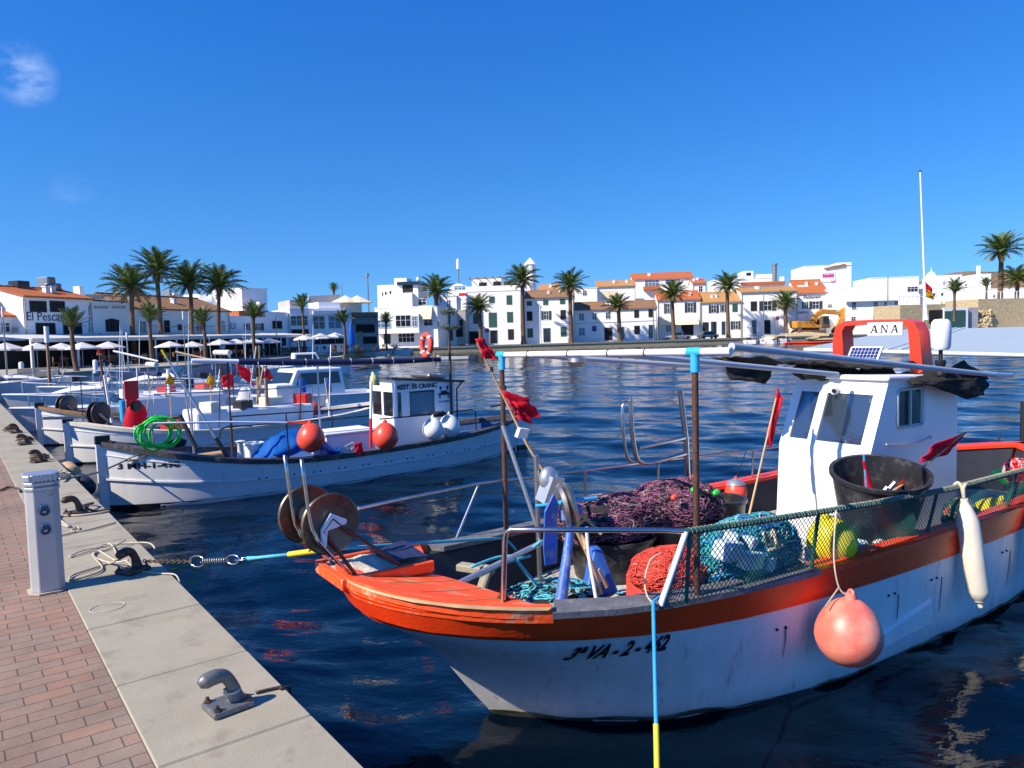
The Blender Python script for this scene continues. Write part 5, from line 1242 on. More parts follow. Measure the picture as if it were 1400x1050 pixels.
# crab emblem
b = MB(Mf); cc = (V(607, 537, -cw)[0], -cw - .006, V(607, 537, -cw)[2])
def disk(mb, c, rx, rz, n=14): mb.prism([(c[0] + rx * math.cos(a), c[1], c[2] + rz * math.sin(a)) for a in np.linspace(0, 6.283, n + 1)[:-1]], (0, -.003, 0))
disk(b, cc, .075, .05)
for s_ in (-1, 1):
    for k, (x1, z1, x2, z2) in enumerate(((.10, .0, .15, -.04), (.10, -.02, .14, -.09), (.09, -.05, .11, -.12), (.06, .03, .10, .10))):
        b.tube([(cc[0] + s_ * .05, cc[1], cc[2] + z1 * .3), (cc[0] + s_ * x1, cc[1], cc[2] + z1), (cc[0] + s_ * x2, cc[1], cc[2] + z2)], .009, 4)
    disk(b, (cc[0] + s_ * .085, cc[1], cc[2] + .115), .03, .028)
b.build('crab_emblem', MT['letter'], cab)
def marks(F, parent, a0, a1, v, z, h, m, seed, name='faint_lettering', n=9):
    # lettering too small to read in the photo: short uneven strokes
    rr = random.Random(seed); b = MB(F); w = (a1 - a0) / n
    for i in range(n):
        x = a0 + i * w; k = rr.random()
        b.box((x, v - .004, z), (x + w * .22, v, z + h)); 
        if k > .3: b.box((x + w * .24, v - .004, z + h * rr.choice((0, .42, .8))), (x + w * .62, v, z + h * rr.choice((.2, .58, 1))))
        if k < .6: b.box((x + w * .5, v - .004, z + h * .1), (x + w * .7, v, z + h * .9))
    return b.build(name, m, parent)
marks(Mf, cab, cc[0] - .14, cc[0] + .14, -cw, cc[2] - .2, .035, MT['letter'], 1)
marks(Mf, cab, c0a + .06, c0a + .5, -cw, 1.70, .07, MT['steeldull'], 2)
# mast, blue boom and posts
mb_ = V(597, 598, -.55); mt_ = V(596, 458, -.1)
b = MB(Mf); b.tube([(mt_[0], -.62, .5), (mt_[0], -.62, 2.2), (mt_[0], -.62, 2.78)], [.028, .028, .022], 10); b.build('mast', MT['rust'], mh, smooth=60)
e0, e1 = V(326, 494.5, -.2), V(602, 491, -.55)
pts = [e0 + (e1 - e0) * t + np.array([0, 0, -.035 * math.sin(t * 3.14)]) for t in np.linspace(0, 1, 9)]
b = MB(Mf); b.tube(pts, [.05, .062, .065, .062, .065, .06, .062, .06, .04], 10, 3); b.build('boom_cover', MT['navy'], mh, smooth=60)
b = MB(Mf); b.tube([V(262, 493.5, -.1), e0], .045, 10); b.build('boom', MT['pvc'], mh, smooth=60)
b = MB(Mf)
for t in np.linspace(.08, .95, 9):
    c = e0 + (e1 - e0) * t; b.tube([c + np.array([0, .06 * math.cos(a), -.03 + .07 * math.sin(a)]) for a in np.linspace(0, 6.28, 9)[:-1]], .006, 4, closed=True)
b.build('boom_tie', MT['pvc'], mh)
for x, y0, y1, v, m in ((258, 495, 600, -.1, 'alu'), (311, 495, 612, -.2, 'rust'), (207, 565, 618, -.3, 'steeldull'), (434, 500, 575, -.3, 'alu')):
    b = MB(Mf); b.tube([V(x, y0, v), (V(x, y0, v)[0], v, .8 if x == 207 else .5)], .018, 8); b.build('post', MT[m], mh, smooth=60)
b = MB(Mf)
p = V(221, 478, -.5); q = V(313, 628, -.9); b.tube([p, q], [.016, .03], 8); b.build('slanted_pole', MT['alu'], mh, smooth=60)
b = MB(Mf); b.tube([p, p + (q - p) * .07], .02, 8); b.build('pole_tip', MT['yellow'], mh, smooth=60)
b = MB(Mf); b.tube([p + (q - p) * .8, q], .036, 8); b.build('pole_sleeve', MT['black'], mh, smooth=60)
b = MB(Mf); b.tube([V(209, 579, -.85), V(300, 577, -.95), V(392, 578, -1.0)], .018, 8); b.build('rail', MT['pvc'], mh, smooth=60)
b = MB(Mf); b.tube([V(392, 578, -1.0), V(424, 578, -1.0)], .019, 8); b.build('rail_end', MT['orange'], mh, smooth=60)
b = MB(Mf); b.tube([V(519, 573, -.95), V(600, 566, -.98), V(645, 560, -.9), V(650, 563, -.88), V(651, 592, -.86)], .014, 8); b.tube([V(392, 578, -1.0), (V(392, 578, -1.0)[0], -1.02, .6)], .014, 8); b.build('rail', MT['black'], mh, smooth=60)
b = MB(Mf)
for z in (1.0, 1.2): b.tube([(2.4, 1.0, z + .05), (4.5, 1.08, z), (5.6, 1.06, z), (7.0, .9, z + .04)], .014, 8)
for a in (2.4, 3.5, 4.5, 5.6, 7.0): b.tube([(a, 1.02, .6), (a, 1.02, 1.22)], .014, 8)
b.build('far_rail', MT['black'], mh, smooth=60)
b = MB(Mf); b.tube([V(246, 568, -.4), V(268, 612, -.6)], .035, 10); b.build('thick_pole', MT['black'], mh, smooth=60)
b = MB(Mf); c = V(328, 600, -.5); b.lathe((c[0], c[1], .5), [(0, 0), (.1, 0), (.06, .05), (.05, .4), (.09, .45), (0, .47)], 12); b.build('winch_post', MT['fender'], mh, smooth=50)
b = MB(Mf); b.tube([V(300, 600, -.3), V(302, 587, -.3), V(312, 583, -.3), V(345, 582, -.3)], .016, 8); b.build('winch_handle', MT['black'], mh)
b = MB(Mf); c = V(287, 600, -.3); b.tube([(c[0] - .25, c[1], .72), (c[0] + .2, c[1] - .05, .74)], .06, 12); b.build('roller', MT['bamboo'], mh, smooth=50)
# lifebuoy on the mast
lc = V(583, 472, -.62); nrm = np.array([-.78, -.62, .05]); nrm /= np.linalg.norm(nrm); lw = Mf.w(lc)
b = MB(); s1 = np.cross(nrm, [0, 0, 1]); s1 /= np.linalg.norm(s1); s2 = np.cross(s1, nrm)
g = thing('lifebuoy', 'orange ring lifebuoy hanging at the mast top of the white fishing boat', 'lifebuoy', lw)
s1 = s1 * .78
b.tube([lw + .215 * (math.cos(a) * s1 + math.sin(a) * s2) for a in np.linspace(0, 6.283, 25)[:-1]], .058, 12, closed=True); b.build('ring', MT['buoyorange'], g, smooth=180)
b = MB()
for a0 in (.8, 2.35, 3.9, 5.5):
    b.tube([lw + .215 * (math.cos(a) * s1 + math.sin(a) * s2) for a in np.linspace(a0 - .09, a0 + .09, 4)], .061, 12)
b.build('reflective_band', MT['pvc'], g, smooth=180)
# buoys hung along the rail
for x, y, r, v, m, lb in ((425, 599, .25, -1.12, 'buoyorange', 'orange buoy on the rail beside the blue tarp'), (527, 597, .25, -1.16, 'buoyorange', 'orange buoy on the rail in front of the cabin window'), (592, 587, .215, -1.16, 'buoywhite', 'cream buoy, front one of the white pair by the cabin'), (614, 584, .235, -.98, 'buoywhite', 'white buoy behind its cream twin at the cabin end')):
    buoy(V(x, y, v), r, MT[m], 'buoy', lb, 'buoys on the white fishing boat', F=Mf)
b = MB(Mf); b.sphere(V(601, 566, -1.02), .12, 10, 8, (1.5, .6, .5), .5, 3); tag(b.build('rope_coil', MT['netblack'], smooth=60), 'black rope bundle on the rail above the white buoys', 'rope')
# tarp, boxes, bucket, hose
c = (V(385, 612, -.75)[0], -.6, .45)
g = MB(Mf); G = []
for i in range(29):
    row = []
    for j in range(17):
        u, w = i / 28, j / 16
        hgt = (math.sin(math.pi * min(1, u * 1.15)) ** .7 if u < .87 else .12 + .06 * math.sin(u * 40)) * math.sin(math.pi * min(1, .12 + w * .9)) ** .6 if True else 0
        n_ = mnoise.noise(Vector((u * 5, w * 4, 1))) * .5 + .3 * mnoise.noise(Vector((u * 11, w * 9, 4)))
        row.append((V(348, 612, -.8)[0] + u * 1.75, -1.02 + w * 1.1, .50 + .52 * max(0, hgt) + .24 * n_ + .05 * abs(mnoise.noise(Vector((u * 16, w * 13, 8))))))
    G.append(row)
g.slab(G, .01); tag(g.build('tarp', MT['tarp'], smooth=180), 'crumpled bright blue tarp covering gear on the white fishing boat', 'tarp')
x0 = V(438, 600, -.3)[0]; b = MB(Mf); b.box((x0, -.55, .45), (x0 + 1.05, .2, .86)); bx_ = thing('storage_box', 'long white storage box on deck between the orange buoys', 'storage box', Mf.w((x0 + .5, -.2, .45))); b.build('body', MT['cabin'], bx_, bevel=.02)
b = MB(Mf); b.box((x0 - .03, -.58, .862), (x0 + 1.08, .23, .92)); b.build('lid', MT['white'], bx_, bevel=.015)
c = V(346, 606, -.35); tub(Mf, (c[0], -.35, .55), .15, .17, .33, 'bucket', 'white plastic bucket on deck behind the blue tarp', MT['white'], 'bucket')
b = MB(Mf); rr = random.Random(4); c = V(213, 595, -.8); pts = []
for k in range(64):
    a = k / 10.5 * 6.283; rx = .24 + .06 * math.sin(k * .31) + .03 * rr.random(); pts.append((c[0] + .05 + rx * math.cos(a) + .08 * math.sin(k * .11), -.75 + .05 * math.sin(k * .5), c[2] + .02 + .23 * math.sin(a) + .05 * math.cos(k * .23)))
b.tube(pts, .017, 8, 3); tag(b.build('hose', MT['green'], smooth=180), 'bright green hose coiled over the bow post of the white boat', 'hose')
g = thing('marker_pole', 'white and red pole with a pale green rag tied at its top', 'marker pole', Mf.w(V(507, 612, -1.0)))
b = MB(Mf); b.tube([V(508, 515, -1.0), V(507, 572, -1.0)], .028, 8); b.build('pole', MT['pvc'], g, smooth=60)
b = MB(Mf); b.tube([V(507, 572, -1.0), V(507, 612, -1.0)], .03, 8); b.build('pole_foot', MT['red'], g, smooth=60)
b = MB(Mf); c = V(509, 509, -1.02); b.tube([c, c + np.array([.03, -.02, -.12]), c + np.array([.06, -.02, -.24])], [.02, .075, .05], 8, 3); b.tube([c, c + np.array([.08, .02, -.1]), c + np.array([.12, 0, -.26])], [.02, .05, .03], 8, 3); b.build('rag', MT['palegreen'], g, smooth=180)
flag(Mf, [V(485, 607, -1.16), V(495, 604, -1.16), V(497, 622, -1.18), V(486, 620, -1.2)], 'small red cloth draped over the gunwale between the orange buoys', seed=21, amp=.03, cat='cloth')
flag(Mf, [V(463, 614, -1.1), V(484, 603, -1.1), V(486, 616, -1.12), V(466, 618, -1.12)], 'white cloth lying beside the red one on the gunwale', MT['whitecloth'], 22, .03, cat='cloth')
b = MB(Mf); b.sphere(V(418, 590, -.9), .09, 12, 8, (1, 1, 1.5)); tag(b.build('buoy', MT['buoywhite'], smooth=180), 'small white buoy half hidden behind the orange buoy by the tarp', 'buoy')
# bow mooring line
c0 = atz(82, 655, 1.0); c1 = Mf.w(hpM(.12, .72)); c2 = Mf.w(hpM(.95, 1.0) + np.array([0, -.03, .02]))
g = thing('mooring_line', 'dark mooring line with a spliced eye along the white bow', 'mooring line', c0)
k1 = Mf.w(hpM(.25, .80) + np.array([0, -.06, 0])); b = MB(); b.tube([c0, (c0 + k1) / 2 - np.array([0, 0, .06]), k1], .016, 8, 4); b.build('rope', MT['steeldull'], g, smooth=180)
b = MB(); b.tube([k1, k1 * .75 + c2 * .25 + np.array([0, 0, .03]), c2], .012, 8, 2); b.tube([k1, k1 * .75 + c2 * .25 - np.array([0, 0, .05]), k1 * .5 + c2 * .5], .012, 8, 2); b.build('rope_eye', MT['black'], g, smooth=180)
b = MB(Mf); b.sphere(hpM(.98, 1.02) + np.array([0, .0, .04]), .12, 10, 8, (1.3, .7, .6), .4, 2); tag(b.build('rope_coil', MT['netblack'], smooth=60), 'black rope wrapped on the bow gunwale under the green hose', 'rope')
# ------------------------------------------------------------------ second and third white fishing boats behind
F3 = Frame(-10.15, 16.8, 38); F4 = Frame(-12.9, 20.1, 38)
def drum_at(F, a, v, z, r, m, parent):
    b = MB(); ax = (F.u * .55 - F.n * .83)
    b.lathe(tuple(F.w((a, v, z))), [(0, -.09), (r, -.09), (r, -.06), (r * .4, -.05), (r * .4, .05), (r, .06), (r, .09), (r * .9, .1), (0, .08)], 24, tuple(ax)); d = b.build('line_drum', m, parent, smooth=40)
    b = MB(F); b.tube([(a, v - .1, z), (a + .35, v - .1, z - .42)], .03, 8); b.tube([(a, v + .1, z), (a + .35, v + .1, z - .42)], .03, 8); b.build('drum_bracket', MT['steeldull'], d, smooth=60)
b3, H3, s3 = llaut(F3, 8.2, .98, .58, .85, 1.2, 'white fishing boat with black bow drum and red hauler, second from the camera', MT['hullwhite'], MT['fender'], MT['bluedeck'], .5)
drum_at(F3, F3.V(135, 572, -.1)[0], -.1, F3.V(135, 572, -.1)[2] + .12, .27, MT['black'], b3)
b = MB(F3); b.prism([(-.5, -.07, 1.08), (.9, -.07, 1.0), (.9, .07, 1.0), (-.5, .07, 1.08)], (0, 0, .06)); b.build('bowsprit', MT['steeldull'], b3)
v = lambda x, y, w: F3.V(x, y, w)
b = MB(F3); q0, q1 = v(169, 521, -.3), v(190, 545, -.3); b.box((q0[0], -.32, q1[2]), (q1[0], -.28, q0[2])); b.box((q0[0] + .03, -.30, .6), (q0[0] + .28, -.24, q1[2])); b.build('hauler_plate', MT['red'], b3, bevel=.01)
b = MB(F3); c = v(186, 575, -.4); b.sphere(c, .3, 14, 10, (.85, .5, 1.5), .3, 5); b.build('hauler_cover', MT['flagred'], b3, smooth=180)
b = MB(); c = v(186, 555, -.6); b.lathe(tuple(F3.w(c)), [(0, -.05), (.13, -.05), (.05, 0), (.13, .05), (0, .05)], 14, tuple(F3.u * .5 - F3.n * .8)); b.build('hauler_sheave', MT['black'], b3)
b = MB(F3); c = v(168, 562, -.3); b.lathe((c[0], c[1], c[2] - .25), [(0, 0), (.07, 0), (.07, .5), (0, .5)], 10); b.build('blue_cylinder', MT['cyan'], b3, smooth=50)
b = MB(F3); b.box((2.6, -.65, .5), (5.6, .65, 1.02)); b.build('deckhouse', MT['cabin'], b3, bevel=.06, seg=2)
b = MB(F3); b.tube([(1.6, -1.0, .9), (1.6, -1.0, 1.55), (3.6, -1.1, 1.5), (5.4, -1.1, 1.5), (5.4, -1.1, .8)], .018, 8); b.tube([(1.6, .9, .9), (1.6, .9, 1.55), (3.6, 1., 1.5), (5.4, 1., 1.5), (5.4, 1., .8)], .018, 8)
b.build('rail', MT['steel'], b3, smooth=60)
b = MB(F3); b.box((4.7, -.35, 1.02), (5.2, .25, 1.55)); b.build('engine_box', MT['white'], b3, bevel=.03)
b = MB(F3); b.tube([(4.4, -.5, .6), (4.4, -.5, 1.75)], .05, 8); b.tube([(4.5, .4, .6), (4.5, .4, 1.75)], .04, 8); b.build('post', MT['wood'], b3, smooth=60)
rr = random.Random(12)
for k in range(9):
    a = 1.0 + k * .7; s_ = rr.choice((-1, 1)); y = s_ * rr.uniform(.5, .95); h = rr.uniform(1.3, 2.6); b = MB(F3); b.tube([(a, y, .6), (a + rr.uniform(-.4, .4), y + rr.uniform(-.1, .1), h)], rr.uniform(.012, .03), 6); b.build('rod', MT[rr.choice(('rust', 'alu', 'black', 'pvc', 'bamboo'))], b3)
for k in range(6):
    b = MB(F3); b.cbox((1.4 + k * .8, rr.uniform(-.5, .5), 1.1 if 2.5 < 1.4 + k * .8 < 5.6 else .72), (rr.uniform(.3, .5), rr.uniform(.3, .5), rr.uniform(.2, .35)), rr.random()); b.build('gear_crate', MT[rr.choice(('tarp', 'red', 'foam', 'tubblack', 'netgreen', 'fender'))], b3, bevel=.02)
b4, H4, s4 = llaut(F4, 7.8, 1.08, .58, .85, 1.15, 'white fishing boat with brown bow drum, third from the camera along the quay', MT['hullwhite'], MT['wood'], MT['bluedeck'], .5)
for k in range(8):
    a = .9 + k * .7; y = rr.choice((-1, 1)) * rr.uniform(.4, .9); b = MB(F4); b.tube([(a, y, .6), (a + rr.uniform(-.4, .4), y, rr.uniform(1.5, 2.7))], rr.uniform(.012, .03), 6); b.build('rod', MT[rr.choice(('rust', 'alu', 'black', 'pvc', 'wood'))], b4)
for k in range(5):
    b = MB(F4); b.cbox((1.1 + k * 1.1, rr.uniform(-.4, .4), 1.3 if 2.1 < 1.1 + k * 1.1 < 4.9 else .75), (.4, .4, .3), rr.random()); b.build('gear_crate', MT[rr.choice(('red', 'foam', 'tubblack', 'buoyorange', 'navy'))], b4, bevel=.02)
drum_at(F4, F4.V(91, 559, -.1)[0], -.1, F4.V(91, 559, -.1)[2] + .1, .28, MT['tubblack'], b4)
b = MB(F4); b.box((2.2, -.65, .5), (4.8, .65, 1.25)); b.build('deckhouse', MT['cabin'], b4, bevel=.12, seg=2)
b = MB(F4); b.tube([(1.2, -.9, .9), (1.2, -.9, 1.5), (4.6, -1.1, 1.5), (4.6, -1.1, .8)], .018, 8); b.build('rail', MT['steel'], b4, smooth=60)
b = MB(F4); q = F4.V(128, 510, .0); b.tube([(3.3, 0, .6), (3.3, 0, 1.95)], .045, 8); b.build('mast', MT['pvc'], b4, smooth=60)
# marker flags standing in the second boat
for x, y, y1, lb, m, sd in ((318, 512, 560, 'red flag on a thin pole, largest of the cluster behind the blue boom', 'flagred', 1), (340, 508, 560, 'red flag hanging right in the middle of the flag cluster', 'flagred', 2), (364, 505, 545, 'red flag standing alone right of the flag cluster', 'flagred', 3), (231, 516, 560, 'yellow pennant on a pole left of the slanted pole', 'flagyellow', 4), (287, 516, 560, 'yellow pennant on a pole right of the slanted pole', 'flagyellow', 5)):
    F_ = F3; w = .5; P_ = lambda X, Y: F3.V(X, Y, w)
    g = thing('marker_pole', lb, 'marker pole', F3.w((P_(x, y1)[0], w, .6)), 'marker flags on the white boats')
    b = MB(F3); b.tube([(P_(x, y)[0], w, .6), P_(x, y - 4)], .014, 6); b.build('pole', MT['black' if m == 'flagred' else 'bamboo'], g)
    if m == 'flagred':
        dx = -20 if sd == 1 else 14
        if sd == 1: cs = [P_(x, y - 2), P_(x - 14, y + 2), P_(x - 14, y + 17), P_(x + 2, y + 17)]
        elif sd == 2: cs = [P_(x - 18, y - 10), P_(x, y - 4), P_(x + 9, y + 22), P_(x - 10, y + 8)]
        else: cs = [P_(x, y - 4), P_(x + 10, y + 11), P_(x + 6, y + 15), P_(x - 4, y + 12)]
    else: cs = [P_(x, y - 6), P_(x + 8, y + 4), P_(x + 6, y + 10), P_(x - 6, y + 9)]
    cloth(F3, cs, 10, 8, .07, .008, 30 + sd, 'flag', MT[m], g)
b = MB(F3); c = F3.V(334, 545, .4); b.tube([c + np.array([0, 0, .3]), c, c - np.array([0, 0, .5])], [.05, .22, .28], 10, 3); tag(b.build('sail_bundle', MT['whitecloth'], smooth=60), 'white cloth bundle standing under the red flags', 'cloth')
b = MB(F3); b.sphere(F3.V(362, 568, .6), .22, 12, 9, (1.3, .7, .8), .4, 8); tag(b.build('net_bundle', MT['green'], smooth=180), 'bright green net bundle left of the white cabin boat', 'fishing net')
# ------------------------------------------------------------------ motorboats
def mhull(F, L, B, H, g, m, deckm):
    US = [0, .02, .05, .1, .17, .25, .35, .5, .7, .88, 1]
    hb = lambda u, f: B / 2 * (1 - (1 - u) ** 2.6) * (.72 + .28 * f) * (1 if u < .6 else 1 - .12 * (u - .6) / .4)
    sh = lambda u: H * (1 + .28 * (1 - u) ** 2)
    fa = lambda u, f: (L * u - .09 * L * (1 - u) ** 2 * f * 1.0, f)
    G = []
    for u in US:
        G.append([(fa(u, f)[0], sd * hb(u, f) , -.25 + (sh(u) + .25) * f) for sd, f in [(-1, 1), (-1, .8), (-1, .5), (-1, .2), (-1, 0), (1, 0), (1, .2), (1, .5), (1, .8), (1, 1)]])
    b = MB(F); b.grid(G); b.add(G[-1], [tuple(range(10))]); b.build('hull', m, g, smooth=50)
    b = MB(F); b.slab([[(fa(u, 1)[0], hb(u, 1) * k, sh(u) - .03 + .06 * (1 - abs(k))) for k in (-1, -.5, 0, .5, 1)] for u in US[:8]], .03); b.slab([[(L * u, hb(u, 1) * k, H * .55) for k in (-.97, 0, .97)] for u in US[7:]], .03); b.build('deck', deckm, g)
    b = MB(F)
    for sd in (-1, 1): b.tube([(fa(u, 1)[0], sd * hb(u, 1), sh(u)) for u in US], .035, 6)
    b.build('gunwale', MT['pvc'], g, smooth=60)
    return hb, sh
def outboard(F, L, H, g, m):
    b = MB(F); b.cbox((L + .22, 0, H + .22), (.34, .3, .42)); b.build('outboard_motor', m, g, bevel=.06, seg=2)
    b = MB(F); b.cbox((L + .2, 0, H * .3), (.14, .12, H * 1.2)); b.build('outboard_leg', MT['black'], g)
def mcabin(F, a0, a1, B, z0, z1, g):
    w = B * .36
    sec = lambda k: [(a0 + .0, k * w, z0), (a0 + .5 * (z1 - z0), k * w * .9, z1), (a1, k * w * .9, z1), (a1 + .1, k * w, z0)]
    b = MB(F); s0, s1 = sec(-1), sec(1); b.add(s0 + s1, [(0, 1, 2, 3), (7, 6, 5, 4), (0, 4, 5, 1), (1, 5, 6, 2), (2, 6, 7, 3), (3, 7, 4, 0)]); c = b.build('cabin', MT['cabin'], g, bevel=.05, seg=2)
    b = MB(F); h = z1 - z0
    for k in (-1, 1): 
        y = lambda t: k * (w * (1 - .1 * t) + .008)
        b.prism([(a0 + .45 * h, y(.45), z0 + .45 * h), (a0 + .62 * h, y(.88), z0 + .86 * h), (a1 - .15, y(.88), z0 + .86 * h), (a1 - .1, y(.45), z0 + .45 * h)], (0, k * .004, 0))
    b.build('side_window', MT['glass'], c)
    b = MB(F); f = lambda t, y: (a0 + .5 * h * t - .02, y * w * (1 - .1 * t), z0 + h * t + .0)
    b.prism([f(.42, -.85), f(.42, .85), f(.88, .85), f(.88, -.85)], (-.012, 0, .01)); b.build('windscreen', MT['glass'], c)
    return c
def wscreen(F, a, B, z, g):
    b = MB(F); w = B * .38
    b.prism([(a, -w, z), (a + .45, -w * .85, z + .42), (a + .45, w * .85, z + .42), (a, w, z)], (.02, 0, 0)); b.prism([(a, -w, z), (a + .9, -w * 1.05, z), (a + .45, -w * .85, z + .42)], (0, .015, 0)); b.prism([(a, w, z), (a + .9, w * 1.05, z), (a + .45, w * .85, z + .42)], (0, -.015, 0))
    b.build('windscreen', MT['wglass'], g)
ORI = Frame(0, 0, 0)
def proto(kind, L, B, H, deckm='cabin', cover=None):
    g = thing('motorboat', 'x', 'motorboat', (0, 0, 0), 'white motorboats moored in the harbour')
    mhull(ORI, L, B, H, g, MT['hullwhite'], MT[deckm])
    if kind == 'cabin':
        mcabin(ORI, L * .32, L * .68, B, H, H + 1.0, g)
        b = MB(ORI); b.tube([(L * .1, -B * .3, H * 1.2), (L * .1, -B * .3, H + .55), (L * .02, 0, H + .6), (L * .1, B * .3, H + .55), (L * .1, B * .3, H * 1.2)], .02, 6); b.build('pulpit', MT['steel'], g)
    if kind == 'cuddy':
        b = MB(ORI); b.slab([[(L * (.12 + .34 * i / 6), B * .34 * (i / 6) ** .5 * k, H + .05 + (.34 * math.sin(min(1, i / 5) * 1.57)) * (1 - .35 * k * k)) for k in (-1, -.5, 0, .5, 1)] for i in range(7)], .03); b.build('cuddy_top', MT['cabin'], g, smooth=60)
        wscreen(ORI, L * .44, B, H + .2, g)
    if kind == 'open': wscreen(ORI, L * .42, B, H + .05, g); b = MB(ORI); b.cbox((L * .55, 0, H * .8), (.5, .5, H * .6)); b.build('console', MT['cabin'], g, bevel=.05)
    if kind == 'covered':
        b = MB(ORI); b.slab([[(L * (.22 + .68 * i / 8), B * .47 * k, H + .08 + .55 * math.sin(math.pi * (i + 1) / 10) ** .7 * (1 - k * k * .95)) for k in (-1, -.6, -.2, .2, .6, 1)] for i in range(9)], .03); b.build('boat_cover', MT[cover], g, smooth=60)
    outboard(ORI, L, H, g, MT['black' if kind != 'cabin' else 'steeldull'])
    for sd in (-1, 1):
        b = MB(ORI); b.tube([(L * .02, sd * .05, H * 1.28), (L * .02, sd * .06, H * 1.28 + .4), (L * .2, sd * B * .36, H * 1.15 + .42), (L * .42, sd * B * .46, H + .4), (L * .42, sd * B * .46, H)], .016, 5)
        for t, y in ((.1, .2), (.28, .42)): b.tube([(L * t, sd * B * y * .8, H), (L * t, sd * B * y * .95, H * 1.2 + .36)], .013, 5)
        b.build('bow_rail', MT['steel'], g)
        b = MB(ORI); b.lathe((L * .55, sd * (B * .5 + .02), H * .35), [(0, 0), (.09, .05), (.09, .4), (.03, .5), (0, .52)], 8); b.build('fender', MT['navy' if kind == 'cuddy' else 'pvc'], g)
    b = MB(ORI); b.tube([(L * .6, B * .3, H), (L * .63, B * .32, H + 2.6)], [.018, .008], 5); b.build('antenna', MT['pvc'], g)
    if kind in ('open', 'cuddy'):
        b = MB(ORI)
        for x in (.55, .8): b.tube([(L * x, -B * .46, H), (L * x, -B * .42, H + 1.0), (L * x, B * .42, H + 1.0), (L * x, B * .46, H)], .018, 5)
        b.build('bimini_frame', MT['steel'], g)
        b = MB(ORI); b.tube([(L * .8, -B * .42, H + 1.05), (L * .8, B * .42, H + 1.05)], .09, 8); b.build('furled_bimini', MT['navy' if kind == 'open' else 'awning'], g)
        b = MB(ORI); b.cbox((L * .8, 0, H * .8), (.5, B * .7, .3)); b.build('seat', MT['cabin'], g, bevel=.04)
    return g
PR = dict(cabin=proto('cabin', 6.2, 2.3, .85), cuddy=proto('cuddy', 5.4, 2.1, .75), open=proto('open', 4.8, 1.9, .62), covered=proto('covered', 5.2, 2.0, .7, 'cabin', 'navy'), tan=proto('covered', 5.0, 2.0, .7, 'cabin', 'creamawning'))
used = set()
def boat(kind, x, y, deg, label, sc=1.0, world=None):
    p = atz(x, y, 0) if world is None else np.array(world)
    if kind not in used:
        used.add(kind); o = PR[kind]; o.location = tuple(p); o.rotation_euler = (0, 0, R(deg)); o.scale = (sc,) * 3; o['label'] = label
    else: o = copy_tree(PR[kind], p, R(deg), sc, label)
    return o
def wfit(xb, yb): return atz(xb, yb, 0)
# the crowd of boats along the left quay, bows to the quay (bow waterline points)
boat('open', 30, 0, 38, 'small white open boat with its bow at the far quay', 1.0, (-15.6, 23.6, 0))
boat('cuddy', 0, 0, 36, 'white cuddy boat with low windscreen near the far quay end', 1.05, (-18.2, 27.2, 0))
boat('covered', 0, 0, 40, 'white motorboat under a dark blue cover, widest at the left', 1.15, (-19.6, 31.4, 0))
boat('cuddy', 0, 0, 38, 'white cuddy cruiser with raked windscreen behind the red hauler', 1.25, (-17.5, 30.6, 0))
boat('cabin', 0, 0, 41, 'white fishing cruiser with raked white cabin behind the orange buoys', .95, (-9.3, 23.2, 0))
boat('open', 0, 0, 35, 'white open boat with a console beyond the yellow pennants', 1.1, (-14.0, 30.2, 0))
boat('open', 0, 0, 215, 'white open boat moored stern-on under the promenade palm', 1.1, (-19.0, 43.0, 0))
boat('cuddy', 0, 0, 210, 'white cuddy boat below the pale promenade block', 1.1, (-24.5, 40.5, 0))
boat('covered', 0, 0, 220, 'white boat with navy cover below the restaurant awnings', 1.0, (-15.8, 46.5, 0))
boat('cuddy', 0, 0, 200, 'white cuddy boat beyond the second yellow pennant', 1.0, (-15.2, 52.0, 0))
boat('cabin', 0, 0, 205, 'white cabin boat moored in front of the middle young palm', .95, (-13.0, 58.0, 0))
row = [(352, 489, 'open', 'tiny white open boat at the left end of the far row'), (385, 489, 'cuddy', 'tiny white cuddy boat beneath the blue umbrella terrace'), (412, 489, 'open', 'tiny open boat below the young palm with orange trunk'), (440, 488, 'cabin', 'tiny white cabin boat in the middle of the far row'), (468, 487, 'open', 'tiny open boat right of the tiny cabin boat'), (500, 486, 'covered', 'tiny boat with navy cover in the far row'), (530, 486, 'open', 'tiny open boat in front of the white apartment block'), (560, 485, 'cuddy', 'tiny cuddy boat left of the lifebuoy')]
for k, (x, y, kd, lb) in enumerate(row): boat(kd, x, y, 180 + (k * 37) % 50, lb, .85)
row = [(620, 478, 'open', 'tiny open boat at the far quay right of the lifebuoy'), (648, 477, 'cuddy', 'tiny boat at the far quay behind the top red flag'), (902, 470, 'cuddy', 'tiny cuddy boat below the orange roofed house'), (925, 470, 'open', 'tiny open boat under the palm by the cream awning'), (955, 469, 'covered', 'tiny boat with dark cover under the far right palms'), (1010, 468, 'open', 'tiny open boat with black outboard before the white restaurant'), (1040, 468, 'tan', 'tiny boat with cream cover next to the orange floating boom'), (1062, 467, 'cuddy', 'tiny white boat nearest the excavator')]
for k, (x, y, kd, lb) in enumerate(row):
    p = atz(x, y + 1.5, 0); boat(kd, x, y, 250 + (k * 53) % 70, lb, .9, p)
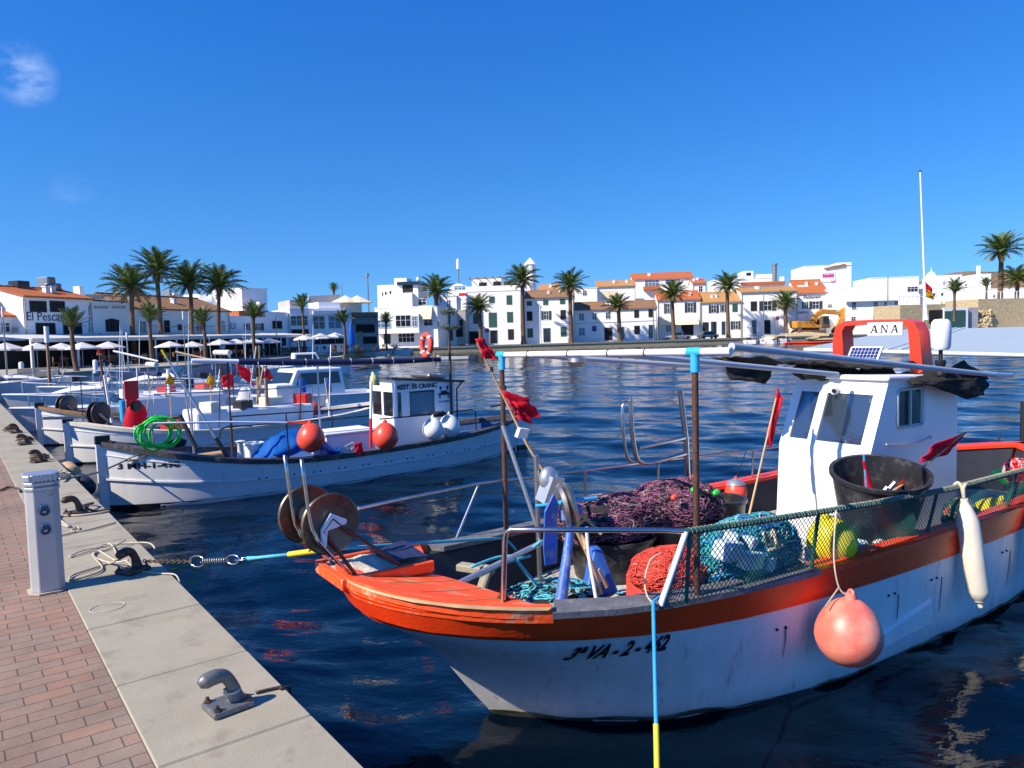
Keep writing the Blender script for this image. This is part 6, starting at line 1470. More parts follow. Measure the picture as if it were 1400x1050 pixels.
# poles standing among the boats
for x, y0, y1, Y, m, lb, nm in ((63, 447, 517, 38, 'wood', 'orange wooden mooring pile with a white top by the left boats', 'mooring_pile'), (44, 473, 512, 40, 'steeldull', 'thin grey pole left of the orange mooring pile', 'mooring_pile'), (173, 455, 498, 45, 'alu', 'slim mast with white tip in front of the restaurant', 'mast'), (250, 426, 500, 48, 'steeldull', 'tall thin mast in front of the brown tiled roof', 'mast'), (3, 420, 512, 40, 'steeldull', 'dark lamp pole at the left edge of the photo', 'lamp_pole')):
    t = atY(x, y0, Y); bt = atY(x, y1, Y)
    g = thing(nm, lb, nm.split('_')[-1], (t[0], t[1], 0)); b = MB(); b.tube([(t[0], t[1], -.3), t], [.10, .06] if nm == 'mooring_pile' else [.05, .03], 8); b.build('shaft', MT[m], g, smooth=60)
    b = MB(); d = np.array([0, 0, (t[2]) * .18]); b.tube([t - d * (1.2 if 'pile' in nm else .6), t + np.array([0, 0, .03])], .115 if nm == 'mooring_pile' and m == 'wood' else .06, 8); b.build('tip', MT['pvc'], g, smooth=60)
# wooden booms resting over the sterns
for k, (x0, y0, x1, y1, Y, m, lb) in enumerate(((155, 480, 216, 494, 40, 'pvc', 'white spar slanting over the boats below the restaurant'), (240, 481, 288, 492, 42, 'bamboo', 'bare wooden spar slanting right of the white spar'), (80, 524, 90, 504, 30, 'alu', 'silver tube prop leaning by the blue covered boat'), (143, 520, 152, 497, 30, 'alu', 'silver stern arch tube beside the red hauler'), (372, 520, 358, 500, 26, 'pvc', 'white antenna leaning left of the raked cabin'), (404, 530, 403, 502, 26, 'pvc', 'white upright antenna over the raked cabin'))):
    b = MB(); b.tube([atY(x0, y0, Y), atY(x1, y1, Y)], .06 if Y > 35 else .03, 8); tag(b.build('spar', MT[m], smooth=60), lb, 'spar')
F5 = Frame(-9.3, 23.2, 41)
for k, (x, y, m, lb) in enumerate(((413, 526, 'tarp', 'blue furled flag on a pole, left of the pair by the raked cabin'), (448, 526, 'tarp', 'blue furled flag on a pole, right of the pair by the raked cabin'))):
    p = F3.V(x, y, 1.1); g = thing('marker_pole', lb, 'marker pole', F3.w((p[0], 1.1, .6)), 'marker flags on the white boats')
    b = MB(F3); b.tube([(p[0], 1.1, .6), p + np.array([0, 0, .2])], .02, 6); b.build('pole', MT['pvc'], g)
    b = MB(F3); b.tube([p + np.array([0, 0, .2]), p, p - np.array([-.05, 0, .22])], [.07, .11, .07], 8, 2); b.build('flag', MT[m], g, smooth=60)
for k, (x, y, r, lb) in enumerate(((416, 560, .17, 'small orange buoy, left of the cluster by the raked cabin'), (428, 558, .17, 'small orange buoy, upper right of the cluster by the raked cabin'), (424, 568, .16, 'small orange buoy, lowest of the cluster by the raked cabin'), (439, 562, .14, 'dark red buoy right of the orange cluster'))):
    b = MB(F3); b.sphere(F3.V(x, y, 1.05), r, 16, 10, (1, 1, 1.1)); tag(b.build('buoy', MT['buoyorange' if k < 3 else 'red'], smooth=180), lb, 'buoy', 'small buoys by the raked cabin')
# ------------------------------------------------------------------ promenade, far quay, hill
GZ = 1.0
edge = [(-31.5, 41.5), (-24, 60), (-22.5, 70), (-23.0, 116), (-18, 120.8), (0, 126), (30, 134), (60, 143), (86, 148), (78, 128), (66, 104), (110, 60), (420, 60), (420, 480), (-400, 480), (-400, 41.5)]
mb = MB(); mb.prism([(x, y, -2) for x, y in edge], (0, 0, 2 + GZ)); struct(mb.build('promenade', MT['paving'], base=(0, 0, 0)))
mb = MB()
ln = edge[:11]
for (x0, y0), (x1, y1) in zip(ln, ln[1:]):
    d = np.array([x1 - x0, y1 - y0], float); d /= np.linalg.norm(d); n_ = np.array([d[1], -d[0]])
    mb.prism([(x0, y0, -1.5), (x1, y1, -1.5), (x1 + n_[0] * .15, y1 + n_[1] * .15, -1.5), (x0 + n_[0] * .15, y0 + n_[1] * .15, -1.5)], (0, 0, 2.3))
struct(mb.build('quay_wall', MT['beigestone'], base=(0, 0, 0)))
mb = MB()
for (x0, y0), (x1, y1) in zip(ln, ln[1:]):
    d = np.array([x1 - x0, y1 - y0], float); d /= np.linalg.norm(d); n_ = np.array([d[1], -d[0]])
    mb.prism([(x0 - n_[0] * .6, y0 - n_[1] * .6, .80), (x1 - n_[0] * .6, y1 - n_[1] * .6, .80), (x1 + n_[0] * .25, y1 + n_[1] * .25, .80), (x0 + n_[0] * .25, y0 + n_[1] * .25, .80)], (0, 0, .26))
struct(mb.build('kerb', MT['concrete'], base=(0, 0, 0)))
G = []
for i in range(41):
    row = []
    for j in range(13):
        X = 150 + i * 9; Y = 300 + j * 22
        h = 27 * math.exp(-((X - 255) / 62) ** 2 - ((Y - 430) / 90) ** 2) + 20 * math.exp(-((X - 345) / 70) ** 2 - ((Y - 440) / 95) ** 2) + 1.6 * mnoise.noise(Vector((X * .05, Y * .05, 0))) + .8 * mnoise.noise(Vector((X * .16, Y * .16, 3)))
        row.append((X, Y, h + .4))
    G.append(row)
mb = MB(); mb.grid(G); struct(mb.build('hill', MT['hill'], base=(0, 0, 0), smooth=180))
# floating pontoon in front of the far left quay
b = MB()
p0, p1 = atz(200, 499, .35), atz(640, 488, .35); d = (p1 - p0); L = np.linalg.norm(d); FP = Frame(p0[0], p0[1], math.degrees(math.atan2(d[1], d[0])))
g = thing('pontoon', 'long low floating pontoon across the water below the restaurants', 'pontoon', FP.w((L / 2, 0, 0)))
b = MB(FP); b.box((0, 0, .12), (L, 1.6, .42)); b.build('deck', MT['deck'], g)
for k in range(7):
    b = MB(FP); b.box((1 + k * L / 7, .1, -.3), (3.4 + k * L / 7, 1.5, .118)); b.build('float', MT['pvc'], g)
for k in range(3):
    b = MB(FP); x = L * (.62 + .14 * k); b.tube([(x, -.25, -.3), (x, -.25, .9)], .14, 10); b.build('pile', MT['wood'], g)
# ------------------------------------------------------------------ buildings
CR = {1: (0, 330, 4), 2: (300, 330, 4), 3: (600, 330, 4), 4: (880, 330, 4.6667), 5: (1100, 220, 3.75), 0: (0, 0, 1)}
def cc(c, x, y): o = CR[c]; return o[0] + x / o[2], o[1] + y / o[2]
def fac(F, c, x, y, v=0.0): return F.V(*cc(c, x, y), v)
LF = Frame(-41.6, 60.0, math.degrees(math.atan2(35, 11.6)))
def farline(off=0, slope=.28, y0=138, xc=None): return Frame(0, y0 + off, math.degrees(math.atan(slope))) if xc is None else Frame(xc, y0 + off + slope * xc, -6.0)
def building(F, c, name, label, x0, x1, ytop, depth, roof=None, wins=(), wall='wall', yridge=None, rd=4.0, tile='tileorange', ymid=None, over=.35, zbase=GZ, cat='building', parapet=.3, left_drop=0):
    ym = ymid or ytop + 40
    a0, a1 = fac(F, c, x0, ym)[0], fac(F, c, x1, ym)[0]; zt_ = fac(F, c, (x0 + x1) / 2, ytop)[2]
    g = thing(name, label, cat, F.w(((a0 + a1) / 2, 0, zbase)))
    zr = None
    b = MB(F)
    if roof == 'tile':
        zr = fac(F, c, (x0 + x1) / 2, yridge, rd)[2]
        zr = max(zr, zt_ + .4)
        poly = [(0, zbase), (0, zt_), (rd, zr), (2 * rd, zt_), (2 * rd, zbase)]
        b.prism([(a0, v, z) for v, z in poly], (a1 - a0, 0, 0))
    else:
        b.box((a0, 0, zbase), (a1, depth, zt_))
    w = b.build('wall', MT[wall], g)
    if roof == 'tile':
        b = MB(F); sl = (zr - zt_) / rd
        for s0, s1 in ((-over, rd + .02), (2 * rd + over, rd - .02)):
            z0 = zt_ - sl * over
            b.prism([(a0 - .12, s0, z0 + .03), (a1 + .12, s0, z0 + .03), (a1 + .12, s1, zr + .06), (a0 - .12, s1, zr + .06)], (0, 0, .16))
        r_ = b.build('roof', MT[tile], g)
        b = MB(F); b.tube([(a0 - .12, rd, zr + .2), (a1 + .12, rd, zr + .2)], .14, 8); b.build('ridge', MT[tile], r_)
        b = MB(F); b.box((a0 - .06, -.12, zt_ - sl * .1 - .2), (a1 + .06, -.002, zt_ - sl * .1 - .02)); b.build('cornice', MT['wall'], g)
        rq = random.Random(int(a0 * 7 + 31))
        for _ in range(2):
            x = a0 + (a1 - a0) * rq.uniform(.15, .85); y = rq.uniform(.4, .8) * rd; zc = zt_ + (zr - zt_) * y / rd
            b = MB(F); b.box((x - .22, y - .22, zc - .2), (x + .22, y + .22, zc + .65)); b.box((x - .28, y - .28, zc + .66), (x + .28, y + .28, zc + .74)); b.build('chimney', MT['wall'], g)
        for x in (a0 + .12, a1 - .12): b = MB(F); b.tube([(x, -.10, zbase), (x, -.10, zt_ - .25)], .055, 5); b.build('downpipe', MT['rope'], g)
    elif roof == 'flat':
        b = MB(F); b.box((a0 - .08, -.08, zt_ + .002), (a1 + .08, depth + .08, zt_ + .14)); r_ = b.build('coping', MT['wall'], g)
    for q in wins: window(F, c, g, *q)
    return g, a0, a1, zt_, zr
def window(F, c, g, x0, y0, x1, y1, kind='d', v=0.0):
    p, q = fac(F, c, x0, y0, v), fac(F, c, x1, y1, v); m0, m1 = fac(F, c, x0, (y0 + y1) / 2, v)[0], fac(F, c, x1, (y0 + y1) / 2, v)[0]
    zt_ = fac(F, c, (x0 + x1) / 2, y0, v)[2]; zb_ = fac(F, c, (x0 + x1) / 2, y1, v)[2]
    a0, a1 = m0, m1; t = .07
    isdoor = kind in ('door', 'o')
    zb_ = max(zb_, GZ) if isdoor else zb_
    b = MB(F)
    fm = {'d': 'cabin', 'w': 'white', 'g': 'shutter', 's': 'white', 'door': 'wallgrey', 'o': 'wallgrey', 'y': 'white', 'b': 'wood', 't': 'white', 'k': 'darkshutter'}[kind]
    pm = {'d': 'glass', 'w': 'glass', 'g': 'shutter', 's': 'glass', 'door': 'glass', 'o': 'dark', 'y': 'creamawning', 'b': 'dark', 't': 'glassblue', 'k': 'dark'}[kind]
    A0, A1 = a0, a1
    if kind == 's': w_ = (a1 - a0); a0, a1 = A0 + w_ * .27, A1 - w_ * .27
    for lo, hi in (((a0 - t, -.05, zb_ - t), (a0, .0, zt_ + t)), ((a1, -.05, zb_ - t), (a1 + t, .0, zt_ + t)), ((a0, -.05, zt_), (a1, .0, zt_ + t)), ((a0, -.07, zb_ - t), (a1, .0, zb_))):
        b.box((lo[0], lo[1] + v - .002, lo[2]), (hi[0], hi[1] + v - .002, hi[2]))
    fr = b.build('door' if isdoor else 'window', MT[fm], g)
    b = MB(F); b.box((a0, v - .018, zb_), (a1, v - .004, zt_)); b.build('pane' if kind != 'o' else 'opening', MT[pm], fr)
    if kind in 'dwts' and (a1 - a0) > .5:
        b = MB(F); n = max(2, int(round((a1 - a0) / .75)))
        for i in range(1, n): x = a0 + (a1 - a0) * i / n; b.box((x - .03, v - .045, zb_), (x + .03, v - .02, zt_))
        b.box((a0, v - .04, (zb_ + zt_) / 2 + .1), (a1, v - .02, (zb_ + zt_) / 2 + .15)); b.build('glazing_bar', MT['white'], fr)
    if kind == 'g':
        b = MB(F); n = max(4, int((zt_ - zb_) / .16))
        for i in range(n): z = zb_ + (zt_ - zb_) * (i + .3) / n; b.box((a0 + .02, v - .035, z), (a1 - .02, v - .02, z + (zt_ - zb_) / n * .5))
        b.build('louvre', MT['shutter'], fr)
    if kind == 's':
        for lo, hi in ((A0, a0 - t), (a1 + t, A1)):
            if hi - lo > .05: b = MB(F); b.box((lo, v - .08, zb_ - .05), (hi, v - .03, zt_ + .05)); b.build('shutter', MT['darkshutter'], fr)
    return fr
def awn(F, c, g, x0, y0, x1, y1, out, m='creamawning'):
    p, q = fac(F, c, x0, y0), fac(F, c, x1, y1)
    b = MB(F); b.prism([(p[0], -.02, p[2]), (q[0], -.02, p[2]), (q[0], -out, q[2]), (p[0], -out, q[2])], (0, 0, .05)); b.build('awning', MT[m], g)
def lowbox(F, c, g, x0, y0, x1, y1, v0, v1, m, name, bev=0):
    p, q = fac(F, c, x0, y0, v0), fac(F, c, x1, y1, v0)
    b = MB(F); b.box((min(p[0], q[0]), v0, min(p[2], q[2])), (max(p[0], q[0]), v1, max(p[2], q[2]))); return b.build(name, MT[m], g, bevel=bev)
BG = 'white harbour buildings'
# left row
g, a0, a1, zt_, zr = building(LF, 1, 'restaurant_building', 'white restaurant with orange tiled roof and the words El Pescador on its front', 125, 500, 311, 7, 'tile', [(165, 330, 250, 383, 'k'), (275, 330, 350, 383, 'k'), (200, 450, 300, 545, 'k'), (350, 450, 445, 540, 'k')], yridge=275, rd=3.6)
t0, t1 = fac(LF, 1, 143, 432), fac(LF, 1, 402, 432)
text('El Pescador', 1.05, MT['letterblue'], 'shop_lettering', g, LF.w((t0[0], -.02, t0[2])), LF.u, (0, 0, 1), width=t1[0] - t0[0], ext=.015)
for k, ch in enumerate('RESTAVRANT'):
    q = fac(LF, 1, 483, 366 + k * 15.5); text(ch, .36, MT['letterblue'], 'shop_lettering', g, LF.w((q[0], -.02, q[2])), LF.u, (0, 0, 1), ext=.01)
lowbox(LF, 1, g, 97, 213, 167, 265, 3, 4.2, 'tubblack', 'roof_fan', .05); lowbox(LF, 1, g, 258, 192, 312, 268, 3, 4.4, 'steeldull', 'roof_duct', .1); lowbox(LF, 1, g, 300, 228, 342, 270, 2.8, 4.2, 'steeldull', 'roof_duct', .1)
lowbox(LF, 1, g, 122, 262, 140, 285, 3.4, 3.8, 'black', 'fan_stand'); lowbox(LF, 1, g, 434, 245, 460, 300, 3.4, 4.2, 'wall', 'chimney')
b = MB(LF); p = fac(LF, 1, 235, 265, 3.2); q = fac(LF, 1, 300, 248, 3.2); b.tube([p, (p + q) / 2 + np.array([0, 0, .25]), q], .3, 10, 3); b.build('duct_pipe', MT['steeldull'], g, smooth=60)
F0 = Frame(*(LF.w((-.35, 1.2, 0))[:2]), LF.deg)
g, *_ = building(F0, 1, 'house', 'low white house with orange roof at the left edge of the photo', -120, 112, 408, 6, 'tile', [(5, 447, 50, 495, 'd')], yridge=350, rd=3.0)
lowbox(F0, 1, g, 88, 470, 121, 496, -.5, -.02, 'wallgrey', 'air_conditioner')
g, a0, a1, zt_, zr = building(LF, 1, 'house', 'white house with parapet of pierced shapes and three-part window, right of the restaurant', 500, 722, 340, 9, 'flat', [(580, 432, 592, 490, 'k'), (597, 427, 628, 490, 'k'), (634, 432, 648, 490, 'k')])
lowbox(LF, 1, g, 500, 318, 700, 338, 1.5, 1.6, 'glass', 'terrace_glass'); lowbox(LF, 1, g, 470, 288, 690, 318, 3.5, 8.5, 'wallgrey', 'roof_pavilion')
b = MB()
for k in range(11):
    if k == 5: continue
    q = fac(LF, 1, 520 + k * 16, 360); b.lathe(tuple(LF.w((q[0], -.012, q[2]))), [(0, -.02), (.16, 0), (.16, .01), (0, .01)], 8, tuple(-LF.n))
b.build('pierced_parapet', MT['wallgrey'], g)
p = fac(LF, 1, 545, 525); q = fac(LF, 1, 700, 525)
marks(LF, g, p[0] + .6, q[0], -.01, p[2], .28, MT['signblue'], 5, 'blue_lettering', 10)
b = MB(LF); b.sphere((p[0] + .1, -.02, p[2] + .18), .22, 12, 8, (1, .1, 1)); b.build('round_emblem', MT['signblue'], g)
g, a0, a1, zt_, zr = building(LF, 1, 'house', 'long white house with weathered brown tiled roof behind the tall palms', 722, 1252, 376, 8, 'tile', [(755, 437, 797, 500, 'd'), (900, 435, 925, 495, 'k'), (975, 458, 990, 482, 'k'), (1030, 458, 1042, 480, 'k'), (1070, 435, 1105, 495, 'd'), (1208, 435, 1228, 490, 'd')], yridge=318, rd=4.4, tile='tilebrown')
lowbox(LF, 1, g, 925, 265, 942, 330, 5, 6, 'steeldull', 'chimney'); lowbox(LF, 1, g, 957, 280, 990, 330, 5, 6.5, 'wall', 'water_tank', .2); lowbox(LF, 1, g, 1090, 288, 1215, 330, 8.5, 11, 'wall', 'roof_room')
b = MB(LF); q = fac(LF, 1, 1052, 468); b.tube([(a0, -.03, zt_ * .55 + 1.2), (q[0], -.05, zt_ * .55 + 1.0), (a1, -.03, zt_ * .55 + 1.2)], .03, 5); b.build('wall_cable', MT['steeldull'], g)
LF2 = Frame(*(LF.w((0, .6, 0))[:2]), LF.deg)
g, a0, a1, zt_, zr = building(LF2, 2, 'house', 'white house with a small orange roof patch and dark emblem on its wall', 40, 252, 415, 8, 'flat', [(135, 450, 165, 485, 's'), (180, 450, 240, 485, 's')])
lowbox(LF2, 2, g, 105, 378, 235, 418, .1, 2.5, 'tileorange', 'roof_patch')
marks(LF2, g, fac(LF2, 2, 58, 470)[0], fac(LF2, 2, 92, 470)[0], -.01, fac(LF2, 2, 70, 480)[2], .8, MT['darkshutter'], 8, 'wall_emblem', 4)
T1 = Frame(-33, 92, 50)
g, *_ = building(T1, 2, 'house', 'tall blank white block standing behind the left row', 124, 262, 262, 7, 'flat', [], ymid=330)
lowbox(T1, 2, g, 218, 330, 262, 372, -2, -.02, 'wall', 'stair_room')
g, *_ = building(LF2, 2, 'house', 'white house with brown framed window left of the modern restaurant', 252, 388, 392, 8, 'flat', [(290, 437, 340, 475, 'b'), (330, 520, 362, 570, 'door')])
M1 = Frame(-29.5, 98, 32)
g, a0, a1, zt_, zr = building(M1, 2, 'restaurant_building', 'white modern restaurant with large dark windows above a terrace of parasols', 386, 722, 372, 9, 'flat', [(390, 408, 482, 460, 'w'), (395, 482, 487, 545, 'o'), (512, 410, 575, 478, 'w'), (597, 408, 665, 475, 't'), (520, 520, 690, 560, 'o')])
lowbox(M1, 2, g, 384, 320, 470, 368, 2, 8, 'wallgrey', 'roof_storey'); lowbox(M1, 2, g, 540, 332, 660, 366, 1.5, 6, 'wall', 'roof_room')
lowbox(M1, 2, g, 512, 380, 700, 398, -.4, -.02, 'wall', 'window_canopy')
b = MB(M1); q0, q1, q2, q3 = (fac(M1, 2, x, y, 9.2) for x, y in ((488, 300), (660, 290), (660, 340), (488, 345))); b.prism([q0, q1, q2, q3], (0, .4, 0)); b.build('grey_gable', MT['wallgrey'], g)
M2 = Frame(-25, 106, 22)
g, *_ = building(M2, 2, 'restaurant_building', 'dark open-fronted cafe building with a glass balustrade', 722, 868, 392, 8, 'flat', [(745, 455, 850, 500, 'o'), (757, 497, 780, 540, 'door'), (785, 520, 860, 560, 'o')], wall='wallgrey')
lowbox(M2, 2, g, 738, 415, 850, 446, -.6, -.5, 'glassblue', 'balustrade'); lowbox(M2, 2, g, 722, 388, 868, 410, -1.6, -.1, 'darkshutter', 'canopy')
for k, x in enumerate((690, 755)):
    b = MB(M2); q = fac(M2, 2, x, 322, 3); b.lathe(tuple(q), [(2.4, -.4), (.05, .7), (0, .72)], 8); b.tube([(q[0], q[1], q[2] - 2.4), q], .05, 6); b.build('terrace_parasol', MT['creamawning'], g)
lowbox(M2, 2, g, 600, 340, 780, 392, 5, 12, 'wall', 'upper_terrace')
# far row -----------------------------------------------------------
FB = farline(-4, .10, 132, -19)
g, *_ = building(FB, 2, 'apartment_house', 'white apartment house with stepped storeys, bay window and cream awning', 850, 1192, 362, 10, 'flat', [(980, 505, 1065, 550, 'w'), (1120, 430, 1165, 460, 'd'), (900, 505, 935, 560, 'door'), (1195, 430, 1200, 470, 'd')])
lowbox(FB, 2, g, 848, 402, 1092, 500, -1.6, -.02, 'wall', 'bay'); window(FB, 2, g, 965, 405, 1045, 465, 'w', -1.62); window(FB, 2, g, 1055, 410, 1080, 465, 't', -1.62); window(FB, 2, g, 858, 432, 935, 472, 't', -1.62)
lowbox(FB, 2, g, 862, 240, 1090, 362, 2, 9, 'wall', 'upper_storey')
for x0, x1, y0 in ((888, 895, 280), (905, 915, 275), (930, 940, 270)): window(FB, 2, g, x0, y0, x1, y0 + 18, 'd', 2.0)
lowbox(FB, 2, g, 950, 285, 1055, 358, .6, 2, 'wall', 'upper_bay'); window(FB, 2, g, 1088, 315, 1130, 348, 'd', 1.8)
lowbox(FB, 2, g, 955, 202, 1025, 240, 4, 8, 'wall', 'roof_room'); lowbox(FB, 2, g, 970, 222, 1090, 236, 1.6, 9.5, 'glass', 'roof_slab'); lowbox(FB, 2, g, 1075, 195, 1090, 235, 3, 4, 'wall', 'chimney'); lowbox(FB, 2, g, 1000, 240, 1060, 280, 2.0, 2.05, 'dark', 'roof_recess')
awn(FB, 2, g, 1088, 355, 1166, 425, 1.2)
F1 = farline(0, .16, 137, -11)
g, *_ = building(F1, 3, 'house', 'white house with green shutters behind climbing plants, pinned beside the grey stone strip', -12, 100, 300, 9, 'flat', [(45, 322, 62, 360, 'd'), (25, 410, 60, 452, 'g'), (45, 490, 75, 540, 'g'), (2, 492, 20, 560, 'door')], ymid=420)
lowbox(F1, 3, g, 96, 375, 150, 562, -.3, 4, 'wallgrey', 'stone_strip'); window(F1, 3, g, 115, 430, 130, 460, 'k', -.32); window(F1, 3, g, 96, 470, 130, 520, 'k', -.34)
lowbox(F1, 3, g, 100, 300, 150, 374, .5, 7, 'wall', 'side_wall'); lowbox(F1, 3, g, 108, 282, 146, 296, 1.5, 3, 'red', 'red_awning')
b = MB(F1); q0, q1 = fac(F1, 3, 50, 250, 6), fac(F1, 3, 160, 250, 6); n = 10
b.prism([(q0[0] + (q1[0] - q0[0]) * i / n, 6, q0[2] + 1.5 * math.sin(math.pi * i / n) ** .6 - .9) for i in range(n + 1)] + [(q1[0], 6, q0[2] - 4), (q0[0], 6, q0[2] - 4)], (0, 4, 0)); b.build('rounded_storey', MT['wall'], g); window(F1, 3, g, 85, 243, 145, 265, 't', 5.95)
F2 = farline(0, .16, 137.5, -3)
g, *_ = building(F2, 3, 'house', 'tall white three-storey house with green shutters and rooftop pergola', 150, 462, 272, 10, 'flat', [(277, 303, 303, 335, 'g'), (372, 297, 398, 343, 'g'), (190, 395, 216, 448, 'g'), (275, 392, 315, 467, 'g'), (375, 388, 403, 440, 'g'), (167, 493, 222, 560, 'o'), (280, 487, 320, 558, 'door'), (380, 482, 408, 535, 'k')])
lowbox(F2, 3, g, 150, 248, 455, 272, .3, .6, 'wall', 'terrace_parapet'); lowbox(F2, 3, g, 180, 205, 345, 262, 3, 7, 'wall', 'roof_room')
window(F2, 3, g, 220, 225, 262, 247, 'o', 3); window(F2, 3, g, 298, 220, 340, 243, 'o', 3)
for k in range(6):
    b = MB(F2); q = fac(F2, 3, 165 + k * 42, 203 - k * 2, .8); b.box((q[0] - .08, .6, q[2]), (q[0] + .08, 5, q[2] + .16)); b.build('pergola_beam', MT['wood'], g)
b = MB(F2); q0, q1 = fac(F2, 3, 160, 208, .8), fac(F2, 3, 375, 196, .8); b.tube([q0, q1], .1, 6); q2 = fac(F2, 3, 345, 250, .8); b.tube([(q2[0], .8, q2[2] - .5), (q2[0], .8, q1[2])], .08, 6); b.build('pergola_frame', MT['wood'], g)
F3_ = farline(0, .22, 137, 6)
g, a0, a1, zt_, zr = building(F3_, 3, 'house', 'white three-storey house with brown tiled roof and small attic windows', 464, 736, 308, 9, 'tile', [(483, 330, 507, 350, 'g'), (572, 323, 596, 345, 'g'), (664, 318, 688, 340, 'g'), (483, 385, 510, 433, 'k'), (560, 382, 614, 427, 's'), (667, 377, 692, 425, 'k'), (486, 478, 513, 525, 'g'), (572, 475, 610, 550, 'door'), (668, 470, 696, 518, 'g')], yridge=274, rd=4.5, tile='tilebrown')
b = MB(F3_); b.box((a0, -.04, zt_ * .36 + 1.2), (a1, -.002, zt_ * .36 + 1.32)); b.build('string_course', MT['wall'], g)
q = fac(F3_, 3, 503, 278, 11); g2 = thing('round_turret', 'small white round turret with conical cap behind the brown roofed house', 'turret', F3_.w((q[0], 11, GZ))); b = MB(); w_ = F3_.w((q[0], 11, 0)); b.lathe(tuple(w_), [(1.15, GZ), (1.15, q[2] + 5.4), (1.3, q[2] + 5.5)], 20); b.build('drum', MT['wall'], g2, smooth=40); b = MB(); b.lathe(tuple(w_), [(1.35, q[2] + 5.5), (.15, q[2] + 6.8), (0, q[2] + 6.85)], 20); b.build('cap', MT['wall'], g2, smooth=40)
F4_ = farline(-1.5, .28, 138, 19)
g, a0, a1, zt_, zr = building(F4_, 3, 'house', 'long low white house with patched brown roof and a teal notice window', 737, 1192, 370, 8, 'tile', [(768, 395, 793, 432, 'd'), (840, 392, 863, 428, 'd'), (913, 388, 937, 422, 'd'), (1070, 378, 1092, 415, 'k'), (1148, 374, 1170, 412, 'k'), (767, 475, 798, 515, 't'), (906, 472, 948, 540, 'o'), (993, 468, 1013, 535, 'door'), (1070, 463, 1097, 505, 'k'), (1148, 457, 1178, 528, 'door')], yridge=335, rd=4, tile='tilebrown')
lowbox(F4_, 3, g, 838, 463, 862, 492, -.08, -.02, 'signblue', 'wall_sign'); 
b = MB(F4_); z = fac(F4_, 3, 950, 445)[2]; b.tube([(a0, -.04, z), (a1, -.04, z + .2)], .035, 5); b.build('wall_cable', MT['steeldull'], g)
FBk = farline(10, .28, 138, 15)
g, *_ = building(FBk, 3, 'house', 'white house with a single small square window behind the patched brown roof', 740, 866, 258, 8, 'flat', [(788, 270, 808, 295, 'd')], ymid=300)
g, *_ = building(farline(9, .28, 138, 24), 3, 'house', 'white house with pale yellow tiles and a wide curtained window', 860, 1075, 246, 8, 'tile', [(890, 272, 930, 318, 'y'), (932, 270, 975, 315, 'y')], yridge=222, rd=4, tile='tileyellow', ymid=300)
g, *_ = building(farline(16, .28, 138, 9), 3, 'house', 'small house with pale yellow tiled gable beside the round turret', 545, 660, 268, 8, 'tile', [], yridge=243, rd=4, tile='tileyellow', ymid=280)
g, *_ = building(farline(14, .28, 138, 37), 3, 'house', 'big white upper house with red tiled roof edge and two slate blue window bands', 1058, 1392, 204, 9, 'tile', [(1127, 213, 1203, 245, 't'), (1240, 207, 1320, 235, 't')], yridge=178, rd=4, ymid=260, tile='tileorange')
lowbox(farline(14, .28, 138, 37), 3, g, 1120, 246, 1212, 264, -1.2, -.02, 'tileorange', 'balcony_tiles')
F5_ = farline(0, .26, 138, 42)
g, *_ = building(F5_, 4, 'house', 'white house with bright orange roof and a cream awning over a garage', 88, 362, 373, 9, 'tile', [(130, 398, 178, 458, 's'), (262, 392, 333, 452, 's'), (145, 540, 175, 575, 'w'), (243, 532, 317, 600, 'o')], yridge=325, rd=4.2)
awn(F5_, 4, g, 100, 497, 346, 530, 1.6)
g, *_ = building(F5_, 4, 'house', 'white house with mottled tan roof between the orange roof and the large white restaurant', 362, 622, 386, 9, 'tile', [(415, 408, 478, 455, 's'), (488, 405, 522, 450, 's'), (568, 402, 597, 447, 'g'), (378, 518, 412, 570, 'k'), (430, 513, 463, 597, 'door'), (498, 512, 520, 595, 'door'), (555, 510, 618, 560, 's')], yridge=330, rd=4.2, tile='tileyellow')
g, *_ = building(farline(8, .26, 138, 37), 4, 'house', 'narrow white house with a red tiled top and one window', 312, 398, 268, 8, 'tile', [(352, 285, 374, 322, 'd')], yridge=247, rd=3, ymid=300)
g, a0, a1, zt_, zr = building(F5_, 4, 'restaurant_building', 'large plain white restaurant front with dark shutters and two tall doors', 622, 980, 322, 10, 'tile', [(685, 385, 720, 442, 'k'), (737, 382, 845, 440, 's'), (690, 505, 718, 590, 'door'), (770, 503, 808, 588, 'door')], yridge=300, rd=5, tile='tileyellow')
lowbox(F5_, 4, g, 615, 262, 900, 305, 8, 14, 'wall', 'upper_storey'); lowbox(F5_, 4, g, 876, 225, 897, 264, 9, 10, 'wall', 'chimney'); lowbox(F5_, 4, g, 620, 262, 905, 270, 7.6, 8, 'tileorange', 'tile_edge')
g, a0, a1, zt_, zr = building(farline(-1, .26, 138, 62), 4, 'restaurant_building', 'white restaurant with steep orange roof and script lettering on its front', 976, 1170, 328, 10, 'tile', [(1010, 387, 1048, 430, 's'), (1056, 383, 1140, 430, 's'), (1085, 500, 1160, 545, 'o')], yridge=252, rd=5)
FQ = farline(-1, .26, 138, 62); t0, t1 = fac(FQ, 4, 1015, 366), fac(FQ, 4, 1130, 366)
text('Restaurant', 1.0, MT['letter'], 'shop_lettering', g, FQ.w((t0[0], -.03, t0[2])), FQ.u, (0, 0, 1), width=t1[0] - t0[0], shear=.5, ext=.015)
marks(FQ, g, fac(FQ, 4, 978, 460)[0], fac(FQ, 4, 1060, 460)[0], -.02, fac(FQ, 4, 1000, 462)[2], .5, MT['letter'], 9, 'script_lettering', 8)
lowbox(FQ, 4, g, 985, 280, 1050, 312, 2.2, 4.2, 'wall', 'roof_dormer')
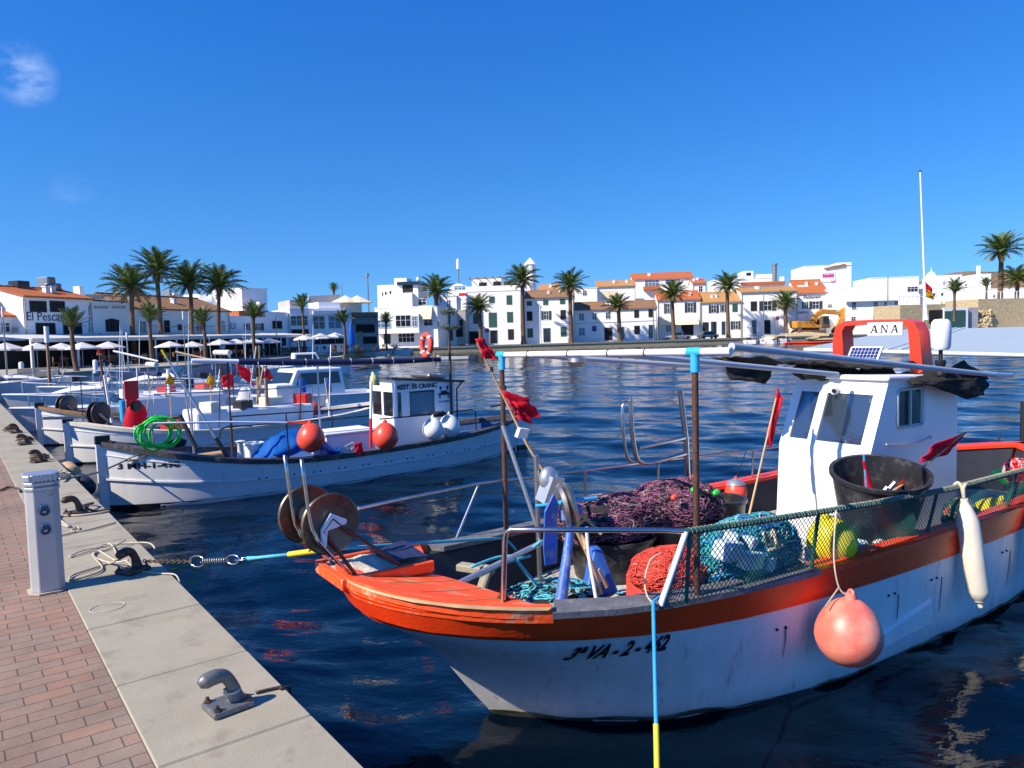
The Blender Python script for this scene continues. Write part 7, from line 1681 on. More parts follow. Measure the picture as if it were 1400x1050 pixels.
awn(FQ, 4, g, 1040, 470, 1172, 498, 2.0)
g, *_ = building(farline(40, .28, 138, 82), 4, 'building', 'tall blank white block with a pink sign rising behind the orange roof', 1030, 1325, 155, 14, 'flat', [], ymid=240)
FS = farline(40, .28, 138, 82); lowbox(FS, 4, g, 1240, 136, 1325, 160, .0, 13, 'wall', 'raised_parapet'); lowbox(FS, 4, g, 1135, 196, 1222, 258, -.15, -.03, 'cabin', 'sign_board'); lowbox(FS, 4, g, 1142, 206, 1214, 228, -.22, -.16, 'pink', 'sign_panel')
p, q = fac(FS, 4, 1147, 224), fac(FS, 4, 1210, 224); marks(FS, g, p[0], q[0], -.23, p[2] + .4, .8, MT['white'], 10, 'sign_lettering', 9)
p, q = fac(FS, 4, 1196, 268), fac(FS, 4, 1220, 268); marks(FS, g, p[0], q[0], -.23, p[2], .8, MT['pink'], 12, 'small_sign', 4)
b = MB(FS); q0, q1, q2 = (fac(FS, 4, x, y, -.05) for x, y in ((1148, 172), (1285, 142), (1160, 180))); b.prism([q0, q1, q1 - np.array([0, 0, .8]), q2], (0, -.3, 0)); b.build('tile_edge', MT['tilebrown'], g)
g, *_ = building(farline(26, .28, 138, 52), 4, 'house', 'stepped white house with a grey metal flue on the skyline', 450, 835, 240, 10, 'flat', [], ymid=280)
FG = farline(26, .28, 138, 52); lowbox(FG, 4, g, 640, 190, 700, 242, .5, 8, 'wall', 'roof_room'); lowbox(FG, 4, g, 655, 200, 685, 218, .45, .5, 'dark', 'roof_window'); lowbox(FG, 4, g, 700, 212, 826, 242, 1, 8, 'wall', 'roof_parapet')
b = MB(FG); q = fac(FG, 4, 836, 265, -1); t = fac(FG, 4, 836, 142, -1); b.lathe(tuple(q), [(.6, 0), (.6, t[2] - q[2] - .5), (.75, t[2] - q[2] - .4), (.75, t[2] - q[2]), (0, t[2] - q[2])], 12); b.build('flue', MT['steeldull'], g, smooth=40)
# right end of the far row
RF = Frame(70, 152, -6)
g, *_ = building(RF, 5, 'house', 'white terrace house with a shadowed gable left of the grey-blue house', 110, 235, 660, 10, 'flat', [(120, 735, 140, 752, 'd')], ymid=700)
lowbox(RF, 5, g, 20, 632, 200, 690, 6, 14, 'wall', 'upper_terrace'); lowbox(RF, 5, g, 170, 655, 208, 688, 4, 6, 'tileorange', 'tile_patch')
g, *_ = building(Frame(68, 146, -6), 5, 'house', 'pale grey-blue two-storey house with square windows behind the name board', 218, 482, 708, 9, 'flat', [(243, 725, 263, 760, 'd'), (355, 723, 375, 760, 'd'), (408, 722, 424, 758, 'd'), (462, 720, 478, 755, 'd'), (240, 800, 260, 825, 'd'), (350, 797, 375, 818, 'd'), (408, 797, 425, 815, 'd')])
lowbox(Frame(68, 146, -6), 5, g, 208, 700, 488, 714, -.8, -.02, 'wall', 'roof_slab')
g, a0, a1, zt_, zr = building(Frame(86, 168, -6), 5, 'villa', 'big white villa with a shaded end wall and one dark window', 345, 585, 598, 12, 'flat', [(527, 645, 580, 670, 'd')], ymid=660)
lowbox(Frame(86, 168, -6), 5, g, 300, 640, 350, 700, 1, 9, 'wall', 'side_wing')
CHF = Frame(125, 200, 8); q = fac(CHF, 5, 650, 600)
g = thing('church', 'small white church tower with a domed cap on the skyline', 'church', CHF.w((q[0], 0, GZ)))
b = MB(CHF); z0 = fac(CHF, 5, 650, 632)[2]; w_ = fac(CHF, 5, 690, 632)[0] - fac(CHF, 5, 620, 632)[0]; b.box((q[0] - w_ / 2, -w_ / 2, GZ), (q[0] + w_ / 2, w_ / 2, z0)); b.box((q[0] - w_ * .38, -w_ * .38, z0), (q[0] + w_ * .38, w_ * .38, fac(CHF, 5, 650, 605)[2])); b.build('tower', MT['wall'], g)
b = MB(); zz = fac(CHF, 5, 650, 605)[2]; tp = fac(CHF, 5, 650, 548)[2]; c_ = CHF.w((q[0], 0, 0)); hh = tp - zz; b.lathe(tuple(c_), [(w_ * .36, zz), (w_ * .34, zz + hh * .25), (w_ * .22, zz + hh * .5), (w_ * .06, zz + hh * .68), (w_ * .03, zz + hh * .75), (.08, tp), (0, tp)], 16); b.build('dome', MT['wall'], g, smooth=60)
for k, (x0, x1, y, Y, lb) in enumerate(((690, 805, 588, 185, 'white block on the skyline right of the church'), (800, 905, 600, 180, 'low white block with a slim white chimney on the skyline'), (895, 955, 582, 176, 'white cube on the skyline below the hill'), (640, 900, 648, 165, 'long low white block behind the stone terrace'), (945, 1130, 655, 170, 'white wall-like house at the right edge below the hill'))):
    FF = Frame(.6 * Y, Y, -6); g, *_ = building(FF, 5, 'house', lb, x0, x1, y, 9, 'flat', [(x0 + 20, y + 30, x0 + 32, y + 45, 'd'), (x0 + 60, y + 28, x0 + 72, y + 43, 'd')] if x1 - x0 > 90 else [], ymid=y + 40)
    if k == 1: lowbox(FF, 5, g, 892, 537, 901, 602, 1, 2, 'wall', 'chimney')
# stone retaining walls and garage on the right bank
WF = Frame(58, 104, 8)
def wallthing(F, c, name, label, x0, y0, x1, y1, v0, v1, m, cat):
    p, q = fac(F, c, x0, (y0 + y1) / 2, v0), fac(F, c, x1, (y0 + y1) / 2, v0); zt_ = fac(F, c, (x0 + x1) / 2, y0, v0)[2]
    g = thing(name, label, cat, F.w(((p[0] + q[0]) / 2, (v0 + v1) / 2, GZ))); b = MB(F); b.box((p[0], v0, GZ), (q[0], v1, zt_)); b.build('masonry', MT[m], g); return g, p[0], q[0], zt_
g, a0, a1, zt_ = wallthing(WF, 5, 'stone_wall', 'beige stone terrace wall left of the green garage door', 490, 736, 722, 830, 0, 6, 'beigestone', 'wall')
lowbox(WF, 5, g, 640, 765, 708, 830, -.12, -.02, 'dark', 'dark_opening')
b = MB(WF)
for k in range(12): x = a0 + (a1 - a0) * k / 11; b.box((x - .06, .2, zt_), (x + .06, .32, zt_ + 1.5))
b.box((a0, .25, zt_ + 1.1), (a1, .4, zt_ + 1.2)); b.build('terrace_fence', MT['wall'], g)
g, a0, a1, zt_ = wallthing(WF, 5, 'garage', 'garage with a white framed green door in the right bank', 714, 752, 838, 860, -.3, 5, 'wall', 'garage')
lowbox(WF, 5, g, 720, 770, 752, 850, -.36, -.31, 'shutter', 'door_leaf'); lowbox(WF, 5, g, 756, 766, 824, 850, -.36, -.31, 'shutter', 'door_leaf')
g, a0, a1, zt_ = wallthing(WF, 5, 'stone_wall', 'grey plastered wall right of the green garage door', 838, 752, 890, 860, .1, 6, 'wallgrey', 'wall')
g, a0, a1, zt_ = wallthing(WF, 5, 'stone_wall', 'long beige stone wall at the right edge below the palms', 890, 705, 1180, 862, 1.2, 9, 'beigestone', 'wall')
b = MB(WF); b.tube([(a0, 1.6, zt_ + 1.0), (a1, 1.6, zt_ + 1.0)], .05, 6)
for k in range(8): x = a0 + (a1 - a0) * k / 7; b.tube([(x, 1.6, zt_), (x, 1.6, zt_ + 1.0)], .05, 6)
b.build('handrail', MT['pvc'], g)
b = MB(WF); rr = random.Random(9)
for k in range(70):
    t = rr.random(); p = fac(WF, 5, 885 + 70 * rr.random(), 770 + 85 * t, .6 - t * .8 + .4); s_ = rr.uniform(.25, .6); b.cbox(p, (s_, s_ * .8, s_ * .7), rr.random() * 3, (rr.random(), rr.random()))
o = b.build('rubble', MT['beigestone']); tag(o, 'heap of loose beige rubble against the stone wall', 'rubble'); o['kind'] = 'stuff'
# orange floating boom and building materials by the excavator
b = MB(); p0, p1 = atz(1072, 470, .15), atz(1165, 466.5, .15); b.tube([p0 + (p1 - p0) * t + np.array([0, .4 * math.sin(t * 9), 0]) for t in np.linspace(0, 1, 20)], .22, 8); tag(b.build('floating_boom', MT['orange'], smooth=60), 'orange floating boom on the water before the excavator', 'boom')
b = MB(); c = atY(1110, 462, 140); b.sphere((c[0], c[1] + 4, GZ - .4), 1, 20, 10, (7.5, 2.2, 1.1), .5, 4); o = tag(b.build('soil_heap', MT['beigestone'], smooth=60), 'low bank of tan soil under the excavator tracks', 'soil'); o['kind'] = 'stuff'
# excavator
EF = Frame(60, 146, 10); ez = GZ + .5
E_ = lambda x, y, v=0.0: fac(EF, 4, x, y, v)
g = thing('excavator', 'orange tracked excavator with folded arm parked on the far quay', 'excavator', EF.w(E_(1060, 600)))
def ep(name, pts, m, v0, v1, bev=.08): b = MB(EF); b.prism([(*E_(x, y, 0)[:1], v0, E_(x, y, 0)[2]) for x, y in pts], (0, v1 - v0, 0)); return b.build(name, MT[m], g, bevel=bev)
for v0 in (-1.3, .7): ep('track', [(960, 580), (972, 566), (1130, 566), (1145, 582), (1132, 602), (970, 602)], 'mud', v0, v0 + .6)
ep('turntable', [(1020, 550), (1110, 550), (1110, 568), (1020, 568)], 'mud', -.7, .7)
ep('body', [(955, 512), (1062, 512), (1070, 530), (1115, 536), (1115, 552), (955, 552)], 'excav', -1.25, 1.25)
ep('counterweight', [(950, 516), (965, 508), (975, 508), (975, 553), (955, 553)], 'excav', -1.3, 1.3)
cb_ = ep('cab', [(1118, 478), (1160, 475), (1170, 552), (1118, 552)], 'mud', -1.2, -.1)
b = MB(EF); b.prism([(E_(x, y)[0], -1.23, E_(x, y)[2]) for x, y in ((1123, 483), (1156, 481), (1162, 525), (1123, 525))], (0, .02, 0)); b.build('cab_window', MT['glass'], cb_)
ep('boom', [(1070, 545), (1062, 520), (1105, 450), (1150, 430), (1250, 448), (1262, 470), (1160, 462), (1120, 480), (1098, 540)], 'excav', .1, .7)
ep('arm', [(1240, 450), (1285, 418), (1302, 440), (1300, 470), (1268, 520), (1250, 545), (1236, 530), (1258, 480)], 'excav', .15, .65)
ep('bucket', [(1215, 570), (1240, 538), (1282, 545), (1284, 582), (1265, 600), (1222, 602)], 'mud', -.4, 1.2)
ep('hydraulic_ram', [(1130, 432), (1245, 436), (1245, 444), (1130, 441)], 'steeldull', .3, .5, .02)
# ------------------------------------------------------------------ palms
def crown_mesh(name, Rl, nf, seed, young=False):
    rr = random.Random(seed); b = MB()
    for i in range(nf):
        t = (i + .5) / nf
        az = i * 2.39996 + rr.uniform(-.2, .2)
        el = R(84 - 104 * t ** .8) if not young else R(86 - 62 * t)
        L = Rl * (.72 + .34 * math.sin(math.pi * min(1, t + .22))) * rr.uniform(.9, 1.1)
        droop = R(rr.uniform(38, 62)) if not young else R(rr.uniform(20, 45))
        n = 11; p = np.array([0., 0., 0.]); pts = [p]; tan = []
        for k in range(n):
            e = el - droop * (k / n) ** 1.5; d = np.array([math.cos(e) * math.cos(az), math.cos(e) * math.sin(az), math.sin(e)])
            tan.append(d); p = p + d * L / n; pts.append(p)
        side = np.array([-math.sin(az), math.cos(az), 0])
        b.cm = 1 if (t > .84 and not young) else 0
        w = .035 * Rl / 2.6
        for k in range(n):
            u = np.cross(side, tan[k]); a, c = pts[k], pts[k + 1]; ww = w * (1 - k / n * .8)
            b.add([a - side * ww, a + side * ww, c + side * ww * .9, c - side * ww * .9], [(0, 1, 2, 3)])
        m = 26
        for k in range(2, m):
            s_ = k / m; f = s_ * n; i0 = min(n - 1, int(f)); q = pts[i0] + (pts[i0 + 1] - pts[i0]) * (f - i0); d = tan[i0]; upv = np.cross(d, side) * -1
            if upv[2] < 0: upv = -upv
            ll = .30 * L * math.sin(math.pi * (.12 + .86 * s_)) ** .8 * rr.uniform(.85, 1.1)
            for sg in (-1, 1):
                dirv = d * .72 + side * sg * .62 + upv * rr.uniform(.05, .35); dirv /= np.linalg.norm(dirv)
                tip = q + dirv * ll - np.array([0, 0, .12 * ll]); wd = d * (.020 * L)
                b.add([q - wd, q + wd, q + dirv * ll * .55 + wd * .8, tip, q + dirv * ll * .5 - wd * .6], [(0, 1, 2, 3, 4)])
    o = b.build(name, [MT['frond'], MT['frondold']], base=(0, 0, 0)); me = o.data; D.objects.remove(o); return me
CRM = [crown_mesh('crown', 2.6, 46, s) for s in (1, 2, 3)]
CRY = [crown_mesh('crown', 1.7, 24, s, True) for s in (5, 6)]
def palm(xc, yc, xb, yb, Y, rad, label, young=False, k=0, zb=GZ, group='palms along the waterfront', tr=.26):
    top = atY(xc, yc, Y); bt = atY(xb, yb, Y); bt[2] = zb
    g = thing('palm_tree', label, 'palm tree', bt, group)
    b = MB(); rr = random.Random(k * 7 + 3); n = 14; pts = []; rs = []
    H = top[2] - zb
    for i in range(n + 1):
        t = i / n; q = bt + (top - bt) * t; bow = .12 * math.sin(math.pi * t) * (rr.random() * .1 + .9); pts.append(q + np.array([bow * ((k % 3) - 1) * .7, 0, 0]))
        r = tr * (1.35 if i == 0 else 1.0) * (1 - .28 * t) * rr.uniform(.96, 1.04)
        if t > .86: r = tr * (.78 + 1.0 * (t - .86) / .14 * (1 if not young else .4))
        rs.append(r)
    b.tube(pts, rs, 10); b.build('trunk', MT['trunk'], g, smooth=60)
    me = (CRY if young else CRM)[k % (2 if young else 3)]
    c = D.objects.new('crown', me); COL.objects.link(c); c.parent = g
    c.location = tuple(top - bt - np.array([0, 0, .1])); c.rotation_euler = (rr.uniform(-.16, .16), rr.uniform(-.16, .16), rr.random() * 6.28); s_ = rad / (1.7 if young else 2.6); c.scale = (s_, s_, s_ * .92)
    return g
def lfY(x, off): # depth of the left facade line at photo column x, moved towards the water
    F_ = Frame(*(LF.w((0, -off, 0))[:2]), LF.deg); p = F_.w(F_.V(x, 440, 0)); return p[1]
for k, (xc, yc, xb, r, lb) in enumerate(((180, 394, 183, 3.0, 'tall dense palm, leftmost of the four in front of the tiled roof'), (214, 370, 222, 3.0, 'tallest of the four dense palms before the brown tiled roof'), (260, 388, 261, 3.15, 'tall dense palm, third of the four before the brown tiled roof'), (300, 391, 298, 3.1, 'tall dense palm, rightmost of the four before the brown tiled roof'))):
    palm(xc, yc, xb, 470, lfY(xb, 2.5), r, lb, False, k)
for k, (xc, yc, xb, yb, Y, r, lb) in enumerate(((98, 446, 105, 508, 50, 1.6, 'young palm with curved trunk in front of the El Pescador lettering'), (204, 438, 208, 492, 58, 1.7, 'young palm between the two left tall palms'), (278, 442, 280, 488, 62, 1.7, 'thin young palm with upright fronds below the tall palms'), (346, 434, 350, 492, 62, 1.7, 'young palm before the house with the small orange roof patch'), (413, 420, 417, 480, 90, 2.0, 'young palm before the modern restaurant windows'), (470, 440, 472, 487, 80, 1.6, 'small palm with reddish trunk before the dark cafe'), (528, 441, 529, 477, 108, 1.9, 'small palm before the bay of the apartment house'))):
    palm(xc, yc, xb, yb, Y, r, lb, True, k, tr=.17)
PF = farline(-8, .28, 138)
for k, (xc, yc, xb, r, lb) in enumerate(((596, 399, 597, 3.9, 'tall palm before the apartment house, above the lifebuoy'), (655, 421, 657, 3.3, 'shorter palm before the white house with green shutters'), (714, 383, 716, 3.6, 'very tall palm left of the brown tiled house'), (779, 391, 781, 3.9, 'tall palm at the right gable of the brown tiled house'), (845, 419, 847, 3.2, 'palm before the patched brown roof'), (919, 403, 922, 3.7, 'palm before the bright orange roofed house'), (994, 392, 996, 3.8, 'tall palm before the mottled tan roof'), (1073, 415, 1074, 3.4, 'palm before the large plain white restaurant'))):
    p = PF.w(PF.V(xb, 440, 0)); palm(xc, yc, xb, 470, p[1], r, lb, False, k + 1, tr=.42)
palm(1369, 343, 1366, 410, 112, 3.9, 'tall lone palm against the sky at the upper right', False, 2, zb=3.0, tr=.42)
palm(1305, 399, 1305, 425, 100, 2.2, 'bushy pale palm above the garage', True, 1, zb=3.0, tr=.2)
palm(1349, 391, 1350, 412, 125, 1.9, 'small thin palm left of the lone tall palm', True, 0, zb=4.0, tr=.2)
palm(1392, 383, 1390, 405, 110, 3.0, 'low palm cut off by the right edge', False, 0, zb=4.0, tr=.35)
palm(456, 393, 456, 412, 200, 1.9, 'tiny distant palm on the skyline above the cafe', False, 1, tr=.3)
# leafy plants
def leafy(c, rad, label, n, seed, name='bush', cat='bush', s=.28, trunk=None):
    g = thing(name, label, cat, (c[0], c[1], c[2] - rad[2] - (trunk or 0)))
    rr = random.Random(seed); b = MB()
    for _ in range(n):
        d = np.array([rr.gauss(0, 1), rr.gauss(0, 1), rr.gauss(0, 1)]); d /= np.linalg.norm(d); q = rr.random() ** .4
        if mnoise.noise(Vector(d * 2 + seed)) < -.25: continue
        p = np.array(c) + d * q * np.array(rad); a = np.array([rr.gauss(0, 1), rr.gauss(0, 1), rr.gauss(0, 1)]); a /= np.linalg.norm(a); e = np.cross(a, d); e /= np.linalg.norm(e) + 1e-6
        b.add([p, p + a * s * .5 + e * s * .3, p + a * s, p + a * s * .5 - e * s * .3], [(0, 1, 2, 3)])
    b.build('foliage', MT['leaf'], g)
    b = MB()
    for k in range(5): b.tube([(c[0], c[1], c[2] - rad[2] - (trunk or .2)), (c[0] + rr.uniform(-.5, .5) * rad[0], c[1], c[2] + rr.uniform(-.2, .5) * rad[2])], [.09, .03], 5)
    b.build('stem', MT['trunk'], g); return g
p = FB.w(fac(FB, 3, 60, 385, -2)); leafy(p, (1.6, .9, .7), 'upper tuft of climbing plant on the green shuttered house', 420, 1)
p = FB.w(fac(FB, 3, 60, 470, -2.2)); leafy(p, (2.0, .9, .5), 'lower tuft of climbing plant on the green shuttered house', 420, 2)
p = FB.w(fac(FB, 2, 962, 575, -3)); leafy(p, (.7, .7, .6), 'potted shrub before the apartment house', 160, 3)
p = atY(692, 391, 175); leafy(p, (3.5, 3, 1.4), 'distant dark tree behind the pergola', 900, 6, 'tree', 'tree', .7, 2)
# poles, flues and masts on the skyline
def pole(name, label, x0, y0, x1, y1, Y, r, m='steeldull', cat=None, zb=GZ):
    t = atY(x0, y0, Y); g = thing(name, label, cat or name.split('_')[-1], (t[0], t[1], zb)); b = MB(); b.tube([(t[0], t[1], zb), t], [r, r * .6], 8); b.build('shaft', MT[m], g, smooth=60); return g, t
g, t = pole('radio_mast', 'slim lattice radio mast on the skyline above the cafe', 502, 374, 502, 410, 190, .32); b = MB(); b.lathe(tuple(t), [(.5, -.9), (.5, 0), (0, .1)], 8); b.build('antenna', MT['steeldull'], g)
g, t = pole('radio_mast', 'thin mast with white antennas behind the apartment house', 626, 354, 628, 400, 180, .28, 'steeldull'); b = MB(); b.lathe(tuple(t), [(.42, -2.4), (.42, -.4), (.2, 0), (0, 0)], 8); b.build('antenna', MT['pvc'], g)
pole('lamp_pole', 'slim lamp pole beside the tiny skyline palm', 467, 388, 467, 412, 195, .18)
pole('lamp_pole', 'white lamp pole before the brown tiled house', 738, 418, 738, 472, 130, .12, 'pvc')
pole('lamp_pole', 'grey lamp pole before the low patched roof house', 893, 410, 893, 468, 134, .10)
pole('lamp_pole', 'tall grey lamp pole before the large white restaurant', 1044, 403, 1045, 462, 142, .12)
pole('lamp_pole', 'tall lamp pole with small lamps before the grey-blue house', 1214, 377, 1215, 440, 140, .13)
pole('lamp_pole', 'thin dark lamp pole before the house with the brown window', 377, 432, 378, 480, 85, .07)
for x, y, Y, lb in ((666, 452, 131, 'round blue no parking sign before the white house with green shutters'), (1063, 435, 142, 'round blue no parking sign before the large white restaurant')):
    t = atY(x, y, Y); g = thing('road_sign', lb, 'road sign', (t[0], t[1], GZ)); b = MB(); b.tube([(t[0], t[1], GZ), t], .06, 6); b.build('post', MT['steeldull'], g)
    b = MB(); b.lathe(tuple(t), [(.42, -.03), (.42, .03), (0, .03)], 20, (0, -1, 0)); d_ = b.build('sign_disc', MT['red'], g)
    b = MB(); b.lathe((t[0], t[1] - .035, t[2]), [(.32, 0), (.32, .01), (0, .01)], 20, (0, -1, 0)); b.build('blue_face', MT['signblue'], d_)
    b = MB(); b.prism([(t[0] - .26, t[1] - .05, t[2] + .2), (t[0] - .2, t[1] - .05, t[2] + .26), (t[0] + .26, t[1] - .05, t[2] - .2), (t[0] + .2, t[1] - .05, t[2] - .26)], (0, -.01, 0)); b.build('red_bar', MT['red'], d_)
# ------------------------------------------------------------------ terrace parasols, awnings, tables, people
def parasol_proto():
    g = thing('parasol', 'x', 'parasol', (0, 0, 0), 'white terrace parasols'); b = MB()
    b.lathe((0, 0, 0), [(2.05, 2.25), (2.0, 2.42), (1.0, 2.78), (.06, 3.12), (0, 3.15)], 8); b.build('canopy', MT['awning'], g)
    b = MB(); b.tube([(0, 0, 0), (0, 0, 3.1)], .035, 6); b.build('pole', MT['steeldull'], g); return g
par = parasol_proto(); first = True
PS = [(8, 473, 55, 'white parasol at the left edge of the photo'), (50, 473, 56, 'white parasol second from the left edge'), (84, 473, 58, 'white parasol behind the young curved palm'), (112, 472, 58, 'white parasol under the right half of El Pescador'), (148, 471, 60, 'white parasol under the blue lettering'), (232, 470, 66, 'white parasol between the second and third tall palm'), (263, 470, 68, 'white parasol below the third tall palm'), (300, 467, 72, 'white parasol below the rightmost tall palm'), (322, 466, 74, 'white parasol left of the young palm with orange roof behind'), (345, 465, 76, 'white parasol behind the young palm before the roof patch'), (368, 465, 78, 'white parasol right of the young palm before the roof patch'), (416, 461, 90, 'white parasol under the first modern restaurant window'), (438, 459, 92, 'white parasol in the middle of the modern restaurant terrace'), (458, 458, 94, 'white parasol at the right end of the modern restaurant terrace')]
for i, (x, y, Y, lb) in enumerate(PS):
    p = atY(x, y, Y); s_ = (p[2] - GZ) / 2.75
    if i == 0: par.location = (p[0], p[1], GZ); par['label'] = lb; par.scale = (s_,) * 3
    else: copy_tree(par, (p[0], p[1], GZ), i * .4, s_, lb)
A1 = Frame(*(LF.w((0, -5.5, 0))[:2]), LF.deg)
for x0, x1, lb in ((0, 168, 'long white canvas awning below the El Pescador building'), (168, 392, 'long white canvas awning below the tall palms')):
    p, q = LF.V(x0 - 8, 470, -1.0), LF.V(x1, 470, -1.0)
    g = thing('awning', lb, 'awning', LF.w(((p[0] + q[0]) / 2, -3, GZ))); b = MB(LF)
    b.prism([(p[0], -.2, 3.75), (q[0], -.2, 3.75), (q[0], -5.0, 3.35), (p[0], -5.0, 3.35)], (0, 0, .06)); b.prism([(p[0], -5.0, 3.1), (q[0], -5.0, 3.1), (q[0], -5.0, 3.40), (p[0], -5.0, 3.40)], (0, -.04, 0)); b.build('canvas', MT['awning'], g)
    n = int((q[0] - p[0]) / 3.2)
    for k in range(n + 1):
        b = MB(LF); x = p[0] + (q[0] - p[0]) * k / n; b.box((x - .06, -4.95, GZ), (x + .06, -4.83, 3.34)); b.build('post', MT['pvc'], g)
    b = MB(LF); b.box((p[0], -.35, GZ), (q[0], -.12, 3.3)); b.build('shopfront_shade', MT['dark'], g)  # flat dark front: the shade under the awning is put into its colour
def cafe_protos():
    t = thing('cafe_table', 'small dark wooden cafe table on the terraces', 'table', (0, 0, 0), 'cafe tables'); b = MB(); b.box((-.4, -.4, .72), (.4, .4, .76)); b.build('table_top', MT['furniture'], t)
    b = MB(); b.tube([(0, 0, 0), (0, 0, .72)], .04, 6); b.box((-.25, -.25, 0), (.25, .25, .03)); b.build('leg', MT['black'], t)
    c = thing('cafe_chair', 'small dark wooden cafe chair on the terraces', 'chair', (0, 0, 0), 'cafe chairs'); b = MB(); b.box((-.22, -.22, .43), (.22, .22, .47)); b.build('seat', MT['furniture'], c)
    b = MB(); b.box((-.22, .19, .55), (.22, .22, .92)); b.build('backrest', MT['furniture'], c)
    b = MB()
    for x in (-.2, .2):
        for y in (-.2, .2): b.tube([(x, y, 0), (x, y, .92 if y > 0 else .45)], .02, 4)
    b.build('legs', MT['furniture'], c); return t, c
tb0, ch0 = cafe_protos(); rr = random.Random(8); n_ = 0
spots = [LF.w((a, -rr.uniform(5.3, 9), 0)) for a in np.linspace(1, 33, 17)] + [M1.w((a, -rr.uniform(2, 7), 0)) for a in np.linspace(0, 10, 7)]
for i, p in enumerate(spots):
    if i == 0: tb0.location = (p[0], p[1], GZ)
    else: copy_tree(tb0, (p[0], p[1], GZ), rr.random())
    for k in range(3):
        a = rr.random() * 6.28; q = (p[0] + .75 * math.cos(a), p[1] + .75 * math.sin(a), GZ)
        if n_ == 0: ch0.location = q; ch0.rotation_euler = (0, 0, a - 1.57)
        else: copy_tree(ch0, q, a - 1.57)
        n_ += 1
def person(x, y, label, shirt, legs, rz, walk=.25, w=None):
    # one continuous body grown over a skeleton with the Skin modifier
    base = np.array(w) if w is not None else np.array([*atz(x, y, GZ)[:2], GZ])
    V_ = [(0, 0, .95), (0, 0, 1.15), (0, 0, 1.42), (0, 0, 1.54), (0, -.01, 1.68), (.10, 0, .90), (.11, -walk * .5, .5), (.11, -walk * .3, .07), (.11, -walk * .3 - .14, .04), (-.10, 0, .90), (-.11, walk * .35, .5), (-.11, walk * .9, .09), (-.11, walk * .9 - .13, .05), (.19, 0, 1.40), (.24, .06, 1.14), (.25, -.06, .92), (-.19, 0, 1.40), (-.24, -.04, 1.14), (-.25, -.16, .93)]
    E_ = [(0, 1), (1, 2), (2, 3), (3, 4), (0, 5), (5, 6), (6, 7), (7, 8), (0, 9), (9, 10), (10, 11), (11, 12), (2, 13), (13, 14), (14, 15), (2, 16), (16, 17), (17, 18)]
    rd = [.13, .12, .13, .055, .10, .09, .06, .042, .035, .09, .06, .042, .035, .06, .042, .034, .06, .042, .034]
    g = thing('person', label, 'person', base); g.rotation_euler = (0, 0, rz)
    def skin(idx, name, m, grow):
        me = D.meshes.new(name); mp = {k: i for i, k in enumerate(idx)}; me.from_pydata([V_[k] for k in idx], [(mp[a], mp[b]) for a, b in E_ if a in mp and b in mp], [])
        o = D.objects.new(name, me); COL.objects.link(o); o.parent = g; sk = o.modifiers.new('skin', 'SKIN'); me.skin_vertices.new() if not me.skin_vertices else None
        for i, k in enumerate(idx): me.skin_vertices[0].data[i].radius = (rd[k] * grow, rd[k] * grow)
        me.skin_vertices[0].data[0].use_root = True
        o.modifiers.new('sub', 'SUBSURF').levels = 1; o.modifiers['sub'].render_levels = 1; me.materials.append(MT[m]); return o
    skin(list(range(19)), 'body', 'skin', .97); skin([0, 1, 2, 13, 14, 16, 17], 'shirt', shirt, 1.12); skin([0, 5, 6, 9, 10] + ([7, 11] if legs == 'darkshutter' else []), 'trousers', legs, 1.13)
    b = MB(); b.sphere((base[0], base[1] + .02, base[2] + 1.71), .105, 10, 8); o = b.build('hair', MT['umber'], g)
    return g
person(790, 466, 'person in dark clothes walking before the teal notice window', 'black', 'darkshutter', .6)
person(806, 466, 'person in a white shirt by the blue wall sign', 'whitecloth', 'umber', -.4, .1)
person(809, 466.4, 'person in a tan shirt next to the one in white by the blue wall sign', 'bamboo', 'cloth', 2.4, .15)
p = LF.w(LF.V(305, 488, -6.0)); person(0, 0, 'person in a pale turquoise shirt standing under the white awning', 'foam', 'darkshutter', .3, .05, (p[0], p[1], GZ))
person(492, 479, 'person in a blue shirt on the cafe terrace', 'tarp', 'darkshutter', 1.0, .1)
for k, (a, off, lb, s_, l_) in enumerate(((3.0, -7.5, 'person in a red shirt on the terrace left of the young curved palm', 'flagred', 'darkshutter'), (14.0, -8.0, 'person in a pale shirt on the terrace below the leftmost tall palm', 'whitecloth', 'umber'), (22.0, -8.4, 'person in a dark shirt on the terrace below the third tall palm', 'navy', 'bamboo'), (30.0, -8.0, 'person in a yellow shirt on the terrace by the young palm at the roof patch', 'flagyellow', 'darkshutter'))):
    p = LF.w((a, off, 0)); person(0, 0, lb, s_, l_, k * 1.3, .12, (p[0], p[1], GZ))
g = thing('closed_parasol', 'closed blue parasol beside the modern restaurant terrace', 'parasol', (*atz(481, 481, GZ)[:2], GZ)); p = BASE[g.name]; b = MB(); b.lathe(tuple(p), [(.08, 0), (.08, .9), (.55, 1.0), (.5, 2.2), (.25, 3.2), (.05, 3.9), (0, 4)], 10); b.build('furled_canopy', MT['tarp'], g, smooth=40)
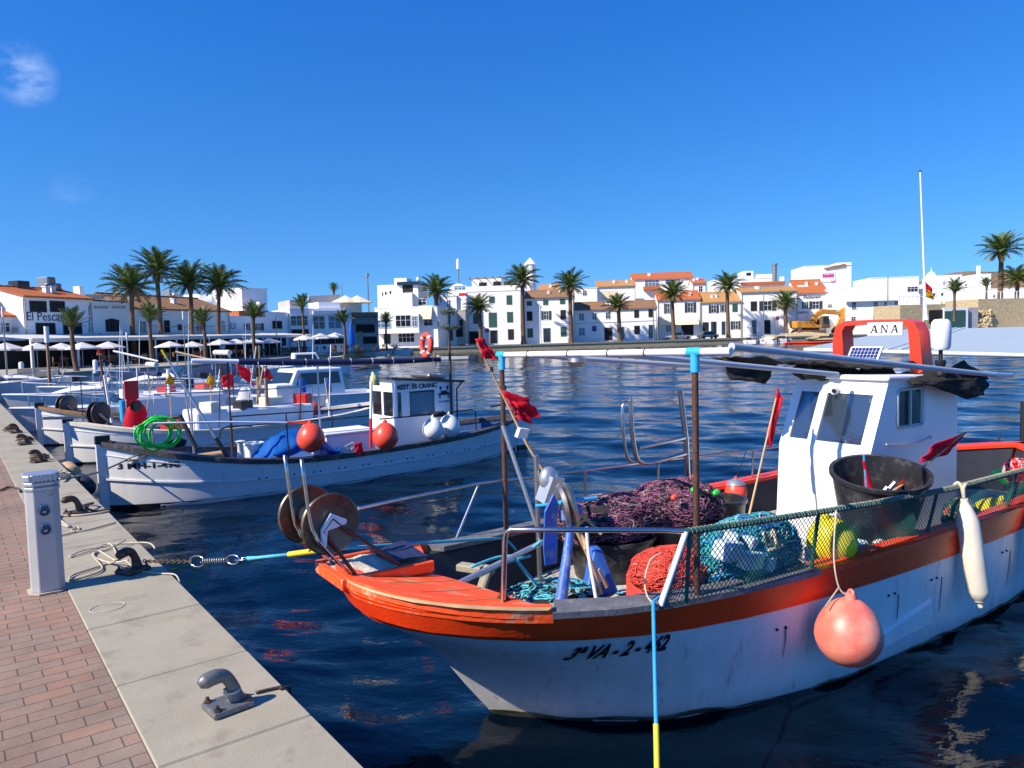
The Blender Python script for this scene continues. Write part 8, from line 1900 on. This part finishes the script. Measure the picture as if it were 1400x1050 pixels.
# parked cars on the far promenade
def car(c, rz, m, label):
    F_ = Frame(c[0], c[1], rz); g = thing('parked_car', label, 'car', c, 'cars parked on the far promenade'); z = c[2]
    b = MB(F_); b.box((-2, -.8, z + .25), (2, .8, z + .8)); b.build('body', MT[m], g, bevel=.12, seg=2)
    b = MB(F_); b.add([(-1.5, -.72, z + .8), (1.1, -.72, z + .8), (1.1, .72, z + .8), (-1.5, .72, z + .8), (-1.0, -.6, z + 1.4), (.5, -.6, z + 1.4), (.5, .6, z + 1.4), (-1.0, .6, z + 1.4)], [(4, 5, 6, 7), (0, 1, 5, 4), (1, 2, 6, 5), (2, 3, 7, 6), (3, 0, 4, 7)]); b.build('windows', MT['glass'], g)
    b = MB(F_); b.box((-.95, -.58, z + 1.39), (.45, .58, z + 1.44)); b.build('roof', MT[m], g)
    for x in (-1.25, 1.25):
        for y in (-.82, .62): b = MB(F_); b.tube([(x, y, z + .32), (x, y + .2, z + .32)], .32, 14); b.build('wheel', MT['black'], g)
car((*PF.w((40.6, 3.0, 0))[:2], GZ), 15, 'steeldull', 'dark parked car with pale cover before the cream awning')
car((*PF.w((34.6, 3.0, 0))[:2], GZ), 15, 'alu', 'silver parked car left of the cream awning')
# low white wall and bollards along the promenade edge
for k, (x, y) in enumerate(((131, 510), (30, 513))):
    p = atz(x, y, GZ); b = MB(); b.lathe((p[0], p[1], GZ), [(.14, 0), (.14, .75), (.1, .82), (0, .84)], 14); tag(b.build('bollard', MT['white'], smooth=40), ['white round bollard on the promenade edge right of the curved palm', 'white round bollard on the promenade edge at the left'][k], 'bollard')
p, q = atz(24, 516, GZ), atz(80, 514, GZ); b = MB(); d = q - p; b.prism([p, q, q + np.array([-.2, .5, 0]), p + np.array([-.2, .5, 0])], (0, 0, .5)); tag(b.build('bench_wall', MT['concrete']), 'low pale block on the promenade left of the curved palm', 'bench')
# ------------------------------------------------------------------ pale grey canopy of an excursion boat beyond the wheelhouse
n0, n1 = atY(1098, 477, 14.5), atY(1470, 486, 13.0); f0, f1 = atY(1232, 451.5, 18.6), atY(1470, 446, 17.5)
g = thing('sun_canopy', 'wide flat pale grey canopy roof on thin posts beyond the wheelhouse', 'canopy', (12, 15, 0))
G = [[n0 + (f0 - n0) * j / 4 + ((n1 + (f1 - n1) * j / 4) - (n0 + (f0 - n0) * j / 4)) * i / 12 for j in range(5)] for i in range(13)]
b = MB(); b.slab(G, .03); b.build('roof_sheet', MT['canopy'], g)
b = MB(); b.tube([n0 + np.array([0, -.03, -.02]), n1 + np.array([0, -.03, -.02])], .04, 8); b.build('edge_pipe', MT['pvc'], g, smooth=60)
for t in (.33, .38):
    b = MB(); a = n0 + (n1 - n0) * t; c = f0 + (f1 - f0) * t; b.tube([a + np.array([0, 0, .035]), c + np.array([0, 0, .035])], .012, 5); b.build('seam_cord', MT['pvc'], g)
for t, s_ in ((.395, .12), (.93, .3), (.93, .9)):
    a = n0 + (n1 - n0) * t; c = f0 + (f1 - f0) * t; p = a + (c - a) * s_; b = MB(); b.tube([(p[0], p[1], -.3), (p[0], p[1], p[2] - .02)], .05, 8); b.build('post', MT['navy'], g, smooth=60)
# flag on a staff behind the arch
t, bt = atY(1263, 383, 30), atY(1264, 452, 30)
g = thing('flag_staff', 'red and yellow flag hanging on a staff behind the whip antenna', 'flag', (t[0], t[1], .3)); b = MB(); b.tube([(t[0], t[1], .3), t], .025, 6); b.build('staff', MT['pvc'], g)
cloth(None, [t, t + np.array([.35, 0, -.35]), t + np.array([.4, .05, -.72]), t + np.array([.02, 0, -.36])], 8, 8, .07, .01, 51, 'flag', MT['flagred'], g)
cloth(None, [t + np.array([.03, 0, -.30]), t + np.array([.40, .0, -.55]), t + np.array([.44, .05, -.8]), t + np.array([.05, 0, -.66])], 8, 8, .07, .01, 52, 'flag', MT['flagyellow'], g)
